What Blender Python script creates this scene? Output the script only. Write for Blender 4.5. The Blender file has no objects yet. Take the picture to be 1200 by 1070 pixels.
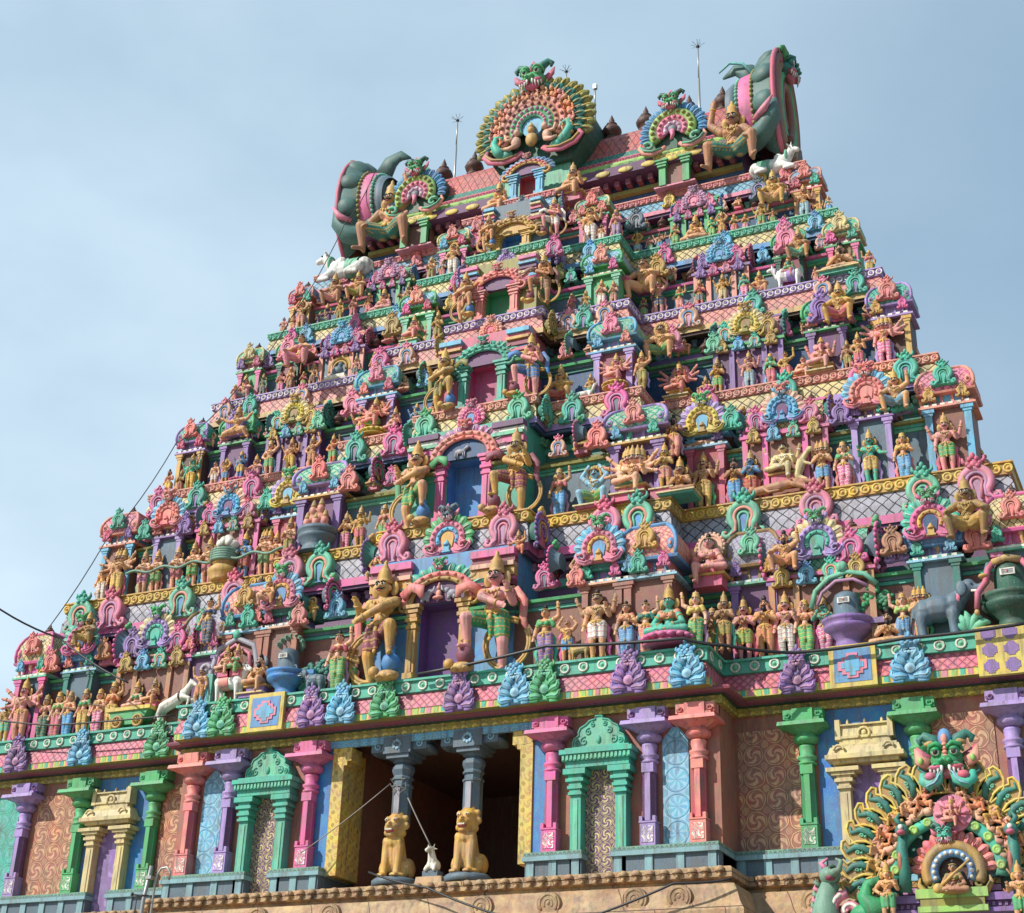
import bpy, math, random
from mathutils import Vector, Matrix
rnd = random.Random(7)
PI = math.pi
S = bpy.context.scene
COL = S.collection

# ------------------------------------------------------------ camera, sky, sun
RC = ((0.90843059, 0.15861225, 0.38677644), (0.41697744, -0.4095996, -0.81139262), (0.02972666, 0.89837093, -0.43823054))
CP = Vector((19.05084, -35.56884, -7.94057)); FP = 1798.08
cd = bpy.data.cameras.new('camera'); cam = bpy.data.objects.new('camera', cd); COL.objects.link(cam)
M4 = Matrix(RC).to_4x4(); M4.translation = CP; cam.matrix_world = M4
cd.sensor_fit = 'HORIZONTAL'; cd.sensor_width = 36.0; cd.lens = FP / 1200 * 36; cd.clip_end = 5000
S.camera = cam
SUN_DIR = Vector((-0.80, -1.0, 1.05)).normalized()          # towards the sun
EL = math.asin(SUN_DIR.z); AZ = math.atan2(SUN_DIR.x, SUN_DIR.y)
W = bpy.data.worlds.new('World'); S.world = W; W.use_nodes = True
def sky_world():
    t = W.node_tree; t.nodes.clear(); L = t.links.new; N = t.nodes.new
    out = N('ShaderNodeOutputWorld'); bg = N('ShaderNodeBackground')
    sk = N('ShaderNodeTexSky'); sk.sky_type = 'NISHITA'; sk.sun_disc = False
    sk.sun_elevation = EL; sk.sun_rotation = AZ; sk.air_density = 1.4; sk.dust_density = 1.2; sk.ozone_density = 2.0
    tc = N('ShaderNodeTexCoord'); mp = N('ShaderNodeMapping'); mp.inputs['Scale'].default_value = (1.0, 1.0, 1.9)
    no = N('ShaderNodeTexNoise'); no.inputs['Scale'].default_value = 2.1; no.inputs['Detail'].default_value = 6; no.inputs['Roughness'].default_value = .52
    sx = N('ShaderNodeSeparateXYZ'); mr = N('ShaderNodeMapRange')          # thin cloud, denser towards the west
    mr.inputs[1].default_value = .10; mr.inputs[2].default_value = -.72; mr.inputs[3].default_value = .12; mr.inputs[4].default_value = 1.0
    m2 = N('ShaderNodeMapRange'); m2.inputs[1].default_value = .34; m2.inputs[2].default_value = .70; m2.inputs[3].default_value = .55; m2.inputs[4].default_value = 1.15
    mu = N('ShaderNodeMath'); mu.operation = 'MULTIPLY'; mu.use_clamp = True
    mx = N('ShaderNodeMix'); mx.data_type = 'RGBA'
    L(tc.outputs['Generated'], mp.inputs[0]); L(tc.outputs['Generated'], sx.inputs[0]); L(mp.outputs[0], no.inputs['Vector'])
    L(sx.outputs[0], mr.inputs[0]); L(no.outputs['Fac'], m2.inputs[0]); L(mr.outputs[0], mu.inputs[0]); L(m2.outputs[0], mu.inputs[1])
    hz = N('ShaderNodeMix'); hz.data_type = 'RGBA'; hz.inputs['Factor'].default_value = .72; L(sk.outputs[0], hz.inputs['A']); hz.inputs['B'].default_value = (1.7, 2.85, 4.0, 1)
    L(mu.outputs[0], mx.inputs['Factor']); L(hz.outputs['Result'], mx.inputs['A'])
    mx.inputs['B'].default_value = (5.4, 6.7, 7.65, 1)
    L(mx.outputs['Result'], bg.inputs['Color']); bg.inputs['Strength'].default_value = .112
    L(bg.outputs[0], out.inputs['Surface'])
sky_world()
sl = bpy.data.lights.new('sun', 'SUN'); sl.energy = 3.9; sl.angle = math.radians(.6); sl.color = (1, .95, .87)
so = bpy.data.objects.new('sun', sl); COL.objects.link(so)
so.rotation_euler = SUN_DIR.to_track_quat('Z', 'Y').to_euler()
S.view_settings.view_transform = 'Standard'; S.view_settings.look = 'None'
S.view_settings.exposure = 0.36; S.view_settings.gamma = 1.0

# ------------------------------------------------------------ photo coordinates -> places on the real planes
def at(px, py, y):
    d = Matrix(RC) @ Vector(((px - 600) / FP, -(py - 535) / FP, -1.0))
    return CP + d * ((y - CP.y) / d.y)
def proj(p):
    v = Matrix(RC).transposed() @ (Vector(p) - CP)
    return 600 + FP * v.x / -v.z, 535 - FP * v.y / -v.z, -v.z
def xat(px, y, z):
    a, b = -26.0, 26.0
    for _ in range(40):
        m = (a + b) / 2
        if proj((m, y, z))[0] < px: a = m
        else: b = m
    return (a + b) / 2

# ------------------------------------------------------------ materials
HEX = dict(pink='d9748f', hotpink='d3528f', rose='c9506f', coral='dd7468', salmon='d98772', peach='d9a283', cream='cdb87c', ivory='e4dfce',
           yellow='d4b83e', gold='c8983c', ochre='b08a40', olive='8f8a3e', lime='94bd58', green='46a865', mint='62b894', teal='3aae93', dkteal='2a7a6c',
           sage='6f9a82', sky='54a8cc', blue='4a8cc0', royal='2079bb', navy='2b4d78', slate='59707f', grey='7b8288', ltgrey='a09eaa', lilac='a184c2',
           purple='8664a5', plum='6c3f6e', mauve='b77fa6', ltslate='7aa4ab', shell='48706a', clay='d09a6e', tile='c0584c', straw='cbb878', sand='c9a25c', brick='cf8576', pool='6fa9c0', maroon='8a3f50', red='b23a46', brown='8a5545', dkbrown='5a3a30', tan='d5965f', fawn='b57a4e',
           flesh='e2a37e', skinpink='dc8a84', white='e6e4dc', black='1c1a1c', stone='b9905c', bronze='93713f', orange='d8804a', magenta='b02e6c',
           aqua='5bb5ae', ltblue='86bcd4', dkgreen='2c5b4a', winkblue='20507e', terracotta='a3614a', dark='38333a', doorpurple='6d3f86', doorgreen='1d9458')
def lin(h):
    c = [int(h[i:i + 2], 16) / 255 for i in (0, 2, 4)]
    return [(x / 12.92 if x <= .04045 else ((x + .055) / 1.055) ** 2.4) for x in c]
def rgb(n): return lin(HEX[n])

def make_weather():
    g = bpy.data.node_groups.new('weathered_paint', 'ShaderNodeTree')
    g.interface.new_socket('Color', in_out='INPUT', socket_type='NodeSocketColor')
    g.interface.new_socket('Relief', in_out='INPUT', socket_type='NodeSocketFloat')
    g.interface.new_socket('Shader', in_out='OUTPUT', socket_type='NodeSocketShader')
    N = g.nodes.new; L = g.links.new
    gi = N('NodeGroupInput'); go = N('NodeGroupOutput')
    ge = N('ShaderNodeNewGeometry')
    n1 = N('ShaderNodeTexNoise'); n1.inputs['Scale'].default_value = 1.3; n1.inputs['Detail'].default_value = 6; n1.inputs['Roughness'].default_value = .65
    mp = N('ShaderNodeMapping'); mp.inputs['Scale'].default_value = (5, 5, .7)
    n2 = N('ShaderNodeTexNoise'); n2.inputs['Scale'].default_value = 1.6; n2.inputs['Detail'].default_value = 5; n2.inputs['Roughness'].default_value = .6
    n3 = N('ShaderNodeTexNoise'); n3.inputs['Scale'].default_value = 28; n3.inputs['Detail'].default_value = 3
    n4 = N('ShaderNodeTexNoise'); n4.inputs['Scale'].default_value = 4.3; n4.inputs['Detail'].default_value = 3
    for n in (n1, n3, n4): L(ge.outputs['Position'], n.inputs['Vector'])
    L(ge.outputs['Position'], mp.inputs[0]); L(mp.outputs[0], n2.inputs['Vector'])
    def ramp(src, a, b, va, vb):
        r = N('ShaderNodeMapRange'); r.inputs[1].default_value = a; r.inputs[2].default_value = b; r.inputs[3].default_value = va; r.inputs[4].default_value = vb
        L(src, r.inputs[0]); return r.outputs[0]
    hs = N('ShaderNodeHueSaturation'); L(gi.outputs['Color'], hs.inputs['Color'])
    L(ramp(n1.outputs['Fac'], .3, .72, 1.14, .74), hs.inputs['Value']); L(ramp(n1.outputs['Fac'], .3, .75, 1.0, .72), hs.inputs['Saturation'])
    L(ramp(n4.outputs['Fac'], .3, .7, .482, .518), hs.inputs['Hue'])
    m = N('ShaderNodeMix'); m.data_type = 'RGBA'; L(ramp(n2.outputs['Fac'], .5, .70, 0, .62), m.inputs['Factor']); L(hs.outputs[0], m.inputs['A'])
    m.inputs['B'].default_value = (.13, .11, .09, 1)
    mp5 = N('ShaderNodeMapping'); mp5.inputs['Scale'].default_value = (6, 6, .8); n5 = N('ShaderNodeTexNoise'); n5.inputs['Scale'].default_value = 1.3; n5.inputs['Detail'].default_value = 4
    L(ge.outputs['Position'], mp5.inputs[0]); L(mp5.outputs[0], n5.inputs['Vector'])
    m5 = N('ShaderNodeMix'); m5.data_type = 'RGBA'; L(ramp(n5.outputs['Fac'], .61, .74, 0, .42), m5.inputs['Factor']); L(m.outputs['Result'], m5.inputs['A']); m5.inputs['B'].default_value = (.06, .05, .045, 1); m = m5
    m2 = N('ShaderNodeMix'); m2.data_type = 'RGBA'; L(ramp(n3.outputs['Fac'], .60, .78, 0, .4), m2.inputs['Factor']); L(m.outputs['Result'], m2.inputs['A'])
    m2.inputs['B'].default_value = (.5, .47, .42, 1)
    bs = N('ShaderNodeBsdfPrincipled'); L(m2.outputs['Result'], bs.inputs['Base Color']); bs.inputs['Roughness'].default_value = .55; bs.inputs['Specular IOR Level'].default_value = .35
    ad = N('ShaderNodeMath'); ad.operation = 'MULTIPLY_ADD'; L(n3.outputs['Fac'], ad.inputs[0]); ad.inputs[1].default_value = .006; L(gi.outputs['Relief'], ad.inputs[2])
    bp = N('ShaderNodeBump'); bp.inputs['Strength'].default_value = .8; bp.inputs['Distance'].default_value = 1.0; L(ad.outputs[0], bp.inputs['Height'])
    L(bp.outputs[0], bs.inputs['Normal']); L(bs.outputs[0], go.inputs[0])
    return g
WEATHER = make_weather()
MATS = {}
def new_mat(name):
    m = bpy.data.materials.new(name); m.use_nodes = True; t = m.node_tree; t.nodes.clear()
    o = t.nodes.new('ShaderNodeOutputMaterial'); g = t.nodes.new('ShaderNodeGroup'); g.node_tree = WEATHER
    t.links.new(g.outputs[0], o.inputs['Surface']); return m, t, g
def paint(n):
    if n not in MATS:
        m, t, g = new_mat('paint_' + n); c = rgb(n); g.inputs['Color'].default_value = (*c, 1); MATS[n] = m
    return MATS[n]
class NB:
    def __init__(s, t): s.t = t
    def m(s, op, a, b=None, c=None):
        n = s.t.nodes.new('ShaderNodeMath'); n.operation = op
        for i, v in enumerate((a, b, c)):
            if v is None: continue
            if isinstance(v, (int, float)): n.inputs[i].default_value = v
            else: s.t.links.new(v, n.inputs[i])
        return n.outputs[0]
    def uv(s):
        n = s.t.nodes.new('ShaderNodeUVMap'); n.uv_map = 'UVMap'; x = s.t.nodes.new('ShaderNodeSeparateXYZ'); g = s.t.nodes.new('ShaderNodeNewGeometry'); q = s.t.nodes.new('ShaderNodeTexNoise'); q.inputs['Scale'].default_value = 2.6; q.inputs['Detail'].default_value = 2
        s.t.links.new(g.outputs['Position'], q.inputs['Vector']); a = s.t.nodes.new('ShaderNodeVectorMath'); a.operation = 'MULTIPLY_ADD'; s.t.links.new(q.outputs['Color'], a.inputs[0]); a.inputs[1].default_value = (.11, .11, 0); s.t.links.new(n.outputs[0], a.inputs[2])
        s.t.links.new(a.outputs[0], x.inputs[0])
        return x.outputs[0], x.outputs[1]
    def mix(s, f, a, b):
        n = s.t.nodes.new('ShaderNodeMix'); n.data_type = 'RGBA'; s.t.links.new(f, n.inputs['Factor'])
        for k, v in (('A', a), ('B', b)):
            if isinstance(v, str): n.inputs[k].default_value = (*rgb(v), 1)
            else: s.t.links.new(v, n.inputs[k])
        return n.outputs['Result']
    def band(s, x, c, w):       # 1 where |x-c|<w, soft
        d = s.m('ABSOLUTE', s.m('SUBTRACT', x, c)); r = s.t.nodes.new('ShaderNodeMapRange')
        s.t.links.new(d, r.inputs[0]); r.inputs[1].default_value = w * .75; r.inputs[2].default_value = w * 1.25; r.inputs[3].default_value = 1; r.inputs[4].default_value = 0
        return r.outputs[0]
def lattice(bg, line, s=.27, w=.055, dot=None):
    k = ('lat', bg, line, s, dot)
    if k in MATS: return MATS[k]
    m, t, g = new_mat('lattice_%s_%s' % (bg, line)); b = NB(t); u, v = b.uv()
    a1 = b.m('FRACT', b.m('ADD', b.m('DIVIDE', u, s), b.m('DIVIDE', v, s * 1.0))); a2 = b.m('FRACT', b.m('SUBTRACT', b.m('DIVIDE', u, s), b.m('DIVIDE', v, s * 1.0)))
    f = b.m('MAXIMUM', b.band(a1, .5, w), b.band(a2, .5, w))
    c = b.mix(f, bg, line)
    if dot:
        d1 = b.m('ABSOLUTE', b.m('SUBTRACT', b.m('FRACT', b.m('ADD', a1, .5)), .5)); d2 = b.m('ABSOLUTE', b.m('SUBTRACT', b.m('FRACT', b.m('ADD', a2, .5)), .5))
        c = b.mix(b.band(b.m('MAXIMUM', d1, d2), .0, .16), c, dot)
    t.links.new(c, g.inputs['Color']); t.links.new(b.m('MULTIPLY', f, -.05), g.inputs['Relief']); MATS[k] = m; return m
def scrolls(bg, fg, s=.5, arms=3, tw=16.0, ring=True):
    k = ('scr', bg, fg, s, arms)
    if k in MATS: return MATS[k]
    m, t, g = new_mat('scrollwork_%s_%s' % (bg, fg)); b = NB(t); u, v = b.uv()
    us, vs = b.m('DIVIDE', u, s), b.m('DIVIDE', v, s)
    x = b.m('SUBTRACT', b.m('FRACT', us), .5); y = b.m('SUBTRACT', b.m('FRACT', vs), .5)
    par = b.m('SUBTRACT', b.m('MULTIPLY', b.m('MODULO', b.m('ADD', b.m('FLOOR', us), b.m('FLOOR', vs)), 2.0), 2.0), 1.0)
    r = b.m('SQRT', b.m('ADD', b.m('MULTIPLY', x, x), b.m('MULTIPLY', y, y))); th = b.m('ARCTAN2', y, x)
    sp = b.m('SINE', b.m('ADD', b.m('MULTIPLY', th, arms), b.m('MULTIPLY', b.m('MULTIPLY', b.m('POWER', r, .7), tw), 1.0)))
    inn = b.m('LESS_THAN', r, .39); f = b.m('MULTIPLY', b.m('GREATER_THAN', sp, .0), inn)
    if ring: f = b.m('MAXIMUM', f, b.band(r, .455, .03))
    # small leaf in the corners between the rings
    xc = b.m('SUBTRACT', .5, b.m('ABSOLUTE', x)); yc = b.m('SUBTRACT', .5, b.m('ABSOLUTE', y)); rc = b.m('SQRT', b.m('ADD', b.m('MULTIPLY', xc, xc), b.m('MULTIPLY', yc, yc)))
    f = b.m('MAXIMUM', f, b.m('MULTIPLY', b.m('LESS_THAN', rc, .17), b.m('GREATER_THAN', b.m('SINE', b.m('MULTIPLY', b.m('ADD', xc, b.m('MULTIPLY', yc, 2.2)), 60)), -.3)))
    t.links.new(b.mix(f, bg, fg), g.inputs['Color']); t.links.new(b.m('MULTIPLY', f, .055), g.inputs['Relief']); MATS[k] = m; return m
def dentils(cols, s=.2):
    k = ('den', tuple(cols), s)
    if k in MATS: return MATS[k]
    m, t, g = new_mat('dentil_' + '_'.join(cols)); b = NB(t); u, v = b.uv()
    us = b.m('DIVIDE', u, s); fr = b.m('FRACT', us); i3 = b.m('MODULO', b.m('ADD', b.m('FLOOR', us), 900.0), 3.0)
    c = b.mix(b.m('GREATER_THAN', i3, 1.5), b.mix(b.m('GREATER_THAN', i3, .5), cols[1], cols[2]), cols[3])
    f = b.m('MULTIPLY', b.band(fr, .5, .33), b.m('GREATER_THAN', v, .07))
    t.links.new(b.mix(f, cols[0], c), g.inputs['Color']); t.links.new(b.m('MULTIPLY', f, .02), g.inputs['Relief']); MATS[k] = m; return m
def scallop(bg, fg, s=.25, h=.22):
    k = ('scl', bg, fg, s)
    if k in MATS: return MATS[k]
    m, t, g = new_mat('scallop_%s_%s' % (bg, fg)); b = NB(t); u, v = b.uv()
    x = b.m('SUBTRACT', b.m('FRACT', b.m('DIVIDE', u, s)), .5); y = b.m('DIVIDE', v, h)
    r = b.m('SQRT', b.m('ADD', b.m('MULTIPLY', x, x), b.m('MULTIPLY', b.m('MULTIPLY', y, y), .3)))
    f = b.m('MAXIMUM', b.band(r, .43, .05), b.band(r, .22, .04))
    t.links.new(b.mix(f, bg, fg), g.inputs['Color']); t.links.new(b.m('MULTIPLY', f, -.02), g.inputs['Relief']); MATS[k] = m; return m
def tiles(bg, fg, s=.3):
    k = ('til', bg, fg, s)
    if k in MATS: return MATS[k]
    m, t, g = new_mat('roof_tiles_%s' % bg); b = NB(t); u, v = b.uv()
    row = b.m('FLOOR', b.m('DIVIDE', v, s)); y = b.m('FRACT', b.m('DIVIDE', v, s))
    x = b.m('ABSOLUTE', b.m('SUBTRACT', b.m('FRACT', b.m('ADD', b.m('DIVIDE', u, s), b.m('MULTIPLY', row, .5))), .5))
    e = b.m('SUBTRACT', b.m('MULTIPLY', y, .5), x)
    f = b.m('MAXIMUM', b.band(e, 0.0, .05), b.band(y, .03, .05))
    t.links.new(b.mix(f, bg, fg), g.inputs['Color']); t.links.new(b.m('ADD', b.m('MULTIPLY', f, .02), b.m('MULTIPLY', b.m('GREATER_THAN', e, 0), .02)), g.inputs['Relief']); MATS[k] = m; return m
def sandstone():
    if 'sandstone' in MATS: return MATS['sandstone']
    m, t, g = new_mat('sandstone_blocks'); N = t.nodes.new; L = t.links.new
    b = NB(t); ge = N('ShaderNodeNewGeometry'); sx = N('ShaderNodeSeparateXYZ'); L(ge.outputs['Position'], sx.inputs[0])
    row = b.m('FLOOR', b.m('DIVIDE', sx.outputs[2], .85)); zf = b.m('FRACT', b.m('DIVIDE', sx.outputs[2], .85))
    xf = b.m('FRACT', b.m('ADD', b.m('DIVIDE', b.m('ADD', sx.outputs[0], sx.outputs[1]), 1.7), b.m('MULTIPLY', row, .43)))
    j = b.m('MAXIMUM', b.band(zf, .0, .02), b.band(xf, .0, .012))
    no = N('ShaderNodeTexNoise'); no.inputs['Scale'].default_value = 2.2; no.inputs['Detail'].default_value = 9; no.inputs['Roughness'].default_value = .7; L(ge.outputs['Position'], no.inputs['Vector'])
    cr = N('ShaderNodeValToRGB'); L(no.outputs['Fac'], cr.inputs[0]); e = cr.color_ramp.elements
    e[0].position = .3; e[0].color = (.24, .12, .045, 1); e[1].position = .7; e[1].color = (.58, .36, .155, 1)
    L(b.mix(j, cr.outputs[0], 'dkbrown'), g.inputs['Color']); L(b.m('ADD', b.m('MULTIPLY', no.outputs['Fac'], .05), b.m('MULTIPLY', j, -.04)), g.inputs['Relief']); MATS['sandstone'] = m; return m
def cloth(c, k2=None):
    k = ('cloth', c)
    if k in MATS: return MATS[k]
    k2 = {'ivory': 'pink', 'yellow': 'coral', 'gold': 'red', 'green': 'yellow', 'blue': 'ltblue', 'red': 'gold', 'hotpink': 'ivory', 'rose': 'gold', 'coral': 'cream', 'teal': 'yellow'}.get(c, 'gold')
    m, t, g = new_mat('cloth_' + c); b = NB(t); tc = t.nodes.new('ShaderNodeTexCoord'); x = t.nodes.new('ShaderNodeSeparateXYZ'); t.links.new(tc.outputs['Object'], x.inputs[0])
    z = b.m('FRACT', b.m('MULTIPLY', x.outputs[2], 13.0)); u = b.m('SINE', b.m('MULTIPLY', b.m('ADD', x.outputs[0], x.outputs[1]), 120.0))
    f = b.m('MAXIMUM', b.band(z, .5, .11), b.m('MULTIPLY', b.band(z, .05, .2), b.m('GREATER_THAN', u, .3)))
    t.links.new(b.mix(b.m('MULTIPLY', f, .7), c, k2), g.inputs['Color']); t.links.new(b.m('MULTIPLY', f, .006), g.inputs['Relief']); MATS[k] = m; return m
def plain(name, col, rough=.6, metal=0):
    if name in MATS: return MATS[name]
    m = bpy.data.materials.new(name); m.use_nodes = True; bs = m.node_tree.nodes['Principled BSDF']
    bs.inputs['Base Color'].default_value = (*col, 1); bs.inputs['Roughness'].default_value = rough; bs.inputs['Metallic'].default_value = metal; MATS[name] = m; return m
def mat(x): return paint(x) if isinstance(x, str) else x

# ------------------------------------------------------------ mesh building
class MB:
    def __init__(s): s.v = []; s.f = []; s.m = []; s.u = []; s.sm = []
    def face(s, idx, m=0, uv=None, smooth=True): s.f.append(idx); s.m.append(m); s.u.append(uv); s.sm.append(smooth)
    def quad(s, pts, m=0, uv=None, smooth=False):
        n = len(s.v); s.v += [tuple(p) for p in pts]; s.face(list(range(n, n + len(pts))), m, uv, smooth)
    def box(s, x0, x1, y0, y1, z0, z1, m=0, taper=0.0):
        n = len(s.v); t = taper
        s.v += [(x0, y0, z0), (x1, y0, z0), (x1, y1, z0), (x0, y1, z0), (x0 + t, y0 + t, z1), (x1 - t, y0 + t, z1), (x1 - t, y1 - t, z1), (x0 + t, y1 - t, z1)]
        X, Y, Z = x1 - x0, y1 - y0, z1 - z0
        for q, uv in (((0, 1, 5, 4), ((x0, 0), (x1, 0), (x1, Z), (x0, Z))), ((1, 2, 6, 5), ((0, 0), (Y, 0), (Y, Z), (0, Z))), ((2, 3, 7, 6), ((0, 0), (X, 0), (X, Z), (0, Z))),
                      ((3, 0, 4, 7), ((0, 0), (Y, 0), (Y, Z), (0, Z))), ((4, 5, 6, 7), ((0, 0), (X, 0), (X, Y), (0, Y))), ((3, 2, 1, 0), ((0, 0), (X, 0), (X, Y), (0, Y)))):
            s.face([n + i for i in q], m, uv, False)
        return s
    def lathe(s, prof, c=(0, 0, 0), seg=12, m=0, sx=1, sy=1, rot=0.0, smooth=True, cap=True, square=False):
        n = len(s.v); P = len(prof)
        for r, z in prof:
            for i in range(seg):
                a = rot + 2 * PI * i / seg; k = 1 / max(abs(math.cos(a)), abs(math.sin(a))) if square else 1
                s.v.append((c[0] + r * k * sx * math.cos(a), c[1] + r * k * sy * math.sin(a), c[2] + z))
        vl = 0
        for j in range(P - 1):
            dv = math.hypot(prof[j + 1][0] - prof[j][0], prof[j + 1][1] - prof[j][1])
            for i in range(seg):
                k = (i + 1) % seg; r = max(prof[j][0], prof[j + 1][0])
                w = 2 * PI * r / seg if not square else 2 * r
                u0, u1 = (-w / 2, w / 2) if square else (i * w, (i + 1) * w)
                s.face([n + j * seg + i, n + j * seg + k, n + (j + 1) * seg + k, n + (j + 1) * seg + i], m, ((u0, vl), (u1, vl), (u1, vl + dv), (u0, vl + dv)), smooth)
            vl += dv
        if cap:
            s.face([n + i for i in range(seg)][::-1], m, None, False); s.face([n + (P - 1) * seg + i for i in range(seg)], m, None, False)
        return s
    def ell(s, c, r, m=0, seg=10, rings=6, rotm=None):
        if isinstance(r, (int, float)): r = (r, r, r)
        n = len(s.v); c = Vector(c)
        for j in range(1, rings):
            t = PI * j / rings
            for i in range(seg):
                a = 2 * PI * i / seg; p = Vector((r[0] * math.sin(t) * math.cos(a), r[1] * math.sin(t) * math.sin(a), r[2] * math.cos(t)))
                if rotm: p = rotm @ p
                s.v.append(tuple(c + p))
        top = len(s.v); e = Vector((0, 0, r[2])); e = rotm @ e if rotm else e
        s.v.append(tuple(c + e)); s.v.append(tuple(c - e))
        for j in range(rings - 2):
            for i in range(seg):
                k = (i + 1) % seg; s.face([n + j * seg + i, n + (j + 1) * seg + i, n + (j + 1) * seg + k, n + j * seg + k], m)
        for i in range(seg):
            k = (i + 1) % seg; s.face([top, n + i, n + k], m); b = n + (rings - 2) * seg; s.face([top + 1, b + k, b + i], m)
        return s
    def tube(s, pts, rad, seg=8, m=0, closed=False, flat=1.0, cap=True, up=(0, -1, 0)):
        pts = [Vector(p) for p in pts]; N = len(pts); n = len(s.v)
        if isinstance(rad, (int, float)): rad = [rad] * N
        up = Vector(up)
        for i, p in enumerate(pts):
            a = pts[(i - 1) % N] if (i > 0 or closed) else p; b = pts[(i + 1) % N] if (i < N - 1 or closed) else p
            t = (b - a).normalized(); h = up - t * up.dot(t)
            if h.length < 1e-3: h = Vector((1, 0, 0)) - t * t.x
            h.normalize(); w = t.cross(h)
            for k in range(seg):
                q = 2 * PI * k / seg; s.v.append(tuple(p + w * (math.cos(q) * rad[i]) + h * (math.sin(q) * rad[i] * flat)))
        for i in range(N if closed else N - 1):
            j = (i + 1) % N
            for k in range(seg):
                l = (k + 1) % seg; s.face([n + i * seg + k, n + i * seg + l, n + j * seg + l, n + j * seg + k], m)
        if cap and not closed:
            s.face([n + k for k in range(seg)][::-1], m); s.face([n + (N - 1) * seg + k for k in range(seg)], m)
        return s
    def prism(s, poly, y0, y1, m=0, m2=None, bev=0.0):       # poly in x,z; extruded along y; front (y0) bevelled inwards
        N = len(poly); n = len(s.v); cx = sum(p[0] for p in poly) / N; cz = sum(p[1] for p in poly) / N
        def sh(p): return (cx + (p[0] - cx) * (1 - bev), cz + (p[1] - cz) * (1 - bev))
        for p in poly: q = sh(p); s.v.append((q[0], y0, q[1]))
        for p in poly: s.v.append((p[0], y0 + (y1 - y0) * .35, p[1]))
        for p in poly: s.v.append((p[0], y1, p[1]))
        s.face([n + i for i in range(N)], m if m2 is None else m2, [(p[0], p[1]) for p in poly], False)
        s.face([n + 2 * N + i for i in range(N)][::-1], m, None, False)
        for i in range(N):
            k = (i + 1) % N
            for o in (0, N): s.face([n + o + k, n + o + i, n + o + N + i, n + o + N + k], m, None, False)
        return s
    def sweep(s, path, prof, mats, closed=True):     # profile (out, z) carried round an axis-aligned plan path with mitred corners
        N = len(path); segs = N if closed else N - 1
        nr = []
        for i in range(segs):
            a, b = path[i], path[(i + 1) % N]; d = Vector((b[0] - a[0], b[1] - a[1])).normalized(); nr.append(Vector((d.y, -d.x)))
        def off(i, o):
            p = Vector(path[i])
            if closed: n1, n2 = nr[i - 1], nr[i]
            else: n1 = nr[max(i - 1, 0)]; n2 = nr[min(i, segs - 1)]
            return p + o * (n1 + n2) if abs(n1.dot(n2)) < .5 else p + o * n1
        for i in range(segs):
            v = 0; k = (i + 1) % N
            for j in range(len(prof) - 1):
                (o0, z0), (o1, z1) = prof[j], prof[j + 1]
                a, b, c, d = off(i, o0), off(k, o0), off(k, o1), off(i, o1); dv = math.hypot(o1 - o0, z1 - z0)
                same = j > 0 and mats[j] is not None and mats[j] == mats[j - 1]
                v = v if same else 0
                t = nr[i]; ax = 0 if abs(t.y) > .5 else 1
                s.quad([(a.x, a.y, z0), (b.x, b.y, z0), (c.x, c.y, z1), (d.x, d.y, z1)], mats[j], [(a[ax], v), (b[ax], v), (c[ax], v + dv), (d[ax], v + dv)])
                v += dv
        return s
    def mesh(s, name):
        me = bpy.data.meshes.new(name); me.from_pydata(s.v, [], s.f)
        me.polygons.foreach_set('material_index', s.m); me.polygons.foreach_set('use_smooth', s.sm)
        uv = me.uv_layers.new(name='UVMap'); flat = []
        for f, u in zip(s.f, s.u):
            if u is None: flat += [0.0] * (2 * len(f))
            else:
                for q in u: flat += [q[0], q[1]]
        uv.data.foreach_set('uv', flat); me.update(); return me
def link(name, me, mats, parent=None, loc=(0, 0, 0), rz=0, sc=1):
    o = bpy.data.objects.new(name, me); COL.objects.link(o)
    if parent: o.parent = parent
    o.location = loc; o.rotation_euler = (0, 0, rz); o.scale = (sc, sc, sc) if isinstance(sc, (int, float)) else sc
    mats = [mat(x) for x in (mats if isinstance(mats, (list, tuple)) else [mats])]
    while len(me.materials) < len(mats): me.materials.append(mats[len(me.materials)])
    for sl_, m in zip(o.material_slots, mats):
        sl_.link = 'OBJECT'; sl_.material = m
    return o
def put(mb, name, mats, parent=None, **k): return link(name, mb.mesh(name), mats, parent, **k)
def empty(name, loc=(0, 0, 0), rz=0, parent=None):
    o = bpy.data.objects.new(name, None); COL.objects.link(o); o.location = loc; o.rotation_euler = (0, 0, rz)
    if parent: o.parent = parent
    return o
def tag(o, label, cat, group=None):
    o['label'] = label; o['category'] = cat
    if group: o['group'] = group
    return o
def remesh(mb, name, voxel, smooth=2):
    me = mb.mesh(name + '_raw'); ob = bpy.data.objects.new('tmp', me); COL.objects.link(ob)
    r = ob.modifiers.new('r', 'REMESH'); r.mode = 'VOXEL'; r.voxel_size = voxel; r.use_smooth_shade = True
    if smooth:
        sm = ob.modifiers.new('s', 'SMOOTH'); sm.iterations = smooth; sm.factor = .5
    dg = bpy.context.evaluated_depsgraph_get(); dg.update()
    out = bpy.data.meshes.new_from_object(ob.evaluated_get(dg)); out.name = name
    bpy.data.objects.remove(ob); bpy.data.meshes.remove(me); return out
def cap(mb, p0, r0, p1, r1, m=0, seg=8):
    p0, p1 = Vector(p0), Vector(p1); up = (0, -1, 0) if abs((p1 - p0).normalized().y) < .9 else (0, 0, 1)
    mb.tube([p0, p1], [r0, r1], seg, m, up=up); mb.ell(p0, r0, m, seg, 6); mb.ell(p1, r1, m, seg, 6)
def arc(r, a0, a1, n, c=(0, 0), y=0.0, sx=1.0):
    return [(c[0] + sx * r * math.cos(a0 + (a1 - a0) * i / n), y, c[1] + r * math.sin(a0 + (a1 - a0) * i / n)) for i in range(n + 1)]
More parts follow.
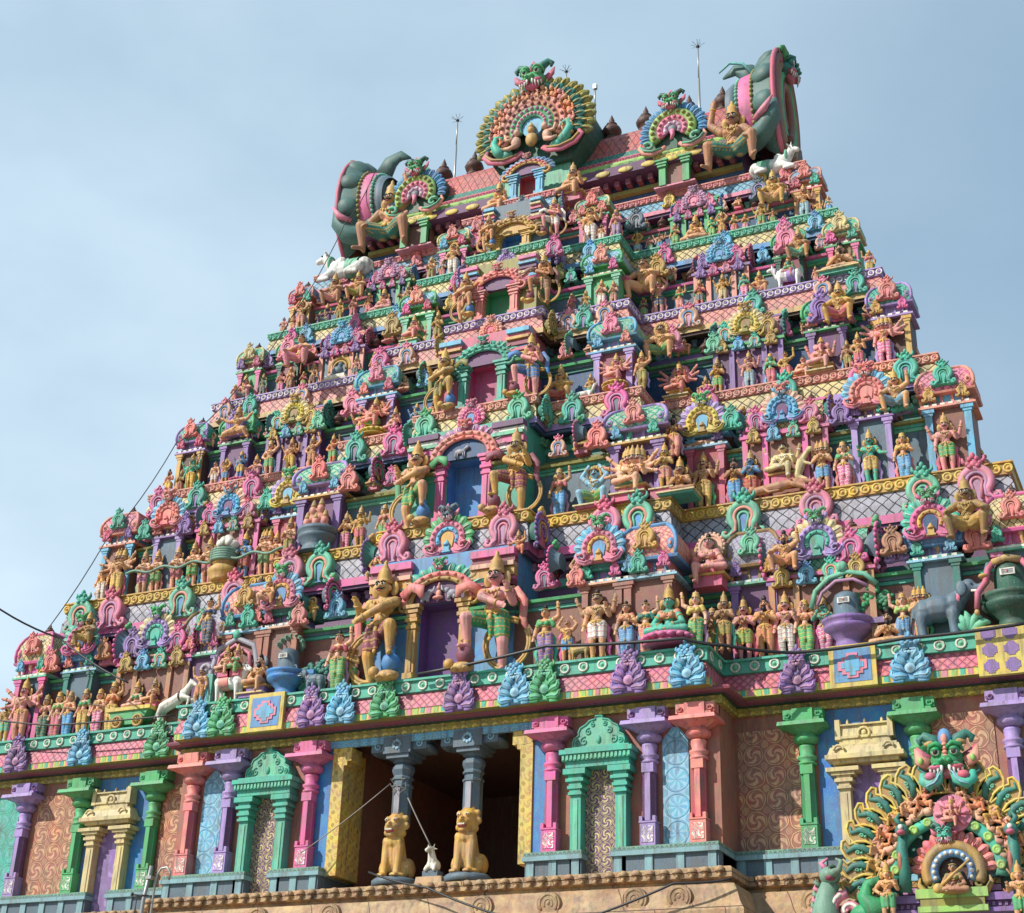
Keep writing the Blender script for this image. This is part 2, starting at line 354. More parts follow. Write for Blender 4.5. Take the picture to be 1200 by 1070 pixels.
def spiral(c, r0, r1, a0, turns, n, y=0.0, d=1):
    return [(c[0] + (r0 + (r1 - r0) * i / n) * math.cos(a0 + d * 2 * PI * turns * i / n), y, c[1] + (r0 + (r1 - r0) * i / n) * math.sin(a0 + d * 2 * PI * turns * i / n)) for i in range(n + 1)]
R_ = math.radians

# ------------------------------------------------------------ plaster ornaments
MESH = {}
def cached(fn):
    def w(*a):
        k = (fn.__name__,) + a
        if k not in MESH: MESH[k] = fn(*a)
        return MESH[k]
    return w
@cached
def ornament_mesh(kind=0):          # small horseshoe ornament: slots main, accent, core, crest
    b = MB()
    pl = [(.38 * math.cos(a), .13 + .36 * math.sin(a)) for a in [R_(-38 + 256 * i / 20) for i in range(21)]] + [(-.3, -.16), (-.5, -.2), (-.52, -.38), (-.3, -.43), (-.1, -.38), (.1, -.38), (.3, -.43), (.52, -.38), (.5, -.2), (.3, -.16)]
    b.prism(pl, -.10, .12, 0, bev=.06)
    feet = [(.2, -.19), (.27, -.31), (.38, -.37), (.48, -.31), (.46, -.2), (.38, -.18)]
    pts = [(-x, -.12, z) for x, z in feet[::-1]] + arc(.32, R_(224), R_(-44), 22, (0, .13), -.13) + [(x, -.12, z) for x, z in feet]
    b.tube(pts, [.03, .05, .07, .075, .075, .08] + [.095] * 23 + [.08, .075, .075, .07, .05, .03], 8, 0, flat=.6)
    b.tube([(-.3, -.17, -.34), (-.17, -.17, -.24)] + arc(.22, R_(216), R_(-36), 16, (0, .12), -.15) + [(.17, -.17, -.24), (.3, -.17, -.34)], [.015, .035] + [.045] * 17 + [.035, .015], 6, 1, flat=.55)
    b.tube([(-.07, -.14, -.3)] + arc(.125, R_(210), R_(-30), 12, (0, .1), -.13) + [(.07, -.14, -.3)], .035, 6, 0, flat=.7)
    b.prism([(.08 * math.cos(R_(t)), .1 + .09 * math.sin(R_(t))) for t in range(-20, 201, 20)] + [(-.08, -.36), (.08, -.36)], -.118, 0, 2)
    for s in (1, -1): b.ell((s * .41, -.15, -.27), (.045, .04, .045), 1, 7, 5)
    if kind == 0:
        b.ell((0, -.1, .55), (.12, .11, .12), 3, 9, 6)
        for s in (1, -1):
            b.ell((s * .13, -.1, .58), (.075, .08, .075), 3, 8, 5); b.ell((s * .08, -.15, .67), (.06, .07, .065), 3, 8, 5)
            b.ell((s * .09, -.17, .48), (.07, .07, .06), 3, 8, 5); b.tube([(s * .16, -.08, .6), (s * .24, -.1, .66), (s * .24, -.12, .75)], [.06, .045, .02], 6, 3)
        b.ell((0, -.14, .76), (.06, .07, .09), 3, 8, 5)
    else:
        for t in range(-10, 191, 20):
            a = R_(t); b.ell((.5 * math.cos(a), -.02, .04 + .5 * math.sin(a)), (.085, .08, .085), 3, 8, 5)
        b.ell((0, -.08, .62), (.1, .1, .13), 3, 8, 5); b.ell((0, -.08, .78), (.05, .06, .08), 3, 8, 5)
    return b.mesh('ornament')
@cached
def leaf_ornament_mesh():           # acanthus ornament: slots main, light edge
    b = MB()
    b.prism([(-.42, -.48), (.42, -.48), (.5, -.34), (.4, -.1), (.27, .1), (.2, .3), (-.2, .3), (-.27, .1), (-.4, -.1), (-.5, -.34)], -.08, .1, 0, bev=.08)
    for s in (1, -1):
        for i, (x, z, L, a) in enumerate([(.12, .2, .24, 62), (.2, .03, .3, 48), (.26, -.16, .34, 30), (.24, -.36, .36, 4)]):
            d = Vector((s * math.cos(R_(a)), 0, math.sin(R_(a)))); n = Vector((-d.z * s, 0, d.x * s)); p = Vector((s * x, -.1, z))
            pts = [p - d * L * .45, p + d * L * .05, p + d * L * .42 - n * .03, p + d * L * .62 + n * .02, p + d * L * .64 + n * .12, p + d * L * .48 + n * .15]
            pts = [Vector((q.x, -.1 - .07 * math.sin(PI * k / 5), q.z)) for k, q in enumerate(pts)]
            b.tube(pts, [.06, .115, .105, .075, .05, .025], 8, 0, flat=.6); b.tube([q + Vector((0, -.062, 0)) for q in pts[:5]], [.012, .028, .026, .018, .01], 5, 1)
            q = p + d * L * .05 - n * .13; b.tube([q - d * .08, q + d * .12, q + d * .2 - n * .03], [.05, .06, .02], 6, 0)
        b.ell((s * .13, -.12, .42), (.1, .1, .085), 0, 8, 5); b.ell((s * .17, -.1, .54), (.085, .09, .08), 0, 8, 5); b.ell((s * .09, -.15, .64), (.075, .08, .07), 0, 8, 5)
        b.tube([(s * .2, -.1, .5), (s * .27, -.12, .58), (s * .24, -.13, .66)], [.05, .04, .015], 6, 0)
        b.ell((s * .07, -.2, .5), (.05, .05, .045), 1, 7, 5); b.tube([(s * .02, -.2, .36), (s * .12, -.2, .34), (s * .17, -.18, .28)], [.03, .03, .01], 5, 1)
    for t in range(3): b.ell(((t - 1) * .09, -.17, .27), (.06, .05, .05), 1, 7, 5)
    b.lathe([(.0, .1), (.07, .09), (.09, .05), (.13, .05), (.15, 0)], (0, 0, 0), 14, 1)
    n0 = len(b.v) - 14 * 5
    for i in range(n0, len(b.v)):
        x, y, z = b.v[i]; b.v[i] = (x, -.13 - z, y - .16)
    b.ell((0, -.14, .44), (.08, .09, .07), 0, 8, 5); b.ell((0, -.14, .58), (.08, .09, .08), 0, 8, 5); b.ell((0, -.12, .74), (.05, .06, .1), 0, 8, 5)
    return b.mesh('leaf_ornament')
@cached
def fan_mesh(n, r0, r1, a0=-25, a1=205):
    b = MB()
    for i in range(n):
        a = R_(a0 + (a1 - a0) * (i + .5) / n); d = Vector((math.cos(a), 0, math.sin(a))); t = Vector((-d.z, 0, d.x)); w = (r0 + r1) / 2 * R_(a1 - a0) / n * .60
        rm = Matrix((t, Vector((0, 1, 0)), d)).transposed(); sg = 1 if d.x >= 0 else -1
        b.ell(d * ((r0 + r1) / 2 + .01) + Vector((0, .02 * (i % 2), 0)), (w, .06, (r1 - r0) / 2 + .03), 0, 8, 8, rm); b.ell(d * (r1 - w * .9) + Vector((0, .01 * (i % 2), 0)), (w * 1.06, .055, w * 1.0), 0, 8, 6, rm)
        q = [d * (r0 + (r1 - r0) * f) + Vector((0, -.075 if .2 < f < .8 else -.05, 0)) for f in (.12, .4, .7, .92)]
        b.tube(q, [.008, .016, .015, .006], 5, 1)
    return b.mesh('feather_fan')
@cached
def band_mesh(r, th, nb, a0=-30, a1=210, flat=.7):
    b = MB(); n = 26; b.tube(arc(r, R_(a0), R_(a1), n, (0, 0), -.05), th, 8, 0, flat=flat)
    for i in range(nb):
        a = R_(a0 + (a1 - a0) * (i + .5) / nb); b.ell((r * math.cos(a), -.05 - th * flat, r * math.sin(a)), (th * .5, th * .45, th * .5), 1, 7, 5)
    return b.mesh('arch')
@cached
def scroll_mesh(r=.62):
    b = MB()
    for s in (1, -1):
        pts = [(s * .2, -.06, -.42), (s * .35, -.07, -.56), (s * .58, -.08, -.6), (s * .82, -.08, -.5), (s * .95, -.08, -.3), (s * .9, -.08, -.14)]
        b.tube(pts, [.06, .10, .11, .10, .07, .02], 8, 0, flat=.55)
        b.tube([(s * x, y, z) for x, y, z in spiral((.66, -.36), .02, .17, 0, .9, 12, -.13, -1)], [.03 + .003 * i for i in range(13)], 6, 1)
        b.tube([(s * .3, -.12, -.5), (s * .55, -.16, -.58), (s * .8, -.15, -.48), (s * .92, -.13, -.3)], .03, 5, 1)
    return b.mesh('base_scroll')
@cached
def face_mesh():                    # horned lion-monster head: slots skin, white, black, red, horn
    b = MB()
    b.ell((0, -.05, 0), (.27, .2, .22), 0, 12, 8); b.ell((0, -.22, -.03), (.1, .12, .08), 0, 9, 6)
    for s in (1, -1):
        b.ell((s * .06, -.3, -.05), (.05, .06, .045), 0, 8, 5)
        b.ell((s * .14, -.19, .12), (.095, .09, .095), 0, 9, 6); b.ell((s * .14, -.235, .105), (.062, .058, .058), 1, 9, 6); b.ell((s * .14, -.275, .10), (.042, .03, .042), 2, 8, 5); b.ell((s * .14, -.23, .145), (.075, .075, .045), 0, 9, 6)
        b.tube([(s * .03, -.24, .17), (s * .12, -.26, .24), (s * .23, -.2, .22), (s * .27, -.14, .12)], [.03, .045, .04, .02], 6, 0)
        b.tube([(s * .12, -.05, .2), (s * .2, -.08, .34), (s * .33, -.06, .42), (s * .42, -.05, .36), (s * .38, -.05, .28)], [.1, .1, .075, .05, .03], 7, 4)
        b.tube([(s * .24, 0, .02), (s * .4, -.03, .12), (s * .46, -.03, .26)], [.1, .08, .015], 6, 3, flat=.5)
        b.ell((s * .15, -.2, -.13), (.13, .1, .06), 3, 9, 5)
        for k, l in enumerate((.09, .14, .13, .1)):
            x = .06 + .06 * k; b.tube([(s * x, -.27 + .02 * k, -.12), (s * x, -.28 + .02 * k, -.17), (s * (x + .01), -.26 + .02 * k, -.16 - l)], [.028, .025, .004], 5, 1)
        b.tube([(s * .02, -.24, -.1), (s * .16, -.28, -.09), (s * .28, -.2, -.14)], [.02, .03, .02], 6, 0)
    b.ell((0, -.12, -.2), (.17, .1, .09), 3, 10, 6)
    b.tube([(0, -.08, .18), (0, -.12, .34), (0, -.1, .5)], [.09, .085, .01], 7, 3, flat=.6); b.ell((0, -.17, .3), (.04, .04, .07), 4, 7, 5)
    return b.mesh('monster_face')
@cached
def panel_mesh(r=.5):
    b = MB(); pl = [(r * 1.45 * math.cos(R_(t)), r * 1.45 * math.sin(R_(t))) for t in range(-40, 221, 13)] + [(-.45, -.58), (.45, -.58)]
    b.prism(pl, -.02, .16, 0); b.prism([(.26 * math.cos(R_(t)), .02 + .26 * math.sin(R_(t))) for t in range(0, 181, 15)] + [(-.17, -.5), (.17, -.5)], -.06, .02, 1)
    b.box(-.12, .12, -.14, -.02, -.52, -.3, 2); b.box(-.17, .17, -.15, -.02, -.56, -.5, 2); b.lathe([(.13, -.3), (.15, -.26), (.08, -.16), (.02, -.06)], (0, -.07, 0), 8, 2)
    return b.mesh('gable')
def gable(parent, loc, sc, cols, rz=0, nfan=11, face='green', name='gable'):
    fan, arch, inn, core, scr = cols
    g = link(name, panel_mesh(), [arch, core, inn], parent, loc, rz, sc)
    link('feather_fan', fan_mesh(nfan, .6, 1.04), [fan, 'ivory'], g)
    link('arch', band_mesh(.6, .13, 11), [arch, arch], g); link('arch', band_mesh(.4, .085, 7), [inn, inn], g)
    link('base_scroll', scroll_mesh(), [scr, arch], g)
    link('monster_face', face_mesh(), [face, 'white', 'black', arch if arch != 'gold' else 'rose', face], g, (0, -.04, .92), 0, .95)
    return g
def orn(parent, loc, sc, cols, rz=0, kind=0):
    c = [cols] * 4 if isinstance(cols, str) else list(cols)
    q = sc * rnd.uniform(.94, 1.06); o = link('horseshoe_ornament', ornament_mesh(kind), c, parent, loc, rz, (q * rnd.uniform(.96, 1.05), q, q)); o.rotation_euler[1] = rnd.uniform(-.06, .06); return o
@cached
def shell_mesh():                   # flaring side gable seen edge on; opens towards +x, slots body, beads, face, crest
    b = MB(); n = 18; A0, A1 = R_(-52), R_(232)
    rings = [(0, .34), (.1, .36), (.2, .42), (.3, .54), (.36, .62)]; base = len(b.v)
    for x, r in rings:
        for i in range(n + 1):
            a = A0 + (A1 - A0) * i / n; q = r * (1 + .03 * abs(math.sin(a * 5))) ; b.v.append((x, q * math.cos(a), q * math.sin(a) * 1.12))
    for j in range(len(rings) - 1):
        for i in range(n): b.face([base + j * (n + 1) + i, base + j * (n + 1) + i + 1, base + (j + 1) * (n + 1) + i + 1, base + (j + 1) * (n + 1) + i], 0)
    pl = [(.6 * math.cos(A0 + (A1 - A0) * i / n), .6 * 1.12 * math.sin(A0 + (A1 - A0) * i / n)) for i in range(n + 1)]
    b.quad([(.34, y, z) for y, z in pl], 2); b.quad([(0, y * .56, z * .56) for y, z in pl][::-1], 0)
    for i in range(n + 1):
        a = A0 + (A1 - A0) * i / n; b.ell((.36, .62 * math.cos(a), .69 * math.sin(a)), (.06, .075, .075), 1, 7, 5)
    for rr, m_ in ((.48, 1), (.34, 3), (.2, 1)): b.tube([(.37, y, z) for y, _, z in arc(rr, A0, A1, 16)], .05, 6, m_, up=(1, 0, 0))
    for y, z, r in ((0, .74, .15), (-.11, .8, .1), (.11, .8, .1), (0, .92, .09), (-.08, .68, .09)): b.ell((.3, y, z), (r * 1.1, r, r), 3, 8, 5)
    for s in (1, -1): b.tube([(.3, y * s, z) for y, _, z in spiral((.46, -.62), .03, .16, R_(80), -.9, 10)], .05, 6, 1, up=(1, 0, 0))
    return b.mesh('side_gable')
def shell(parent, loc, sc, side, cols):
    o = link('side_gable', shell_mesh(), cols, parent, loc, 0 if side > 0 else PI, sc); return o
@cached
def finial_mesh():
    b = MB(); b.lathe([(.1, 0), (.26, .02), (.3, .1), (.2, .16), (.12, .2), (.3, .26), (.36, .38), (.3, .5), (.14, .56), (.2, .6), (.2, .64), (.08, .7), (.1, .78), (.0, 1.0)], seg=12); return b.mesh('finial')
@cached
def kuta_roof_mesh(ar):             # rounded square roof, half width 1, height 1: slots lattice, trim
    b = MB(); b.lathe([(1.06, 0), (1.1, .06), (1.0, .1)], seg=4, rot=PI / 4, m=1, sx=1.4142, sy=1.4142 * ar, smooth=False)
    n = len(b.v)
    prof = [(1.0, .1), (1.05, .25), (1.04, .42), (.97, .6), (.84, .77), (.64, .9)]
    b.lathe(prof, seg=4, rot=PI / 4, m=0, sx=1.4142, sy=1.4142 * ar, smooth=False)
    b.lathe([(.66, .9), (.69, .94), (.6, 1.0)], seg=4, rot=PI / 4, m=1, sx=1.4142, sy=1.4142 * ar, smooth=False)
    for sx in (1, -1):
        b.tube([(sx * (r + .0), -(r * ar) - .01, z) for r, z in prof], .07, 6, 1)
        b.ell((sx * .84, -ar * 1.03, .34), (.13, .06, .14), 1, 9, 6); b.ell((sx * .84, -ar * 1.09, .34), (.06, .04, .06), 0, 7, 5)
    for f in b.f: pass
    return b.mesh('roof')
def scaled_uv_lattice(*a, **k): return lattice(*a, **k)
def kuta(parent, x, y, z, w, H, roof, trim, body, pil, zbot, cornice=('ltblue', 'white'), orn_col='pink', ar=.8, fin=True, neck=None):
    """shrine: core wall from zbot, two pilasters, toothed cornice at z, neck and a rounded roof of height H"""
    b = MB(); d = w * ar; yc = y + d
    b.box(x - w * .86, x + w * .86, yc - d * .8, yc + d, zbot, z - .002, 0)
    g = put(b, 'shrine', [body], parent)
    for s in (-1, 1):
        p = MB(); px = x + s * w * .72; q = w * .13
        p.box(px - q, px + q, yc - d * .97, yc - d * .8 - .002, zbot + .1, z - .2); p.box(px - q * 1.5, px + q * 1.5, yc - d * 1.01, yc - d * .8 - .004, zbot, zbot + .1)
        p.box(px - q * 1.3, px + q * 1.3, yc - d * 1.0, yc - d * .8 - .004, z - .2, z - .12); p.box(px - q * 1.8, px + q * 1.8, yc - d * 1.04, yc - d * .8 - .006, z - .12, z - .003)
        put(p, 'pilaster', [pil], g)
    c = MB(); hn = .22 * H
    c.box(x - w * 1.06, x + w * 1.06, yc - d * 1.08, yc + d, z, z + .06, 0); c.box(x - w * .98, x + w * .98, yc - d * 1.0, yc + d - .01, z + .06, z + .13, 1); c.box(x - w * .88, x + w * .88, yc - d * .9, yc + d - .02, z + .13, z + .17, 0)
    k = max(3, int(w / .12))
    for i in range(k):
        u = x - w * .9 + 1.8 * w * (i + .5) / k; c.box(u - w * .5 / k, u + w * .5 / k, yc - d * 1.05, yc - d * 1.0, z + .065, z + .125, 2)
    put(c, 'cornice', [cornice[0], cornice[1], 'ivory'], g)
    n = MB(); z1 = z + .17; n.box(x - w * .74, x + w * .74, yc - d * .74, yc + d - .03, z1, z1 + hn, 0)
    for t in (-.6, -.2, .2, .6): n.box(x + t * w - .05 * w, x + t * w + .05 * w, yc - d * .8, yc - d * .74, z1, z1 + hn - .005, 1)
    put(n, 'neck', [neck or 'purple', trim], g)
    me = kuta_roof_mesh(ar); o = link('roof', me, [roof, trim], g, (x, yc, z1 + hn), 0, (w * 1.02, w * 1.02, H * .78))
    if fin: link('finial', finial_mesh(), ['dkbrown'], g, (x, yc, z1 + hn + H * .77), 0, .42)
    if orn_col: orn(g, (x, y - .1, z1 + hn + H * .38), .62 * min(1.0, H), orn_col)
    for q in (-1, 1): orn(g, (x + q * w * .62, y - .06, z1 + hn * .7), .34 * min(1.0, H + .2), rnd.choice(['teal', 'coral', 'gold', 'hotpink', 'sky', 'rose', 'purple']))
    return g

# ------------------------------------------------------------ figures
ARM = {'down': ((.175, .01, .645), (.19, -.05, .50)), 'fold': ((.185, -.05, .665), (.022, -.16, .735)), 'up': ((.225, -.02, .90), (.12, -.04, 1.04)), 'plate': ((.24, 0, .87), (.24, -.05, 1.04)),
       'bless': ((.195, -.03, .66), (.185, -.15, .77)), 'hip': ((.245, .02, .665), (.11, -.05, .575)), 'four': ((.235, .03, .74), (.285, -.04, .90)), 'hold': ((.19, -.04, .655), (.07, -.17, .66)),
       'knee': ((.25, -.06, .69), (.22, -.22, .63)), 'cross': ((.07, -.15, .70), (-.13, -.17, .60)), 'out': ((.26, .0, .79), (.40, -.05, .87)), 'lap': ((.20, -.05, .64), (.07, -.17, .575)),
       'f1': ((.25, 0, .70), (.37, -.06, .66)), 'f2': ((.26, .01, .78), (.40, -.04, .82)), 'f3': ((.25, .02, .85), (.37, -.02, .97)), 'f4': ((.21, .03, .9), (.28, 0, 1.08)),
       'flute': ((.2, -.08, .69), (.1, -.17, .79)), 'bow': ((.2, -.02, .66), (.31, -.09, .62)), 'support': ((.26, .0, .92), (.20, -.05, 1.14)), 'thigh': ((.25, -.02, .66), (.2, -.17, .55))}
def legs(kind):
    sd = lambda s, k, a, t: [(s * .066, 0, .53), (s * k[0], k[1], k[2]), (s * a[0], a[1], a[2]), (s * t[0], t[1], t[2])]
    if kind == 'stand': return 0, [sd(1, (.078, -.01, .285), (.07, .01, .05), (.085, -.09, .02)), sd(-1, (.078, -.01, .285), (.07, .01, .05), (.085, -.09, .02))]
    if kind == 'sway': return 0, [sd(1, (.1, -.05, .29), (.06, .01, .05), (.09, -.08, .02)), sd(-1, (.05, -.01, .285), (.05, .01, .05), (.06, -.09, .02))]
    if kind == 'lotus': return -.45, [sd(1, (.25, -.14, .525), (-.03, -.23, .51), (-.1, -.24, .52)), sd(-1, (.25, -.14, .525), (-.03, -.19, .545), (-.1, -.2, .56))]
    if kind == 'lalita': return -.27, [sd(1, (.13, -.24, .54), (.12, -.23, .32), (.13, -.32, .29)), sd(-1, (.25, -.14, .53), (-.02, -.23, .52), (-.1, -.23, .53))]
    if kind == 'squat': return -.28, [sd(1, (.22, -.17, .56), (.19, -.12, .33), (.24, -.21, .30)), sd(-1, (.22, -.17, .56), (.19, -.12, .33), (.24, -.21, .30))]
    if kind == 'guard': return 0, [sd(1, (.1, -.03, .29), (.08, .02, .05), (.12, -.09, .02)), sd(-1, (.2, -.2, .50), (.19, -.15, .25), (.23, -.25, .225))]
    if kind == 'dance': return -.06, [sd(1, (.16, -.1, .33), (.08, .0, .11), (.13, -.08, .08)), sd(-1, (.2, -.17, .42), (.03, -.16, .25), (-.02, -.23, .21))]
    if kind == 'giant': return -.24, [sd(1, (.25, -.17, .56), (.24, -.12, .31), (.3, -.22, .27)), sd(-1, (.25, -.15, .54), (.26, -.1, .29), (.31, -.2, .26))]
    if kind == 'fly': return -.2, [sd(1, (.24, -.08, .5), (.3, .0, .33), (.36, -.06, .28)), sd(-1, (.3, -.08, .44), (.42, .02, .42), (.5, .0, .45))]
POSES = {'stand': ('stand', 'down down'), 'fold': ('stand', 'fold fold'), 'four': ('stand', 'bless down four four'), 'bear': ('stand', 'up up'), 'plate': ('sway', 'plate down'), 'plate_hip': ('sway', 'plate hip'),
         'hold': ('sway', 'hold down'), 'bless': ('stand', 'bless hip'), 'flute': ('sway', 'flute flute'), 'bow': ('stand', 'bow bless'), 'carry': ('stand', 'hold hold'), 'many': ('stand', 'bless down f1 f1 f2 f2 f3 f3'),
         'lotus': ('lotus', 'lap lap'), 'lotus_fold': ('lotus', 'fold fold'), 'lalita': ('lalita', 'bless lap'), 'lalita_four': ('lalita', 'bless lap four four'), 'lalita_many': ('lalita', 'bless lap f1 f1 f2 f2 f3 f3'),
         'squat': ('squat', 'knee knee'), 'squat_up': ('squat', 'plate knee'), 'squat_bear': ('squat', 'up up'), 'guard': ('guard', 'bless cross'), 'guard_up': ('guard', 'plate cross'), 'dance': ('dance', 'out hold four four'),
         'dance_many': ('dance', 'bless out f1 f1 f3 f3 f4 f4'), 'giant': ('giant', 'thigh support'), 'wave': ('stand', 'support hip'), 'fly': ('fly', 'out out'), 'bend': ('squat', 'hold hold')}
@cached
def figure(pose, fem=False, crown='tall', garb='short', hi=False, heads=1):
    lk, an = POSES[pose]; dz, LG = legs(lk); an = an.split(); D = Vector((0, 0, dz))
    V = lambda p: Vector(p) + D
    body = MB(); cl = MB(); gd = MB(); bl = MB(); ey = MB(); fat = 1.34 if lk in ('squat', 'giant', 'fly') else (1.26 if lk == 'guard' else 1.18)
    body.ell(V((0, 0, .545)), ((.098 if fem else .088), .07, .065)); body.ell(V((0, -.008, .625)), ((.062 if fem else .078), .07, .085)); body.ell(V((0, 0, .745)), ((.088 if fem else (.125 if lk in ('squat', 'giant', 'guard') else .112)), .074, .085))
    cap(body, V((0, 0, .78)), .05, V((0, 0, .87)), .036)
    for s in (1, -1):
        cap(body, V((0, 0, .80)), .045, V((s * (.105 if fem else .12), 0, .795)), .046)
        if fem: body.ell(V((s * .045, -.06, .745)), .042)
        else: body.ell(V((s * .05, -.04, .755)), (.055, .04, .045))
    hc = [(0, 0)] if heads == 1 else ([(0, 0), (.085, .02), (-.085, .02)] if heads == 3 else [(0, -.02), (.075, .0), (-.075, .0), (.13, .04), (-.13, .04)])
    cr = MB(); marks = (len(body.v), len(ey.v), len(cr.v))
    for hx, hy in hc:
        c = V((hx, hy - .008, .925)); body.ell(c, (.056, .064, .072)); body.ell(c + Vector((0, -.02, -.035)), (.04, .042, .036)); cap(body, c + Vector((0, -.058, .012)), .008, c + Vector((0, -.076, -.014)), .013)
        for s in (1, -1): body.ell(c + Vector((s * .058, .005, -.005)), (.012, .02, .026))
        for s in (1, -1):
            ey.ell(c + Vector((s * .023, -.056, .014)), (.019, .013, .013), 1, 8, 5); ey.ell(c + Vector((s * .023, -.067, .014)), (.010, .007, .0105), 0, 7, 5)
            ey.tube([c + Vector((s * .007, -.063, .031)), c + Vector((s * .026, -.061, .037)), c + Vector((s * .044, -.048, .028))], .0068, 5, 0)
        ey.ell(c + Vector((0, -.063, -.036)), (.018, .008, .007), 2, 7, 5)
        if not fem and garb != 'skirt':
            for s in (1, -1): ey.tube([c + Vector((0, -.070, -.024)), c + Vector((s * .022, -.066, -.027)), c + Vector((s * .044, -.048, -.018))], [.008, .008, .003], 5, 0)
        # hair and crown
        if crown in ('tall', 'small'):
            h = .17 if crown == 'tall' else .10
            cr.lathe([(.064, 0), (.070, .012), (.060, .03), (.058, .035), (.062, .05), (.050, .06 + h * .2), (.052, .07 + h * .25), (.034, h * .75), (.036, h * .78), (.014, h), (.018, h + .012), (.0, h + .04)], (c.x, c.y + .012, c.z + .032), 10)
            for s in (1, -1): cr.lathe([(.0, -.006), (.045, -.006), (.05, .0), (.045, .006), (0, .006)], (0, 0, 0), 10); k = len(cr.v) - 50; cr.v[k:] = [(c.x + s * .082 + z, c.y + .02 + y * .25, c.z + x) if False else (c.x + s * .083 + x * .75, c.y + .03 + z, c.z - .005 + y * 1.25) for x, y, z in cr.v[k:]]
            ey.ell(c + Vector((0, .02, .012)), (.061, .06, .068), 0, 9, 6)
        elif crown == 'bun':
            ey.ell(c + Vector((0, .022, .018)), (.064, .062, .068), 0, 9, 6); ey.ell(c + Vector((0, .01, .095)), (.032, .032, .036), 0, 8, 5); cr.tube([c + Vector((.06 * math.cos(t), .005 - .06 * math.sin(t), .045)) for t in [PI * i / 8 for i in range(9)]], .008, 5)
        elif crown == 'mane':
            for t in range(0, 360, 24):
                a = R_(t); cr.ell(c + Vector((.095 * math.cos(a), .03, .02 + .1 * math.sin(a))), (.032, .03, .04), 0, 7, 5)
            ey.ell(c + Vector((0, .02, .02)), (.064, .062, .072), 0, 9, 6)
        elif crown == 'beard':
            ey.ell(c + Vector((0, .022, .018)), (.064, .062, .068), 0, 9, 6); ey.ell(c + Vector((0, .0, .1)), (.036, .036, .045), 0, 8, 5); ey.ell(c + Vector((0, -.045, -.068)), (.042, .03, .045), 0, 8, 6)
        elif crown == 'trunk':
            body.tube([c + Vector((0, -.05, -.01)), c + Vector((0, -.1, -.07)), c + Vector((.01, -.11, -.14)), c + Vector((.04, -.12, -.19))], [.035, .03, .024, .018], 8)
            for s in (1, -1): body.ell(c + Vector((s * .095, .02, 0)), (.055, .02, .06))
            cr.lathe([(.06, 0), (.066, .02), (.045, .06), (.02, .12), (0, .14)], (c.x, c.y + .01, c.z + .045), 10)
    hs_ = 1.16 if heads == 1 else 1.0; piv = V((0, 0, .86))
    for m_, n_ in zip((body, ey, cr), marks): m_.v[n_:] = [tuple(piv + (Vector(q) - piv) * hs_) for q in m_.v[n_:]]
    arms = []
    for i, nme in enumerate(an):
        s = 1 if i % 2 == 0 else -1; e, h = ARM[nme]; sh = V((s * (.108 if fem else .125), 0, .79)); el = V((s * e[0], e[1], e[2])); ha = V((s * h[0], h[1], h[2])); arms.append((s, sh, el, ha))
        cap(body, sh, .042 * fat, el, .033 * fat); cap(body, el, .033 * fat, ha, .024 * fat)
        d = (ha - el).normalized(); f = Vector((0, -1, 0)); side = d.cross(f)
        side = side.normalized() if side.length > .2 else Vector((1, 0, 0)); nn = side.cross(d)
        body.ell(ha + d * .025, .027)
        for q in range(4): p = ha + d * .035 + side * (-.02 + .0135 * q); cap(body, p, .0095, p + d * (.030 + .006 * (q in (1, 2))) + nn * .012, .007, seg=6)
        cap(body, ha + d * .01 + side * .022 * s, .010, ha + d * .035 + side * .042 * s, .008, seg=6)
    for L in LG:
        h, k, a, t = [V(q) for q in L]
        cap(body, h, .066 * fat, k, .046 * fat); cap(body, k, .046 * fat, a, .029 * fat); body.ell(k + (a - k) * .3 + Vector((0, .012, 0)), .043 * fat); cap(body, a, .028, t, .021); cap(body, a, .028, a + Vector((0, .03, -.025)), .022)
        g_ = fat / 1.12
        if garb == 'short': cap(cl, h, .083 * g_, h + (k - h) * .72, .066 * g_)
        elif garb == 'long': cap(cl, h, .084 * g_, k, .063 * g_); cap(cl, k, .063 * g_, k + (a - k) * .85, .047 * g_)
        if garb == 'skirt': cap(cl, h, .084 * g_, k, .068 * g_); cap(cl, k, .066 * g_, k + (a - k) * .88, .058)
        # anklet
        gd.lathe([(.036, -.012), (.042, 0), (.036, .012)], tuple(k + (a - k) * .86), 8, cap=False)
    cl.ell(V((0, 0, .54)), (.108 if fem else .104, .09, .064)); 
    if lk == 'lotus': cl.ell(V((0, -.1, .50)), (.2, .14, .05))
    if lk in ('stand', 'sway', 'guard', 'dance'):
        cap(cl, V((0, -.082, .50)), .036, V((0, -.075, .30 if garb != 'short' else .34)), .022)
    # jewellery
    gd.lathe([(.098, -.028), (.112, -.02), (.116, 0), (.112, .02), (.092, .03)], tuple(V((0, 0, .578))), 14, sy=.80, cap=False); gd.ell(V((0, -.088, .575)), (.03, .014, .03), 0, 8, 5)
    gd.tube([V((.075 * math.cos(t), .01 - .085 * abs(math.sin(t)) if math.sin(t) < 0 else .03, .815 + .045 * math.sin(t))) for t in [2 * PI * i / 14 for i in range(14)]], .0115, 6, closed=True)
    gd.tube([V((.055 * math.cos(t), -.074, .80 + .10 * math.sin(t))) for t in [PI + PI * i / 10 for i in range(11)]], .009, 5)
    if not fem: gd.tube([V((.1, -.03, .80)), V((.03, -.082, .72)), V((-.05, -.085, .64)), V((-.085, -.05, .58))], .009, 5)
    for q in (-.06, .06): gd.tube([V((q - .035, -.085, .57)), V((q, -.1, .535)), V((q + .035, -.085, .57))], .008, 5)
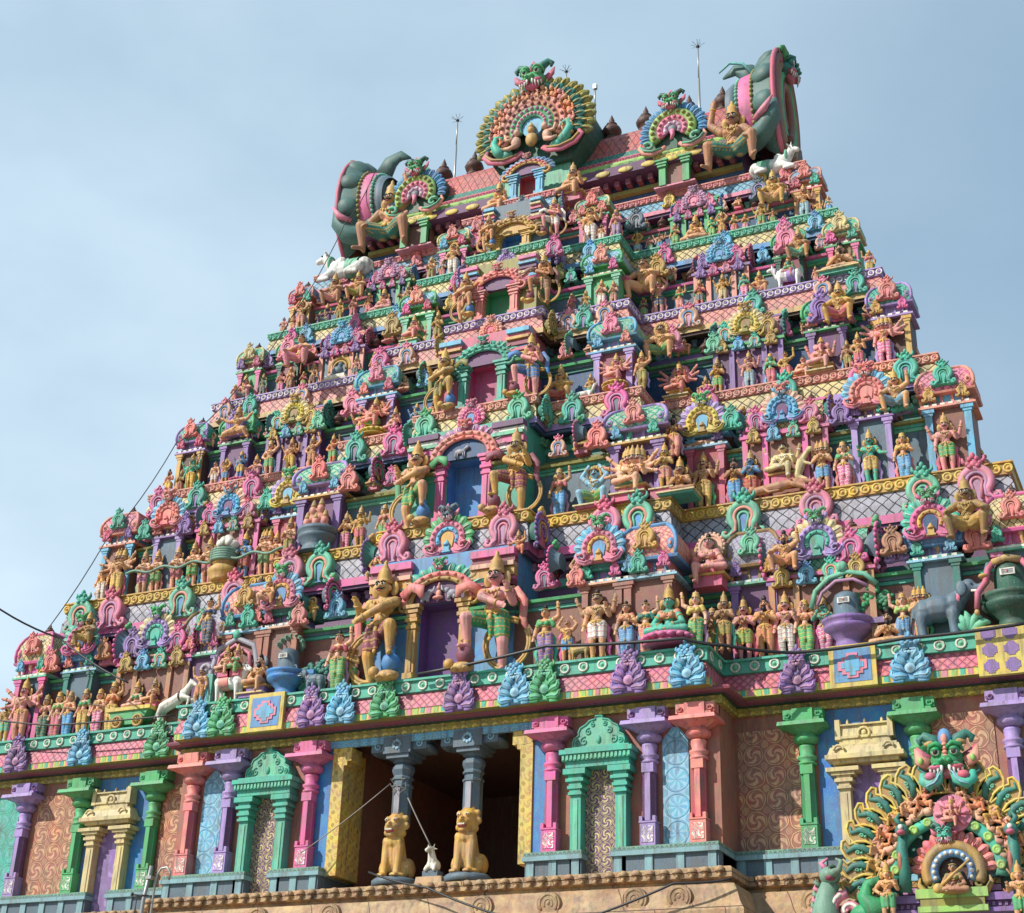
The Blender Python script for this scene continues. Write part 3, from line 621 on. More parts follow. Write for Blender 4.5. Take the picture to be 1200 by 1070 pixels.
    for t in range(5): gd.ell(V((.07 * (t - 2) * .5, -.088 + .004 * abs(t - 2), .79 - .012 * (2 - abs(t - 2)))), (.013, .01, .016), 0, 6, 4)
    if lk in ('stand', 'sway', 'guard', 'dance'):
        gd.ell(V((0, -.105, .515)), (.024, .012, .04), 0, 7, 5); gd.ell(V((0, -.1, .31)), (.02, .014, .022), 0, 7, 5)
    for L_ in LG: gd.lathe([(.047, -.012), (.054, 0), (.047, .012)], tuple(V(L_[1]) + (V(L_[2]) - V(L_[1])) * .12), 8, cap=False)
    for s, sh, el, ha in arms[:2]: gd.ell(sh + Vector((s * .012, 0, .022)), (.038, .04, .022), 0, 8, 5)
    for s, sh, el, ha in arms:
        for p, r in ((sh + (el - sh) * .45, .044), (el + (ha - el) * .82, .031)):
            d = (ha - el if r < .04 else el - sh).normalized(); u = d.cross(Vector((0, 1, 0))); u = u.normalized() if u.length > .1 else Vector((1, 0, 0)); w = d.cross(u)
            gd.tube([p + (u * math.cos(t) + w * math.sin(t)) * r for t in [2 * PI * i / 10 for i in range(10)]], .0105, 5, closed=True)
    if fem:
        for s in (1, -1): bl.ell(V((s * .046, -.06, .745)), (.05, .047, .046)); cap(bl, V((s * .11, 0, .795)), .055, V((s * .14, .0, .72)), .047)
        bl.ell(V((0, 0, .75)), (.094, .078, .055))
    if lk in ('stand', 'sway'):
        sf = MB()
        for s in (1, -1):
            sf.tube([V((s * .1, .02, .57)), V((s * .15, .03, .48)), V((s * .14, .035, .38)), V((s * .18, .04, .27)), V((s * .155, .04, .17)), V((s * .19, .04, .07))], [.03, .045, .035, .045, .035, .012], 6, 0, flat=.4)
        sf.tube([V((-.15, .03, .74)), V((-.21, .05, .66)), V((-.2, .05, .55))], [.03, .035, .01], 6, 0, flat=.4)
    vx = .0085 if hi else .0125
    out = {'body': remesh(body, 'body', vx, 2 if hi else 1), 'garment': remesh(cl, 'garment', vx * 1.25, 1), 'jewellery': gd.mesh('jewellery'), 'face_paint': ey.mesh('face_paint')}
    if cr.v: out['headdress'] = cr.mesh('headdress')
    if lk in ('stand', 'sway'): out['scarf'] = sf.mesh('scarf')
    if fem: out['blouse'] = remesh(bl, 'blouse', vx * 1.2, 1)
    zs = [v.co.z for v in out['body'].vertices] + [v[2] for v in gd.v + cr.v]; out['z0'] = min(zs); out['h'] = max(zs) - min(zs)
    return out
def place_figure(name, loc, h, pose, skin, cloth, fem=False, crown='tall', garb='short', flip=False, hi=False, heads=1, gold='gold', blouse='green', rz=0, halo=None, ped=None, plinth=0.0, seatcol='rose'):
    F = figure(pose, fem, crown, garb, hi, heads); s = h / F['h']
    r = empty(name, loc, rz); off = (0, 0, -F['z0'] * s); sc = (-s if flip else s, s, s)
    for k, cols in (('body', [skin]), ('garment', [globals()['cloth'](cloth)]), ('jewellery', [gold]), ('face_paint', ['black', 'white', 'red'])):
        link(k, F[k], cols, r, off, 0, sc)
    if 'headdress' in F: link('headdress', F['headdress'], [gold], r, off, 0, sc)
    if 'scarf' in F: link('scarf', F['scarf'], [rnd.choice(['coral', 'teal', 'green', 'mauve', 'rose', 'lilac', 'sky', 'hotpink', 'salmon'])], r, off, 0, sc)
    if fem: link('blouse', F['blouse'], [blouse], r, off, 0, sc)
    if pose.startswith('lal') and not ped:
        zt_ = (.53 + legs(POSES[pose][0])[0] - .07 - F['z0']) * s; b = MB(); b.box(-.2 * s, .2 * s, -.1 * s, .16 * s, 0, zt_ * .82, 0); b.box(-.25 * s, .25 * s, -.13 * s, .17 * s, zt_ * .82, zt_, 1); put(b, 'seat', [seatcol, 'gold'], r)
    if plinth > .05 and not ped:
        b = MB(); w_ = (.30 if pose.startswith('lot') else .25) * s; b.box(-w_, w_, -.26 * s, .18 * s, -plinth, -.04, 0); b.box(-w_ * 1.12, w_ * 1.12, -.3 * s, .2 * s, -.04, .002, 1); put(b, 'plinth', [seatcol, 'cream'], r)
    if halo:
        b = MB(); b.tube([(x, .09, z) for x, _, z in arc(.16, 0, 2 * PI, 20)][:-1], .03, 6, 0, closed=True); b.prism([(x, z) for x, _, z in arc(.155, 0, 2 * PI, 20)][:-1], .075, .11, 0)
        for i in range(20):
            a = 2 * PI * i / 20; b.ell((.19 * math.cos(a), .09, .19 * math.sin(a)), (.028, .02, .028), 0, 6, 5)
        put(b, 'halo', [halo], r, loc=(0, 0, (.93 - F['z0'] + legs(POSES[pose][0])[0]) * s), sc=s)
    if ped:
        b = MB(); b.lathe([(.30, -.13), (.34, -.11), (.27, -.08), (.24, -.06), (.28, -.045), (.33, -.02), (.31, 0.01), (.1, .015)], seg=16, sy=.72)
        for i in range(16):
            a = 2 * PI * i / 16; b.ell((.31 * math.cos(a), .31 * .72 * math.sin(a), -.035), (.055, .05, .035), 0, 7, 5)
        put(b, 'pedestal', [ped], r, loc=(0, -.08 * s, 0), sc=s)
    return r

# ------------------------------------------------------------ setting: ground
gm, gt, gg = new_mat('ground_earth'); gno = gt.nodes.new('ShaderNodeTexNoise'); gno.inputs['Scale'].default_value = 1.5; gno.inputs['Detail'].default_value = 8
gge = gt.nodes.new('ShaderNodeNewGeometry'); gt.links.new(gge.outputs['Position'], gno.inputs['Vector'])
gcr = gt.nodes.new('ShaderNodeValToRGB'); gcr.color_ramp.elements[0].color = (.22, .17, .12, 1); gcr.color_ramp.elements[1].color = (.42, .35, .27, 1)
gt.links.new(gno.outputs['Fac'], gcr.inputs[0]); gt.links.new(gcr.outputs[0], gg.inputs['Color'])
GZ = -9.6
b = MB(); b.quad([(-1500, -1500, GZ), (1500, -1500, GZ), (1500, 1500, GZ), (-1500, 1500, GZ)])
o = put(b, 'ground', [gm]); o['kind'] = 'structure'

# ------------------------------------------------------------ the tower
TOWER = empty('temple_tower', (0, 7.2, GZ)); tag(TOWER, 'tall pyramidal temple gateway tower in painted plaster, crowded with statues on stepped ledges', 'temple tower')
class Part:                      # parts are modelled in world coordinates; children of the tower keep them
    pass
TINV = Vector((0, -7.2, -GZ))
HUB = TOWER
def tpart(mb, name, mats, **k): return put(mb, name, mats, TOWER, loc=TINV, **k)
def tempty(name): return empty(name, TINV, 0, TOWER)
LED = [dict(zb=3.70, zt=4.71, W=.65, M=-.72, D=-.72, wW=17.2, wM=8.0, wD=2.6),
       dict(zb=8.50, zt=9.80, W=2.1, M=1.1, D=.42, wW=15.46, wM=6.5, wD=2.5),
       dict(zb=13.1, zt=14.1, W=3.4, M=2.2, D=1.5, wW=13.7, wM=5.25, wD=2.15),
       dict(zb=16.9, zt=17.9, W=4.35, M=3.2, D=2.6, wW=12.2, wM=4.5, wD=1.8),
       dict(zb=20.15, zt=21.1, W=5.35, M=4.15, D=3.5, wW=10.8, wM=3.85, wD=1.6),
       dict(zb=23.1, zt=23.95, W=6.3, M=5.1, D=4.6, wW=9.66, wM=2.7, wD=1.3)]
YC = 7.4
def plan(L, o=0.0, door=True):
    W_, M_, D_, a, c, d = L['W'] + o, L['M'] + o, L['D'] + o, L['wW'] - o, L['wM'] - o * .6, L['wD'] - o * .6
    bk = 2 * YC + 1.5 - W_
    p = [(-a, bk), (-a, W_), (-c, W_), (-c, M_)]
    if door and M_ - D_ > .05: p += [(-d, M_), (-d, D_), (d, D_), (d, M_)]
    return p + [(c, M_), (c, W_), (a, W_), (a, bk)]
def bay(k, x):
    L = LED[k]; ax = abs(x); return 'D' if ax < L['wD'] and L['M'] - L['D'] > .05 else ('M' if ax < L['wM'] else 'W')
DOORY = [.14, 1.23, 2.2, 3.0, 3.92, 4.98]; DOORH = [(.64, 5.0, 7.12), (.6, 10.1, 12.09), (.5, 14.3, 15.80), (.45, 17.98, 19.06), (.38, 21.15, 21.82), (.34, 24.02, 25.06)]
LCOL = [('yellow', 'rose', 'teal'), ('hotpink', lattice('ltgrey', 'dark', .36, .05), 'gold'), ('lilac', lattice('straw', 'dkbrown', .34, .06), 'salmon'), ('sand', lattice('brick', 'maroon', .28, .06), 'lilac'),
        ('blue', lattice('straw', 'dkbrown', .28, .06), 'mint'), ('pink', lattice('pool', 'winkblue', .26, .06), 'salmon')]
# ledges
def build_ledge(k):
    L = LED[k]; zb, zt = L['zb'], L['zt']; h = zt - zb
    g = tempty('ledge'); b = MB(); P = plan(L)
    if k == 0:
        prof = [(-1.3, zb - .01), (-.16, zb - .01), (-.02, zb), (-.02, zb + .17), (0, zb + .185), (-.05, zb + .40), (-.13, zb + .63), (-.05, zb + .645), (-.05, zt - .07), (.02, zt - .06), (.02, zt), (-1.6, zt)]
        ms = [3, 3, 0, 0, 1, 1, 2, 2, 2, 2, 2]
        mats = [dentils(['yellow', 'teal', 'pink', 'lime']), lattice('rose', 'maroon', .23, .05, 'coral'), paint('teal'), paint('olive')]
        b.sweep(P, prof, ms); put(b, 'cornice', mats, g)
    else:
        a, m_ = zb + h * .19, zb + h * .72
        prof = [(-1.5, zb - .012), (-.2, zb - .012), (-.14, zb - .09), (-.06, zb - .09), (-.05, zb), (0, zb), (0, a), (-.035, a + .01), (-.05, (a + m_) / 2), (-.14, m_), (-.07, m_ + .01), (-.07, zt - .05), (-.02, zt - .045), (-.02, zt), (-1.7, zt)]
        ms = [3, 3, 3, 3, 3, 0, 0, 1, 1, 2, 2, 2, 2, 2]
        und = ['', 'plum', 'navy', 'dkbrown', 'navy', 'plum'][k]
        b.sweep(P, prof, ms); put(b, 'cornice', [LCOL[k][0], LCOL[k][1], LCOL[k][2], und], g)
    # roundels along the top band
    b = MB(); N = len(P); zr = zt - .20 if k == 0 else zt - h * .155; rr = .14 if k == 0 else h * .105
    for i in range(N):
        a0, a1 = Vector(P[i]), Vector(P[(i + 1) % N]); d = a1 - a0
        if a0.y > YC + 2 and a1.y > YC + 2: continue
        n = max(1, int(d.length / (rr * (3.6 if k == 0 else 2.25)))); t = d.normalized(); nn = Vector((t.y, -t.x))
        if abs(nn.y) < .5 and d.length > 5: continue
        for j in range(n):
            p = a0 + d * ((j + .5) / n) + nn * (-.05 if k == 0 else -.07); base = len(b.v)
            pr_ = [(rr, 0), (rr, .03), (rr * .72, .045), (rr * .66, .02), (rr * .4, .02), (rr * .3, .05), (0, .06)]
            for r, z in pr_:
                for q in range(10):
                    aa = 2 * PI * q / 10; b.v.append((p.x + t.x * r * math.cos(aa) + nn.x * z, p.y + t.y * r * math.cos(aa) + nn.y * z, zr + r * math.sin(aa)))
            for jj in range(len(pr_) - 1):
                for q in range(10): b.face([base + jj * 10 + q, base + jj * 10 + (q + 1) % 10, base + (jj + 1) * 10 + (q + 1) % 10, base + (jj + 1) * 10 + q], 1 if jj in (1, 2) else 0)
    rc = [('mint', 'ivory'), ('gold', 'yellow'), ('salmon', 'peach'), ('lilac', 'ivory'), ('mint', 'teal'), ('salmon', 'pink')][k]
    ro = put(b, 'roundels', list(rc), g)
    ro['kind'] = 'stuff'
    return g
LEDGES = [build_ledge(k) for k in range(6)]
# storey walls, plinths, recesses with brackets
WCOL = ['brown', 'slate', 'winkblue', 'slate', 'winkblue']
def build_storey(k):
    L, U = LED[k], LED[k + 1]; z0, z1 = L['zt'], U['zb']; H = z1 - z0; zc = z0 + H * (.56 if k == 0 else .60)
    g = tempty('storey'); dw, dz0, dz1 = DOORH[k]; dy = DOORY[k]; wD = U['wD'] - .25; b = MB()
    yw, ym = L['W'] + .9, L['M'] + .92; aW, aM = min(L['wW'] - .9, U['wW'] + .15), U['wM'] + .1
    bk = 2 * YC + 1.5 - yw
    for s in (1, -1):
        X = sorted((s * aM, s * aW)); b.box(X[0], X[1], yw, bk, z0 - .02, zc, 0)
        X = sorted((s * wD, s * aM)); b.box(X[0], X[1], ym, yw + 1, z0 - .015, zc, 0)
        X = sorted((s * dw, s * wD)); b.box(X[0], X[1], dy, ym + 1.5, z0 - .01, z1 + .1, 1)
    b.box(-dw, dw, dy, ym + 1.5, dz1, z1 + .09, 1); b.box(-dw, dw, dy + .004, ym + 1.5, z0 - .008, dz0, 1)
    put(b, 'wall', [WCOL[k] if k else 'fawn' if False else WCOL[k], ['blue', 'teal', 'rose', 'olive', 'slate'][k]], g)
    # recess under the next ledge
    b = MB(); P = plan(U, .62); 
    b.sweep(P, [(0, zc - .03), (0, zc + H * .1), (.12, zc + H * .1), (.12, zc + H * .16), (.02, zc + H * .17), (0, zc + H * .24), (.09, zc + H * .25), (.09, zc + H * .31), (0, zc + H * .32), (0, z1)], [0, 1, 1, 1, 0, 2, 2, 2, 0])
    put(b, 'recess_wall', [['plum', 'dkteal', 'purple', 'plum', 'blue'][k], ['dkteal', 'olive', 'maroon', 'maroon', 'rose'][k], ['teal', 'teal', 'green', 'teal', 'cream'][k]], g)
    b = MB()
    for i in range(len(P)):
        a0, a1 = Vector(P[i]), Vector(P[(i + 1) % len(P)]); d = a1 - a0
        if min(a0.y, a1.y) > YC or (abs(d.x) < .1 and d.length > 5): continue
        n = max(1, int(d.length / .42)); t = d.normalized(); nn = Vector((t.y, -t.x)); zt_ = z1 - .03
        b.box(min(a0.x, a1.x) + (0 if abs(t.x) > .5 else -.1), max(a0.x, a1.x) + (0 if abs(t.x) > .5 else .1), min(a0.y, a1.y) - .1, max(a0.y, a1.y) + (.02 if abs(t.x) > .5 else 0), zt_ - .06, zt_, 1)
        for j in range(n):
            c = a0 + d * ((j + .5) / n) + nn * .14
            b.box(c.x - .09, c.x + .09, c.y - .14, c.y + .12, zt_ - .16, zt_ - .05, 0); b.box(c.x - .06, c.x + .06, c.y - .11, c.y + .12, zt_ - .28, zt_ - .16, 0)
    o = put(b, 'bracket_course', [['mauve', 'mint', 'slate', 'bronze', 'mint'][k], ['plum', 'dkteal', 'navy', 'plum', 'dkteal'][k]], g); o['kind'] = 'stuff'
    # stepped plinth and entablature of the wall
    b = MB(); pw = [(-aW, bk), (-aW, yw), (-aM, yw), (-aM, ym), (-wD, ym), (-wD, dy), (-dw - .02, dy)]
    rc = [(.0, z0 + .003), (.14, z0 + .003), (.14, z0 + .09), (.08, z0 + .1), (.08, z0 + .16), (.04, z0 + .17), (.04, z0 + .21), (0, z0 + .22)]
    en = [(0, zc - .3), (.05, zc - .29), (.05, zc - .2), (.10, zc - .19), (.10, zc - .11), (.2, zc - .1), (.22, zc - .02), (.1, zc + .03), (-.5, zc + .031)]
    for q in (pw, [(-x, y) for x, y in pw][::-1]):
        b = MB(); b.sweep(q, rc, [0, 0, 0, 1, 1, 0, 0], closed=False); b.sweep(q, en, [1, 1, 0, 0, 2, 2, 2, 2], closed=False)
        put(b, 'moulding', [['slate', 'teal', 'slate', 'teal', 'teal'][k], ['teal', 'mint', 'dkteal', 'green', 'salmon'][k], ['green', 'olive', 'green', 'hotpink', 'rose'][k]], g)
    # bands over the doorway
    for s in (1, -1):
        b = MB(); X = sorted((s * (dw + .3), s * (wD + .03)))
        for i, (h0, h1, p) in enumerate(((.60, .63, .05), (.635, .69, .12), (.70, .74, .16), (.745, .77, .1), (.775, .84, .15), (.845, .88, .22), (.885, .93, .12), (.935, .99, .2))):
            b.box(X[0], X[1], dy - p, dy + .1, z0 + H * h0, z0 + H * h1, i % 4)
        put(b, 'door_band', [['gold', 'peach', 'maroon', 'hotpink'], ['hotpink', 'mint', 'ivory', 'plum'], ['maroon', 'gold', 'rose', 'sky'], ['plum', 'sky', 'cream', 'hotpink'], ['rose', 'cream', 'navy', 'sky']][k], g)
    return g
STOREYS = [build_storey(k) for k in range(5)]
# doorways
def doorway(k, recess, pil, a1, a2, fan, face):
    dw, z0, z1 = DOORH[k]; y = DOORY[k]; g = tempty('doorway')
    b = MB(); e = .012; D = .5 if k < 2 else .32
    b.quad([(-dw + e, y + D, z0), (dw - e, y + D, z0), (dw - e, y + D, z1 - e), (-dw + e, y + D, z1 - e)], 0)
    b.quad([(-dw + e, y + .01, z0), (-dw + e, y + D, z0), (-dw + e, y + D, z1 - e), (-dw + e, y + .01, z1 - e)], 0); b.quad([(dw - e, y + D, z0), (dw - e, y + .01, z0), (dw - e, y + .01, z1 - e), (dw - e, y + D, z1 - e)], 0)
    b.quad([(-dw + e, y + D, z1 - e), (dw - e, y + D, z1 - e), (dw - e, y + .01, z1 - e), (-dw + e, y + .01, z1 - e)], 0); b.quad([(-dw + e, y + .01, z0 + .01), (dw - e, y + .01, z0 + .01), (dw - e, y + D, z0 + .01), (-dw + e, y + D, z0 + .01)], 0)
    put(b, 'recess', [recess], g)
    for s in (1, -1):
        p = MB(); c = s * (dw + .17); H = z1 - z0
        p.box(c - .13, c + .13, y - .2, y - .003, z0 + .12, z0 + H * .66); p.box(c - .18, c + .18, y - .26, y - .004, z0 - .05, z0 + .12)
        for i, (w, a) in enumerate(((.16, .66), (.12, .71), (.19, .76), (.15, .82), (.2, .88), (.26, .94))): p.box(c - w, c + w, y - .14 - w * .6, y - .005 - .001 * i, z0 + H * a, z0 + H * (a + .05))
        p.box(c - .05, c + .05, y - .23, y - .2, z0 + .15, z0 + H * .64)
        put(p, 'pilaster', [pil], g)
    R0 = dw + .42; sq = .74 if k < 2 else .62
    t = MB(); t.prism([(R0 * .95 * math.cos(R_(i)), R0 * sq * math.sin(R_(i))) for i in range(0, 181, 12)], 0, .1, 0); put(t, 'tympanum', ['plum' if k != 1 else 'winkblue'] if k != 4 else ['gold'], g, loc=(0, y - .12, z1))
    for r, th, c in ((1.0, .12, a1), (.84, .09, a2)):
        link('arch', band_mesh(r, th, 13 if r == 1.0 else 9, -6, 186), [c, c], g, (0, y - .14, z1 + .03), 0, (R0, R0, R0 * sq))
    link('feather_fan', fan_mesh(15, 1.05, 1.42, -4, 184), [fan, 'ivory'], g, (0, y - .1, z1 + .03), 0, (R0, R0, R0 * sq))
    link('monster_face', face_mesh(), [face, 'white', 'black', 'rose', face], g, (0, y - .2, z1 + .06 + R0 * sq * 1.3), 0, .5 * R0)
    for s in (1, -1):
        q = MB(); q.tube([(s * x, yy, z) for x, yy, z in spiral((0, 0), .03, .2, R_(200), -1.1, 12)], [.06] * 13, 6, 0); put(q, 'arch_scroll', [a2], g, loc=(s * (R0 + .05), y - .2, z1 - .02))
    if k == 0:      # little seated figure between two white elephants in the arch
        q = MB(); q.ell((0, 0, .2), (.09, .07, .13)); q.ell((0, -.02, .38), (.055, .055, .07)); q.ell((0, -.04, .08), (.17, .1, .06)); q.lathe([(.06, 0), (.03, .08), (0, .14)], (0, 0, .42), 8); put(q, 'relief_figure', ['salmon'], g, loc=(0, y - .2, z1 + .02))
        for s in (1, -1):
            q = MB(); q.ell((s * .42, 0, .17), (.17, .09, .12)); q.ell((s * .27, -.02, .27), (.09, .08, .09)); q.tube([(s * .2, -.05, .26), (s * .13, -.07, .3), (s * .11, -.07, .42)], [.045, .035, .02], 7)
            for xx in (.33, .5): q.tube([(s * xx, -.02, .12), (s * xx, -.02, .0)], .05, 7)
            put(q, 'relief_elephant', ['ltgrey'], g, loc=(0, y - .2, z1 + .02))
    if k == 1:      # pale cow painted in relief above the blue door
        q = MB(); q.ell((-.05, 0, .2), (.2, .05, .09)); q.ell((.2, -.02, .3), (.07, .05, .06)); q.tube([(.1, 0, .24), (.19, -.02, .3)], .05, 6)
        for xx in (-.2, -.13, .05, .11): q.tube([(xx, -.01, .16), (xx, -.01, .0)], .022, 5)
        put(q, 'relief_cow', ['ltgrey'], g, loc=(-.1, y - .15, z1 + .03))
    return g
doorway(0, 'doorpurple', 'gold', 'coral', 'ochre', 'teal', 'green'); doorway(1, 'royal', 'hotpink', 'salmon', 'coral', 'mauve', 'coral')
doorway(2, 'magenta', 'teal', 'teal', 'teal', 'teal', 'teal'); doorway(3, 'doorgreen', 'coral', 'coral', 'coral', 'coral', 'coral'); doorway(4, 'royal', 'gold', 'gold', 'gold', 'gold', 'gold')
doorway(5, 'red', 'sky', 'coral', 'gold', 'blue', 'salmon')

# aedicules of each storey (right-hand pixel column, mirrored)
def xr(k, px, dz=.75, off=.3):
    L, U = LED[k], LED[k + 1]; x = 0
    y = L['M'] + off; z = L['zt'] + (U['zb'] - L['zt']) * dz; x = xat(px, y, z)
    return xat(px, L['W'] + off, z) if x > U['wM'] + .1 else x
OM_ = [('mint', 'salmon', 'blue', 'teal'), ('pink', 'mauve', 'mauve', 'rose'), ('sky', 'ltblue', 'navy', 'blue'), ('hotpink', 'mauve', 'slate', 'hotpink'), ('ochre', 'yellow', 'bronze', 'ochre'), ('purple', 'lilac', 'plum', 'purple')]
def aed(k, zc_f, rows):
    L, U = LED[k], LED[k + 1]; z0, z1 = L['zt'], U['zb']; H = z1 - z0; zc = z0 + H * zc_f; RH = z1 + .15 - zc
    for t, px, w, *c in rows:
        x = xr(k, px); lip = L['M'] if x < U['wM'] + .1 else L['W']; y = lip + .42
        for s in (1, -1):
            X = s * x
            if t == 'kuta': kuta(TOWER, X, y - 7.2, zc - GZ, w, RH * .82, c[0], c[1], c[2], c[3], z0 - GZ, orn_col=c[4], cornice=c[5] if len(c) > 5 else ('ltblue', 'mint'), neck=c[6] if len(c) > 6 else None)
            elif t == 'gable':
                kuta(TOWER, X, y - 7.2, zc - GZ, w * .95, RH * .55, c[1], c[1], c[2], c[3], z0 - GZ, orn_col=None, fin=False, cornice=c[4] if len(c) > 4 else ('ltblue', 'mint'))
                gable(TOWER, (X, y - .16 - 7.2, zc + RH * .55 - GZ), w, c[0], face=c[5] if len(c) > 5 else 'green')
            elif t == 'sala':
                hw = w * 1.75; b = MB(); d = .5
                b.box(X - hw, X + hw, y + .06, y + .9, z0, zc, 2); b.box(X - hw - .14, X + hw + .14, y - .06, y + .92, zc, zc + .09, 1); b.box(X - hw - .05, X + hw + .05, y, y + .93, zc + .09, zc + .17, 3)
                for q in (-1, -.5, .5, 1): b.box(X + q * hw - .08, X + q * hw + .08, y - .02, y + .055, z0, zc - .003, 3)
                n0, hh = zc + .17, RH * .62
                pr_ = [(0, 0), (-.04, hh * .2), (-.03, hh * .5), (.05, hh * .8), (.2, hh)]
                v = 0
                for (o0, h0), (o1, h1) in zip(pr_, pr_[1:]):
                    dv = math.hypot(o1 - o0, h1 - h0); b.quad([(X - hw + .05, y + .1 + o0, n0 + h0), (X + hw - .05, y + .1 + o0, n0 + h0), (X + hw - .05, y + .1 + o1, n0 + h1), (X - hw + .05, y + .1 + o1, n0 + h1)], 0, [(-hw, v), (hw, v), (hw, v + dv), (-hw, v + dv)]); v += dv
                b.box(X - hw + .05, X + hw - .05, y + .3, y + .95, n0, n0 + hh, 1); b.box(X - hw, X + hw, y + .28, y + .96, n0 + hh, n0 + hh + .07, 3)
                g = tpart(b, 'pavilion', [c[1], c[2], c[3], c[4]])
                for q in (-.66, .66): orn(g, (X + q * hw, y - .02, n0 + hh * .34), .46 * RH, OM_[int(abs(X) * 7 + q * 3) % 6])
                for q in (-.75, -.25, .25, .75): orn(g, (X + q * hw, y - .1, zc - .02), .3 * RH, OM_[int(abs(X) * 5 + q * 8) % 6])
                gable(TOWER, (X, y - .1 - 7.2, n0 + RH * .40 - GZ), w * .95, c[0], face=c[6] if len(c) > 6 else 'green')
                for q in (1, -1): shell(TOWER, (X + q * (hw - .1), y + .36 - 7.2, n0 + hh * .5 - GZ), RH * .5, q, c[5])
                for q in (-.6, .6): link('finial', finial_mesh(), ['dkbrown'], TOWER, (X + q * hw, y + .6 - 7.2, n0 + hh + .06 - GZ), 0, .42)
            elif t == 'orn':
                orn(TOWER, (X, y - .1 - 7.2, zc + RH * c[1] - GZ), w, c[0])
            elif t == 'shell':
                shell(TOWER, (X, y + .3 - 7.2, zc + RH * .5 - GZ), w, c[1] * s, c[0])
LTc = ('ltblue', 'mint')
SH1 = ['slate', 'hotpink', 'maroon', 'green']; SH2 = ['dkteal', 'purple', 'rose', 'gold']; SH3 = ['slate', 'gold', 'olive', 'olive']
aed(0, .57, [('kuta', 1187, .68, lattice('cream', 'dkbrown', .22), 'hotpink', 'slate', 'hotpink', 'coral', ('mint', 'ivory'), 'hotpink'),
             ('gable', 1092, .70, ('teal', 'hotpink', 'gold', 'navy', 'hotpink'), 'blue', 'slate', 'dkteal', ('ltblue', 'mint')),
             ('sala', 958, .74, ('cream', 'lilac', 'teal', 'teal', 'lilac'), lattice('mint', 'dkteal', .22), 'hotpink', 'brown', 'fawn', SH1),
             ('kuta', 880, .72, lattice('ltgrey', 'purple', .2), 'bronze', 'plum', 'purple', 'mint', ('mint', 'ltblue'), 'purple'),
             ('orn', 826, .62, 'teal', .22), ('orn', 1046, .6, 'fawn', .3), ('orn', 1143, .66, 'coral', .2),
             ('kuta', 777, .78, lattice('salmon', 'rose', .2, .06, 'cream'), 'blue', 'brown', 'terracotta', 'gold', ('ltblue', 'ltgrey'), 'coral'),
             ('orn', 748, .55, 'teal', .2), ('orn', 676, .55, 'coral', .12),
             ('gable', 703, .70, ('sky', 'pink', 'gold', 'blue', 'pink'), 'dkteal', 'brown', 'terracotta', ('peach', 'ltblue')), ('shell', 652, .72, SH1, -1)])
aed(1, .62, [('kuta', 1107, .72, lattice('pink', 'maroon', .24, .06), 'salmon', 'brown', 'sky', 'teal', ('salmon', 'coral'), 'sky'),
             ('gable', 1017, .68, ('sky', 'coral', 'coral', 'coral', 'pink'), 'peach', 'slate', 'lilac', ('purple', 'plum'), 'coral'),
             ('orn', 1056, .6, 'teal', .2), ('orn', 985, .6, 'purple', .15), ('orn', 857, .6, 'teal', .45), ('orn', 700, .72, 'coral', .2),
             ('sala', 917, .66, ('peach', 'sky', 'blue', 'plum', 'lilac'), lattice('cream', 'dkbrown', .2), 'hotpink', 'brown', 'hotpink', ['dkteal', 'purple', 'mauve', 'gold'], 'coral'),
             ('gable', 824, .68, ('lilac', 'yellow', 'ochre', 'sky', 'yellow'), 'sky', 'red', 'rose', ('ltblue', 'slate')),
             ('kuta', 743, .92, lattice('mint', 'dkteal', .26, .06, 'peach'), 'lilac', 'plum', 'purple', 'coral', ('gold', 'olive'), 'purple'), ('shell', 680, .66, SH1, -1)])
aed(2, .58, [('kuta', 1041, .62, lattice('teal', 'dkgreen', .2), 'lilac', 'dkbrown', 'gold', 'coral', ('lilac', 'plum'), 'lilac'), ('kuta', 966, .66, lattice('teal', 'dkgreen', .2), 'green', 'plum', 'purple', None, ('green', 'plum')), ('orn', 964, .9, 'purple', .45),
             ('sala', 874, .58, ('cream', 'yellow', 'olive', 'bronze', 'cream'), lattice('salmon', 'rose', .2), 'green', 'plum', 'purple', ['slate', 'dkteal', 'teal', 'teal'], 'ochre'),
             ('orn', 788, .75, 'pink', .4), ('kuta', 716, .74, lattice('mint', 'teal', .2, .06, 'pink'), 'sky', 'maroon', 'lilac', 'pink', ('sky', 'gold'), 'lilac'), ('shell', 668, .56, ['slate', 'green', 'rose', 'teal'], -1), ('orn', 836, .55, 'mint', .1)])
aed(3, .58, [('kuta', 985, .54, lattice('mint', 'teal', .18), 'cream', 'green', 'hotpink', 'cream', ('green', 'maroon'), 'hotpink'), ('kuta', 923, .52, lattice('teal', 'dkgreen', .18), 'green', 'maroon', 'dkgreen', None, ('green', 'plum')), ('orn', 922, .8, 'pink', .45),
             ('sala', 843, .48, ('blue', 'sky', 'sky', 'blue', 'sky'), lattice('salmon', 'rose', .18), 'purple', 'slate', 'salmon', ['slate', 'rose', 'maroon', 'rose'], 'sky'),
             ('orn', 771, .75, 'ochre', .45), ('kuta', 704, .66, lattice('ltblue', 'navy', .18), 'green', 'green', 'mint', 'salmon', ('green', 'gold'), 'green'), ('shell', 657, .55, ['olive', 'olive', 'olive', 'olive'], -1)])
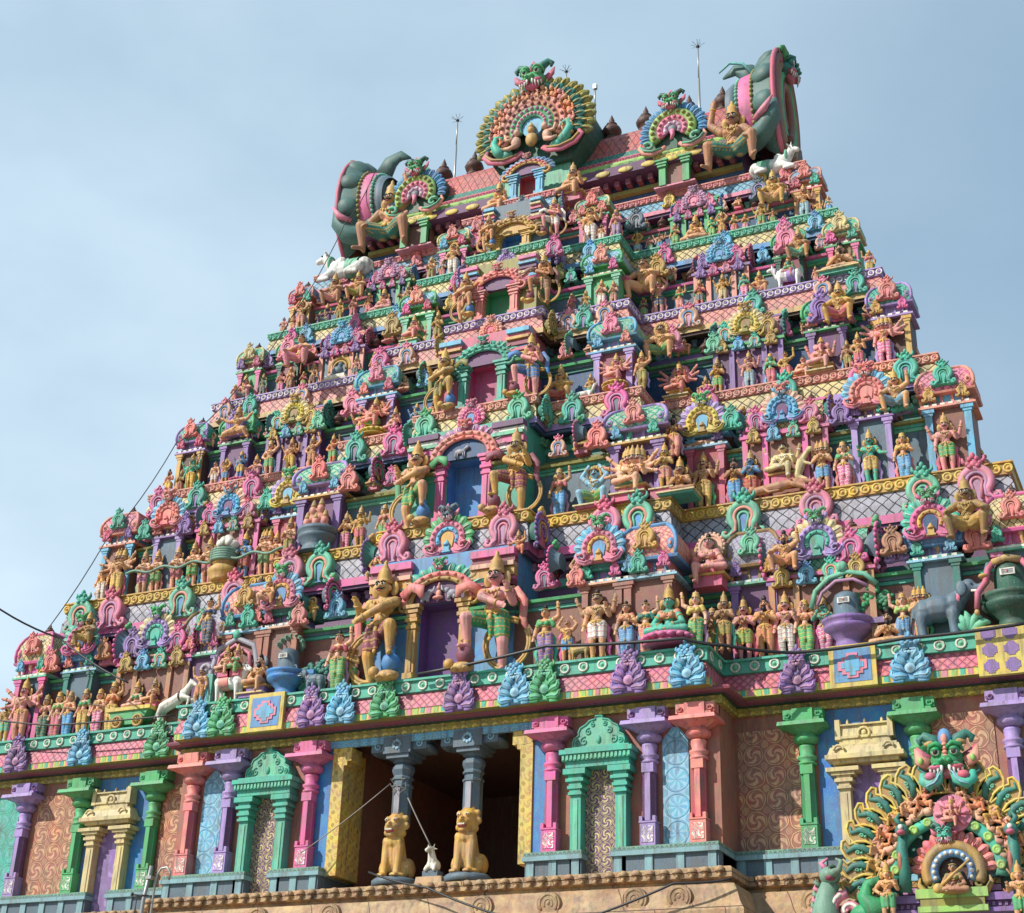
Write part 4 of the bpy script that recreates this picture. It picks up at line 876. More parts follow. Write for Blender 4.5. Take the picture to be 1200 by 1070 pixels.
aed(4, .60, [('kuta', 943, .5, lattice('sky', 'salmon', .18), 'salmon', 'brown', 'gold', 'coral', ('coral', 'maroon'), 'gold'), ('orn', 890, .72, ('slate', 'lilac', 'navy', 'slate'), .3),
             ('sala', 813, .46, ('mauve', 'mauve', 'pink', 'pink', 'mauve'), lattice('mint', 'dkteal', .18), 'green', 'navy', 'green', ['slate', 'blue', 'blue', 'blue'], 'mauve'),
             ('orn', 746, .68, ('slate', 'ltgrey', 'grey', 'slate'), .2), ('kuta', 693, .58, lattice('mint', 'sky', .18), 'cream', 'plum', 'hotpink', 'coral', ('green', 'navy'), 'hotpink'), ('shell', 657, .5, ['plum', 'hotpink', 'magenta', 'hotpink'], -1)])

# ornaments hanging on the ledges (pixel column, colours)
OM = {'g': ('mint', 'salmon', 'blue', 'teal'), 'p': ('pink', 'mauve', 'mauve', 'rose'), 't': ('teal', 'aqua', 'purple', 'teal'), 'h': ('hotpink', 'mauve', 'slate', 'hotpink'), 'w': ('peach', 'blue', 'mauve', 'pink'),
      'b': ('sky', 'ltblue', 'navy', 'blue'), 'y': ('yellow', 'ochre', 'bronze', 'ochre'), 'c': ('coral', 'pink', 'rose', 'coral'), 'G': ('mint', 'mint', 'teal', 'green'), 'l': ('lilac', 'purple', 'plum', 'purple')}
ORN = {1: ('873g 958p 1083g 1146p 712p 750g 342p 377g 277p 215g 133p 97g 592p 463p', 1.06), 2: ('830h 921t 1010h 1062t 672t 724h 232t 297h 188h 418t 463h 500G 609G', .92),
       3: ('808w 883t 965w 1003t 667w 685t 710w 355w 294t 265w 425t 447h 478w', .78), 4: ('780h 850b 919h 956b 650h 692b 417h 466b 360b 343h 537h', .70), 5: ('785y 812c 893y 921c 660y 683c 526y 489c 402c 420y 560c 575y', .62)}
OCOL = [[], [], [], [], [], []]
for k, (tx, sc) in ORN.items():
    L = LED[k]; zm = L['zb'] + (L['zt'] - L['zb']) * .5
    for it in tx.split():
        px = float(it[:-1]); x = xat(px, L['M'], zm); y = {'D': L['D'], 'M': L['M'], 'W': L['W']}[bay(k, x)]
        if y != L['M']: x = xat(px, y, zm)
        orn(LEDGES[k], (x, y - .02, zm - .05), sc * (L['zt'] - L['zb']) * .95 / (1.0 if k > 1 else 1.15), OM[it[-1]])
L = LED[0]
LO = {'u': ('purple', 'mauve'), 'b': ('sky', 'ltblue'), 'g': ('green', 'mint')}
for it in '540u 605b 640g 738u 806b 935u 1067b 453g 402b 367u 262g 234b 187g 97b 22u'.split():
    px = float(it[:-1]); zm = 4.18; x = xat(px, L['M'], zm); y = L['M'] if abs(x) < L['wM'] else L['W']; x = xat(px, y, zm)
    link('leaf_ornament', leaf_ornament_mesh(), list(LO[it[-1]]), LEDGES[0], (x, y - .03, zm - .05), 0, (rnd.uniform(.86, .95), .62, rnd.uniform(.88, .95))).rotation_euler[1] = rnd.uniform(-.05, .05)
# gables over the doorways on the ledge fronts
for k, z, r, c, f in ((1, 9.15, .78, ('green', 'pink', 'sky', 'gold', 'pink'), 'slate'), (2, 13.6, .46, ('pink', 'hotpink', 'pink', 'blue', 'pink'), 'pink'), (3, 17.3, .40, ('salmon', 'salmon', 'coral', 'rose', 'salmon'), 'salmon'), (4, 20.5, .34, ('lilac', 'purple', 'lilac', 'plum', 'lilac'), 'lilac'), (5, 23.5, .28, ('ltgrey', 'slate', 'ltblue', 'navy', 'ltgrey'), 'slate')):
    gable(TOWER, (0, LED[k]['D'] - .1 - 7.2, z - GZ), r, c, face=f)
    for s in (1, -1): shell(TOWER, (s * LED[k]['wD'], LED[k]['D'] + .3 - 7.2, z - .05 - GZ), .62 * r / .6 if k == 1 else .6, s, [SH2, ['dkteal', 'teal', 'olive', 'teal'], ['olive', 'gold', 'olive', 'olive'], ['purple', 'lilac', 'plum', 'purple'], SH2][k - 1])

# flat framed panels on the lowest ledge
def framed(px, col1, grid=False):
    zm = 4.2; x = xat(px, L['M'], zm); y = L['M'] if abs(x) < L['wM'] else L['W']; x = xat(px, y, zm); y -= .05; b = MB(); h = .55; w = .58 if not grid else .8
    if grid: h = .62
    b.box(x - w, x + w, y - .04, y + .1, zm - h + .02, zm + h, 0)
    if not grid:
        b.box(x - w + .12, x + w - .12, y - .05, y, zm - h + .14, zm + h - .12, 1)
        for a in ((.36, .12), (.26, .22), (.14, .32)): b.box(x - a[0], x + a[0], y - .07 - a[0] * .02, y, zm - a[1], zm + a[1], 2)
        for a in ((.28, .07), (.18, .16), (.08, .26)): b.box(x - a[0], x + a[0], y - .085 - a[0] * .02, y, zm - a[1], zm + a[1], 3)
        tpart(b, 'framed_panel', ['yellow', 'blue', 'pink', 'sky'])
    else:
        for i in range(3):
            for j in range(3):
                cx, cz = x + (i - 1) * .5, zm + (j - 1) * .4 + .02
                for a in ((.17, .08), (.08, .17), (.12, .12)): b.box(cx - a[0], cx + a[0], y - .05 - a[0] * .02, y, cz - a[1], cz + a[1], 1)
        tpart(b, 'pierced_panel', ['yellow', 'purple'])
framed(1000, 0); framed(313, 0); framed(1186, 0, True)

# ------------------------------------------------------------ ground storey
g0 = tempty('lower_storey'); b = MB(); zt = 3.72
for s in (1, -1):
    X = sorted((s * 3.0, s * 8.0)); b.box(X[0], X[1], .0, 2.5, -.7, zt, 0)
    X = sorted((s * 7.99, s * 17.0)); b.box(X[0], X[1], 1.35, 13, -.7, zt - .003, 0)
b.box(-3.0, 3.0, .02, 2.5, 3.36, zt - .005, 0)
put(b, 'wall', ['terracotta'], g0)
b = MB(); P = [(-17.0, 13), (-17.0, 1.35), (-8, 1.35), (-8, 0), (8, 0), (8, 1.35), (17, 1.35), (17, 13)]
b.sweep(P, [(0, 3.385), (.12, 3.385), (.13, 3.46), (.12, 3.58), (.1, 3.6), (.16, 3.605), (.16, 3.63)], [0, 0, 0, 0, 1, 1], closed=True)
b.sweep(P, [(.16, 3.63), (.3, 3.60), (.42, 3.64), (.44, 3.70), (.36, 3.76)], [2, 2, 2, 2], closed=True)
put(b, 'frieze', [scrolls('olive', 'yellow', .3, 2, 12, True), 'dkgreen', scallop('maroon', 'plum', .2, .3)], g0)
# porch room
b = MB(); st = sandstone()
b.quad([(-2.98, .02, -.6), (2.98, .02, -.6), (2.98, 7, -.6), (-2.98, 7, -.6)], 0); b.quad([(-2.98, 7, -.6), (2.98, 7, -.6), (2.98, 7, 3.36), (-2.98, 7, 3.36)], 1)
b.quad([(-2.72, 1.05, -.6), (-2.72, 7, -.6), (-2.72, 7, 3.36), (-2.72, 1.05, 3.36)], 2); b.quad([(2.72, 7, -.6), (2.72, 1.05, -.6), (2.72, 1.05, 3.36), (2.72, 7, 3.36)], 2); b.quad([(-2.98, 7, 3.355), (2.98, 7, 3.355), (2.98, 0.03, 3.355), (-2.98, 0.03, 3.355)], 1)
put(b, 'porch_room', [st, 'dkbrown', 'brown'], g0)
for s in (1, -1):
    b = MB(); X = sorted((s * 2.65, s * 3.0)); b.box(X[0], X[1], -.06, 1.1, -.25, 3.18, 0); X = sorted((s * 2.42, s * 3.0)); b.box(X[0], X[1], -.065, .5, 2.82, 3.18, 0); X = sorted((s * 2.55, s * 2.66)); b.box(X[0], X[1], -.062, .5, 2.7, 2.82, 0)
    put(b, 'door_jamb', [scrolls('yellow', 'gold', .35, 2, 14, False)], g0)
b = MB(); b.box(-3.35, 3.35, -.09, .015, 3.185, 3.38); put(b, 'lintel', [scallop('sky', 'ltblue', .3, .2)], g0)
def wallpanel(x0, x1, z0, z1, y, m, pointed=False, name='wall_panel'):
    b = MB()
    if pointed: b.prism([(x0, z0), (x1, z0), (x1, z1 - .3), ((x0 + x1) / 2 + .08, z1), ((x0 + x1) / 2 - .08, z1), (x0, z1 - .3)], y, y + .1, 1, 0)
    else: b.box(x0, x1, y, y + .1, z0, z1)
    put(b, name, [m, 'slate'], g0)
SCRB = scrolls('terracotta', 'clay', .55, 3, 15)
for s in (1, -1):
    X = lambda a, c: sorted((s * a, s * c))
    wallpanel(*X(3.02, 3.5), -.1, 3.16, -.008, paint('royal'))
    wallpanel(*X(6.52, 7.2), -.05, 2.9, -.03, scrolls('ltblue', 'sky', .66, 8, 6), True)
    wallpanel(*X(8.06, 9.62), -.05, 3.0, 1.32, SCRB); wallpanel(*X(10.1, 12.4), -.1, 3.37, 1.335, paint('royal')); wallpanel(*X(12.9, 14.35), -.05, 3.0, 1.32, SCRB); wallpanel(*X(15.1, 16.9), -.05, 3.1, 1.32, scrolls('teal', 'aqua', .55, 3, 15))
def pillar(x, y, col, dk):
    g = empty('pillar', (x, y, 0), 0, g0)
    b = MB(); b.box(-.2, .2, -.22, .2, -.05, .5, 0); b.box(-.15, .15, -.235, -.22, .03, .42, 1); b.box(-.22, .22, -.24, .2, .5, .54, 0)
    for s in (1, -1): b.box(s * .17 - .04, s * .17 + .04, -.235, -.1, .54, .66, 0)
    put(b, 'pillar_base', [col, scrolls(col, 'ivory', .3, 3, 14)], g)
    b = MB(); b.lathe([(.19, .54), (.19, 1.75)], seg=8, rot=PI / 8, smooth=False, m=1); b.box(-.07, .07, -.2, -.15, .56, 1.73, 0); b.box(-.155, .155, -.195, .1, 1.75, 1.98, 0)
    b.lathe([(.2, 1.98), (.23, 2.0), (.23, 2.05), (.17, 2.08), (.24, 2.14), (.24, 2.2), (.17, 2.24), (.2, 2.42), (.2, 2.46), (.15, 2.5)], seg=14); put(b, 'shaft', [col, dk], g)
    b = MB(); b.lathe([(.15, 2.5), (.26, 2.54), (.32, 2.6), (.32, 2.68), (.24, 2.73), (.3, 2.76)], seg=14); b.lathe([(.3, 2.76), (.5, 2.88), (.58, 2.9)], seg=8, rot=PI / 8, smooth=False); b.box(-.6, .6, -.55, .3, 2.9, 3.0, 0, .02)
    b.box(-.26, .26, -.32, .2, 3.0, 3.37); b.box(-.5, .5, -.26, .2, 3.12, 3.36); b.box(-.42, .42, -.30, .2, 3.05, 3.12)
    b.tube([(x_, -.27, z) for x_, _, z in spiral((.38, 3.22), .02, .09, 0, 1, 8)], .03, 5, 1); b.tube([(-x_, -.27, z) for x_, _, z in spiral((.38, 3.22), .02, .09, 0, 1, 8)], .03, 5, 1); put(b, 'capital', [col, dk], g)
    return g
for s in (1, -1):
    pillar(s * 3.6, -.12, 'hotpink', 'magenta'); pillar(s * 6.22, -.12, 'lilac', 'plum'); pillar(s * 7.5, -.12, 'coral', 'red'); pillar(s * 9.85, 1.23, 'green', 'doorgreen'); pillar(s * 12.57, 1.23, 'green', 'doorgreen'); pillar(s * 14.75, 1.23, 'lilac', 'plum')
# pedestal course
for s in (1, -1):
    for x0, x1, y in ((2.99, 4.5, -.45), (5.32, 8.0, -.45), (8.0, 10.95, .9), (11.75, 17, .9)):
        b = MB(); X = sorted((s * x0, s * x1)); b.box(X[0], X[1], y + .1, y + 1.8, -.75, -.28, 1); b.box(X[0] - .05, X[1] + .05, y, y + 1.8, -.28, -.17, 0); b.box(X[0] - .02, X[1] + .02, y + .05, y + 1.8, -.17, -.06, 2)
        n = max(2, int((x1 - x0) / .7) + 1)
        for i in range(n): c = X[0] + .15 + (X[1] - X[0] - .3) * i / (n - 1); b.box(c - .1, c + .1, y + .06, y + .1, -.74, -.281, 0)
        put(b, 'pedestal_course', ['ltslate', 'slate', scallop('sage', 'slate', .12, .15)], g0)
def green_niche(x, y):
    g = empty('niche', (x, y, 0), 0, g0); b = MB(); b.box(-.46, .46, -.02, .05, -.7, 1.98, 0); put(b, 'niche_panel', [scrolls('plum', 'straw', .31, 3, 17, True)], g)
    for s in (1, -1):
        b = MB(); c = s * .6; b.box(c - .14, c + .14, -.34, .0, -.7, 1.3); b.box(c - .06, c + .06, -.36, -.34, -.1, 1.2, 1)
        for i, (w, a, h) in enumerate(((.18, 1.3, .07), (.14, 1.37, .08), (.2, 1.45, .08), (.16, 1.53, .1), (.24, 1.63, .08), (.18, 1.71, .1), (.3, 1.81, .14))): b.box(c - w, c + w, -.3 - w * .6, -.001 * i, a, a + h)
        put(b, 'post', ['teal', 'mint'], g)
    b = MB(); b.box(-.85, .85, -.42, -.01, 1.98, 2.14); b.box(-.92, .92, -.5, -.012, 2.14, 2.3); b.box(-.98, .98, -.56, -.013, 2.3, 2.42); b.box(-.86, .86, -.46, -.014, 2.42, 2.48)
    for i in range(17): c = -.88 + .11 * i; b.box(c - .03, c + .03, -.53, -.5, 2.16, 2.28, 1)
    put(b, 'niche_lintel', ['teal', 'mint'], g)
    b = MB(); pl = [(-.74, 0), (.74, 0), (.76, .14), (.72, .26), (.58, .34), (.6, .42), (.54, .54), (.38, .62), (.28, .72), (.1, .76), (.1, .84), (-.1, .84), (-.1, .76), (-.28, .72), (-.38, .62), (-.54, .54), (-.6, .42), (-.58, .34), (-.72, .26), (-.76, .14)]
    b.prism(pl, -.3, 0, 0, 1, .03); b.tube([(px_ * .93, -.31, .03 + pz * .93) for px_, pz in pl], .025, 5, 0, closed=True); b.ell((0, -.3, .2), (.07, .05, .11), 0, 8, 6)
    for s in (1, -1):
        for c, r in (((.4, .18), .12), ((.28, .42), .1), ((.58, .14), .08), ((.16, .6), .07)): b.tube([(s * x_, -.31, z) for x_, _, z in spiral(c, .015, r, 0, 1.3, 12)], .02, 5, 0)
    put(b, 'niche_roof', ['teal', 'mint'], g, loc=(0, 0, 2.48)); return g
def cream_niche(x, y):
    g = empty('niche', (x, y, 0), 0, g0); b = MB(); b.box(-.42, .42, -.02, .05, -.7, 1.9, 0); put(b, 'niche_panel', [scrolls('purple', 'lilac', .84, 5, 9, False)], g)
    for s in (1, -1):
        b = MB(); c = s * .56; b.box(c - .13, c + .13, -.3, 0, -.7, 1.3); b.box(c - .05, c + .05, -.32, -.3, -.1, 1.2)
        for i, (w, a, h) in enumerate(((.17, 1.3, .07), (.13, 1.37, .09), (.22, 1.46, .08), (.17, 1.54, .08), (.28, 1.62, .07), (.4, 1.7, .1))): b.box(c - w, c + w, -.28 - w * .5, -.001 * i, a, a + h)
        put(b, 'post', ['cream'], g)
    b = MB(); b.box(-.8, .8, -.4, -.01, 1.9, 1.99); b.box(-.95, .95, -.52, -.011, 1.99, 2.1); b.box(-.9, .9, -.48, -.012, 2.1, 2.3, 0, .07); b.box(-.78, .78, -.38, -.013, 2.3, 2.36)
    b.box(-.62, .62, -.3, -.014, 2.36, 2.52); b.box(-.7, .7, -.34, -.015, 2.52, 2.58); b.box(-.62, .62, -.3, -.016, 2.58, 2.84, 0, .04); b.box(-.68, .68, -.33, -.017, 2.84, 2.88)
    for s in (1, -1):
        b.box(s * .64 - .07, s * .64 + .07, -.35, -.018, 2.5, 3.0, 0, .01)
        for q in (.42, .0): b.lathe([(.06, 0), (.07, .03), (.03, .07), (.04, .1), (0, .17)], (s * q, -.15, 2.88), 8)
        b.tube([(s * (.6 + x_), -.5, 2.2 + z) for x_, _, z in arc(.12, 0, PI, 8)], .035, 5)
    b.tube([(x_, -.33, 2.62 + z) for x_, _, z in arc(.14, R_(-40), R_(220), 12)], .04, 6); b.ell((0, -.31, 2.64), (.07, .05, .08)); put(b, 'niche_roof', ['cream'], g); return g
for s in (1, -1): green_niche(s * 4.93, -.01); cream_niche(s * 11.33, 1.33)
# stone base with carved cornice
b = MB(); P = [(-17.6, 14), (-17.6, .75), (-8.35, .75), (-8.35, -.62), (8.35, -.62), (8.35, .75), (17.6, .75), (17.6, 14)]
b.sweep(P, [(-3, -.70), (0, -.70), (.05, -.74), (.05, -.95), (-.1, -1.0), (-.1, -1.06), (.12, -1.12), (.22, -1.3), (.3, -1.55), (.42, -1.75), (.42, -1.86), (.1, -1.87), (0, -1.95), (0, -3.2), (.25, -3.25), (.25, -3.6), (0, -3.7), (0, -8.6), (.5, -8.7), (.5, GZ + .02)], [0] * 19)
put(b, 'stone_base', [st], g0)
b = MB(); rs = random.Random(3)
def knobs(x0, x1, y):
    n = int((x1 - x0) / .34)
    for i in range(n):
        x = x0 + (i + .5) * (x1 - x0) / n + rs.uniform(-.02, .02); b.ell((x, y - .06, -.80 + rs.uniform(-.01, .01)), (.13, .12, .10), 0, 8, 5); b.ell((x, y - .08, -.93), (.06, .09, .07), 0, 7, 5)
knobs(-8.3, 8.3, -.62); knobs(8.5, 17.4, .75); knobs(-17.4, -8.5, .75); o = put(b, 'bud_course', [st], g0); o['kind'] = 'stuff'
for x, y in [(x, -1.0) for x in (-6.6, -4.4, -2.2, 2.1, 3.9, 6.1, 7.2)] + [(s * x, .42) for x in (10, 12.5, 15) for s in (1, -1)]:
    q = MB(); pl = [(.4 * math.cos(R_(t)), .36 * math.sin(R_(t))) for t in range(-50, 231, 14)] + [(-.34, -.36), (.34, -.36)]
    q.prism(pl, -.1, .3, 0, bev=.05); q.tube([(x_, -.1, z) for x_, _, z in arc(.28, R_(-40), R_(220), 16)], .045, 6); q.tube([(x_, -.1, z) for x_, _, z in arc(.14, R_(-40), R_(220), 12)], .035, 6); q.ell((0, -.08, .02), (.07, .06, .08))
    for s in (1, -1): q.ell((s * .3, -.09, -.28), (.08, .05, .07))
    put(q, 'carved_medallion', [st], g0, loc=(x, y + .09, -1.42), sc=(.8, .5, .8))

# ------------------------------------------------------------ barrel roof
gr = tempty('roof'); b = MB(); xe = 7.4
prof = [(6.75, 24.0, 6), (6.75, 24.45, 5), (6.55, 24.46, 5), (6.55, 24.62, 6), (6.7, 24.63, 6), (6.7, 24.9, 0), (5.98, 24.95, 0), (5.95, 25.30, 1), (6.05, 25.31, 1), (6.02, 25.44, 1), (6.08, 25.58, 2), (6.14, 25.59, 2), (6.1, 25.7, 2), (6.16, 25.8, 3), (6.2, 25.81, 3), (6.3, 26.1, 4), (6.32, 26.11, 4), (6.5, 26.95, 4), (6.75, 27.3, 4), (7.05, 27.48, 4)]
full = prof + [(2 * 7.4 - y, z, m) for y, z, m in prof[::-1]]; v = 0; pm = None
for (y0, z0, m0), (y1, z1, _) in zip(full, full[1:]):
    dv = math.hypot(y1 - y0, z1 - z0); v = v if m0 == pm else 0; pm = m0
    b.quad([(-xe, y0, z0), (xe, y0, z0), (xe, y1, z1), (-xe, y1, z1)], m0, [(-xe, v), (xe, v), (xe, v + dv), (-xe, v + dv)]); v += dv
for s in (1, -1): b.quad([(s * xe, y, z) for y, z, _ in (full if s > 0 else full[::-1])], 0)
put(b, 'barrel_vault', ['plum', scallop('lime', 'green', .42, .3), scallop('rose', 'maroon', .22, .3), tiles('dkteal', 'teal', .42), tiles('tile', 'maroon', .3), 'olive', 'winkblue'], gr)
b = MB(); x = -xe + .4
while x < xe:
    b.ell((x, 5.95, 25.08), (.28, .04, .12), 0, 14, 6); x += .86
put(b, 'eave_discs', ['yellow'], gr)['kind'] = 'stuff'
b = MB(); x = -xe + .2
while x < xe: b.box(x - .09, x + .09, 6.25, 6.72, 24.66, 24.9, 0); x += .42
put(b, 'eave_brackets', ['maroon'], gr)['kind'] = 'stuff'
for px, zz in ((717, 27.45), (757, 27.45), (847, 27.45), (556, 27.45), (520, 27.45), (808, 27.45), (590, 27.45)):
    f = link('finial', finial_mesh(), ['dkbrown'], gr, (xat(px, 7.2, 28.0), 7.2, zz - .05), 0, (1.05, 1.05, 1.3))
def side_gable(x):
    g = empty('roof_gable', (x, 6.0, 24.0), 0, gr)
    b = MB(); b.box(-.55, .55, .12, .9, 0, 1.1, 0); b.box(-.75, .75, -.02, 1.1, -.06, .0, 1); b.box(-.75, .75, -.08, 1.1, 1.1, 1.28, 2); put(b, 'gable_base', ['brown', 'pink', scallop('yellow', 'olive', .18, .2)], g)
    for s in (1, -1):
        p = MB(); c = s * .43; p.box(c - .12, c + .12, -.06, .2, 0, .75)
        for i, (w, a) in enumerate(((.16, .75), (.13, .81), (.19, .86), (.16, .92), (.24, .98))): p.box(c - w, c + w, -.04 - w * .5, .2 - .001 * i, a, a + .06)
        put(p, 'pilaster', ['green'], g)
    b = MB(); b.prism([(1.2 * math.cos(R_(t)), 1.05 * math.sin(R_(t))) for t in range(-35, 216, 12)] + [(-.9, -.8), (.9, -.8)], .05, 1.1, 0); put(b, 'hood', ['dkgreen'], g, loc=(0, 0, 2.35))
    h = 2.25
    link('feather_fan', fan_mesh(19, .86, 1.2, -15, 195), ['blue', 'sky'], g, (0, -.02, h), 0, (1.03, 1.03, .98)); link('arch', band_mesh(.72, .17, 13, -35, 215), ['lime', 'olive'], g, (0, -.05, h)); link('arch', band_mesh(.48, .14, 10, -35, 215), ['pink', 'rose'], g, (0, -.05, h))
    link('arch', band_mesh(.27, .1, 6, -35, 215), ['mauve', 'ivory'], g, (0, -.05, h)); b = MB(); b.ell((0, -.1, 0), (.17, .1, .16), 0, 10, 7); b.tube([(0, -.14, -.1), (.03, -.16, -.3), (-.04, -.16, -.5)], [.1, .08, .04], 7, 1); put(b, 'boss', ['grey', 'pink'], g, loc=(0, -.03, h))
    link('base_scroll', scroll_mesh(), ['salmon', 'mint'], g, (0, -.08, h - .22), 0, (1.28, 1.28, 1.15)); link('monster_face', face_mesh(), ['green', 'white', 'black', 'rose', 'dkgreen'], g, (0, -.12, h + 1.08), 0, 1.12)
    b = MB(); b.tube([(-.5, .3, 1.05), (0, .35, 1.55), (.5, .3, 1.05)], [.1, .2, .1], 8, 0, flat=.6); put(b, 'crest', ['mint'], g, loc=(0, 0, h))
side_gable(5.12); side_gable(-5.12)
# great central gable
g = empty('roof_gable', (.05, 5.35, 27.35), 0, gr); R = 2.0
b = MB(); b.prism([(2.05 * math.cos(R_(t)), 2.0 * math.sin(R_(t))) for t in range(-38, 219, 10)] + [(-1.4, -1.6), (1.4, -1.6)], .1, 2.0, 0); put(b, 'hood', ['dkgreen'], g)
b = MB(); b.box(-1.3, 1.3, .3, 2.0, -3.4, -1.2, 0); b.box(-1.5, 1.5, .2, 2.0, -1.35, -1.2, 1); put(b, 'gable_base', ['mint', 'rose'], g)
link('feather_fan', fan_mesh(24, .80, 1.12, -22, 202), ['olive', 'yellow'], g, (0, -.05, 0), 0, (2.1, 2.2, 2.0)); link('feather_fan', fan_mesh(24, .80, 1.0, -22, 202), ['dkteal', 'ochre'], g, (0, -.2, 0), 0, (2.0, 1.4, 1.9))
# a ring of small crouching cherubs round the arch
for i in range(15):
    a = R_(-18 + 216 * i / 14); q = MB(); q.ell((0, 0, 0), (.13, .12, .15), 0, 8, 6); q.ell((0, -.1, .2), (.09, .09, .1), 0, 8, 6)
    for s in (1, -1): q.tube([(s * .1, -.05, .1), (s * .2, -.1, .02), (s * .14, -.16, .12)], [.045, .04, .03], 6, 0); q.tube([(s * .07, -.05, -.1), (s * .18, -.14, -.08), (s * .12, -.12, -.22)], [.06, .05, .035], 6, 0)
    put(q, 'cherub', [['tan', 'salmon', 'orange'][i % 3]], g, loc=(1.48 * math.cos(a), -.22, 1.42 * math.sin(a)), sc=1.05)
for r, th, c1, c2, z in ((1.22, .17, 'salmon', 'brown', -.18), (.98, .15, 'fawn', 'maroon', -.2), (.76, .15, 'green', 'mauve', -.22), (.54, .13, 'mint', 'pink', -.24)):
    link('arch', band_mesh(r, th, 15, -30, 210), [c1, c2], g, (0, z, -.05))
b = MB(); b.prism([(.42 * math.cos(R_(t)), .42 * math.sin(R_(t))) for t in range(0, 360, 15)], -.25, .1, 0); put(b, 'boss', ['sky'], g, loc=(0, 0, -.05))
link('base_scroll', scroll_mesh(), ['rose', 'ochre'], g, (0, -.12, -.42), 0, (2.0, 1.3, 1.45)); link('monster_face', face_mesh(), ['green', 'white', 'black', 'rose', 'dkteal'], g, (0, -.15, 2.05), 0, 1.75)
for s in (1, -1):
    b = MB(); b.tube([(s * 1.15, -.2, -1.05), (s * 1.35, -.3, -.85), (s * 1.5, -.3, -.5), (s * 1.42, -.3, -.22), (s * 1.2, -.3, -.25), (s * 1.15, -.32, -.4)], [.22, .2, .15, .12, .09, .04], 9); b.ell((s * 1.05, -.2, -1.05), (.3, .2, .2)); put(b, 'peacock', ['teal'], g)
    b = MB(); b.ell((s * .62, -.3, -.62), (.2, .16, .26)); b.ell((s * .55, -.4, -.28), (.13, .13, .14)); b.tube([(s * .7, -.35, -.5), (s * .95, -.45, -.55), (s * 1.0, -.45, -.3)], [.08, .06, .05], 7); b.tube([(s * .55, -.35, -.8), (s * .85, -.45, -.95), (s * 1.05, -.4, -.85)], [.1, .08, .05], 7); put(b, 'relief_figure', ['peach'], g)
b = MB(); b.ell((0, -.3, -.65), (.24, .18, .3)); b.ell((0, -.38, -.28), (.14, .13, .16)); b.lathe([(.14, 0), (.1, .12), (0, .3)], (0, -.36, -.2), 9); put(b, 'relief_figure', ['gold'], g)
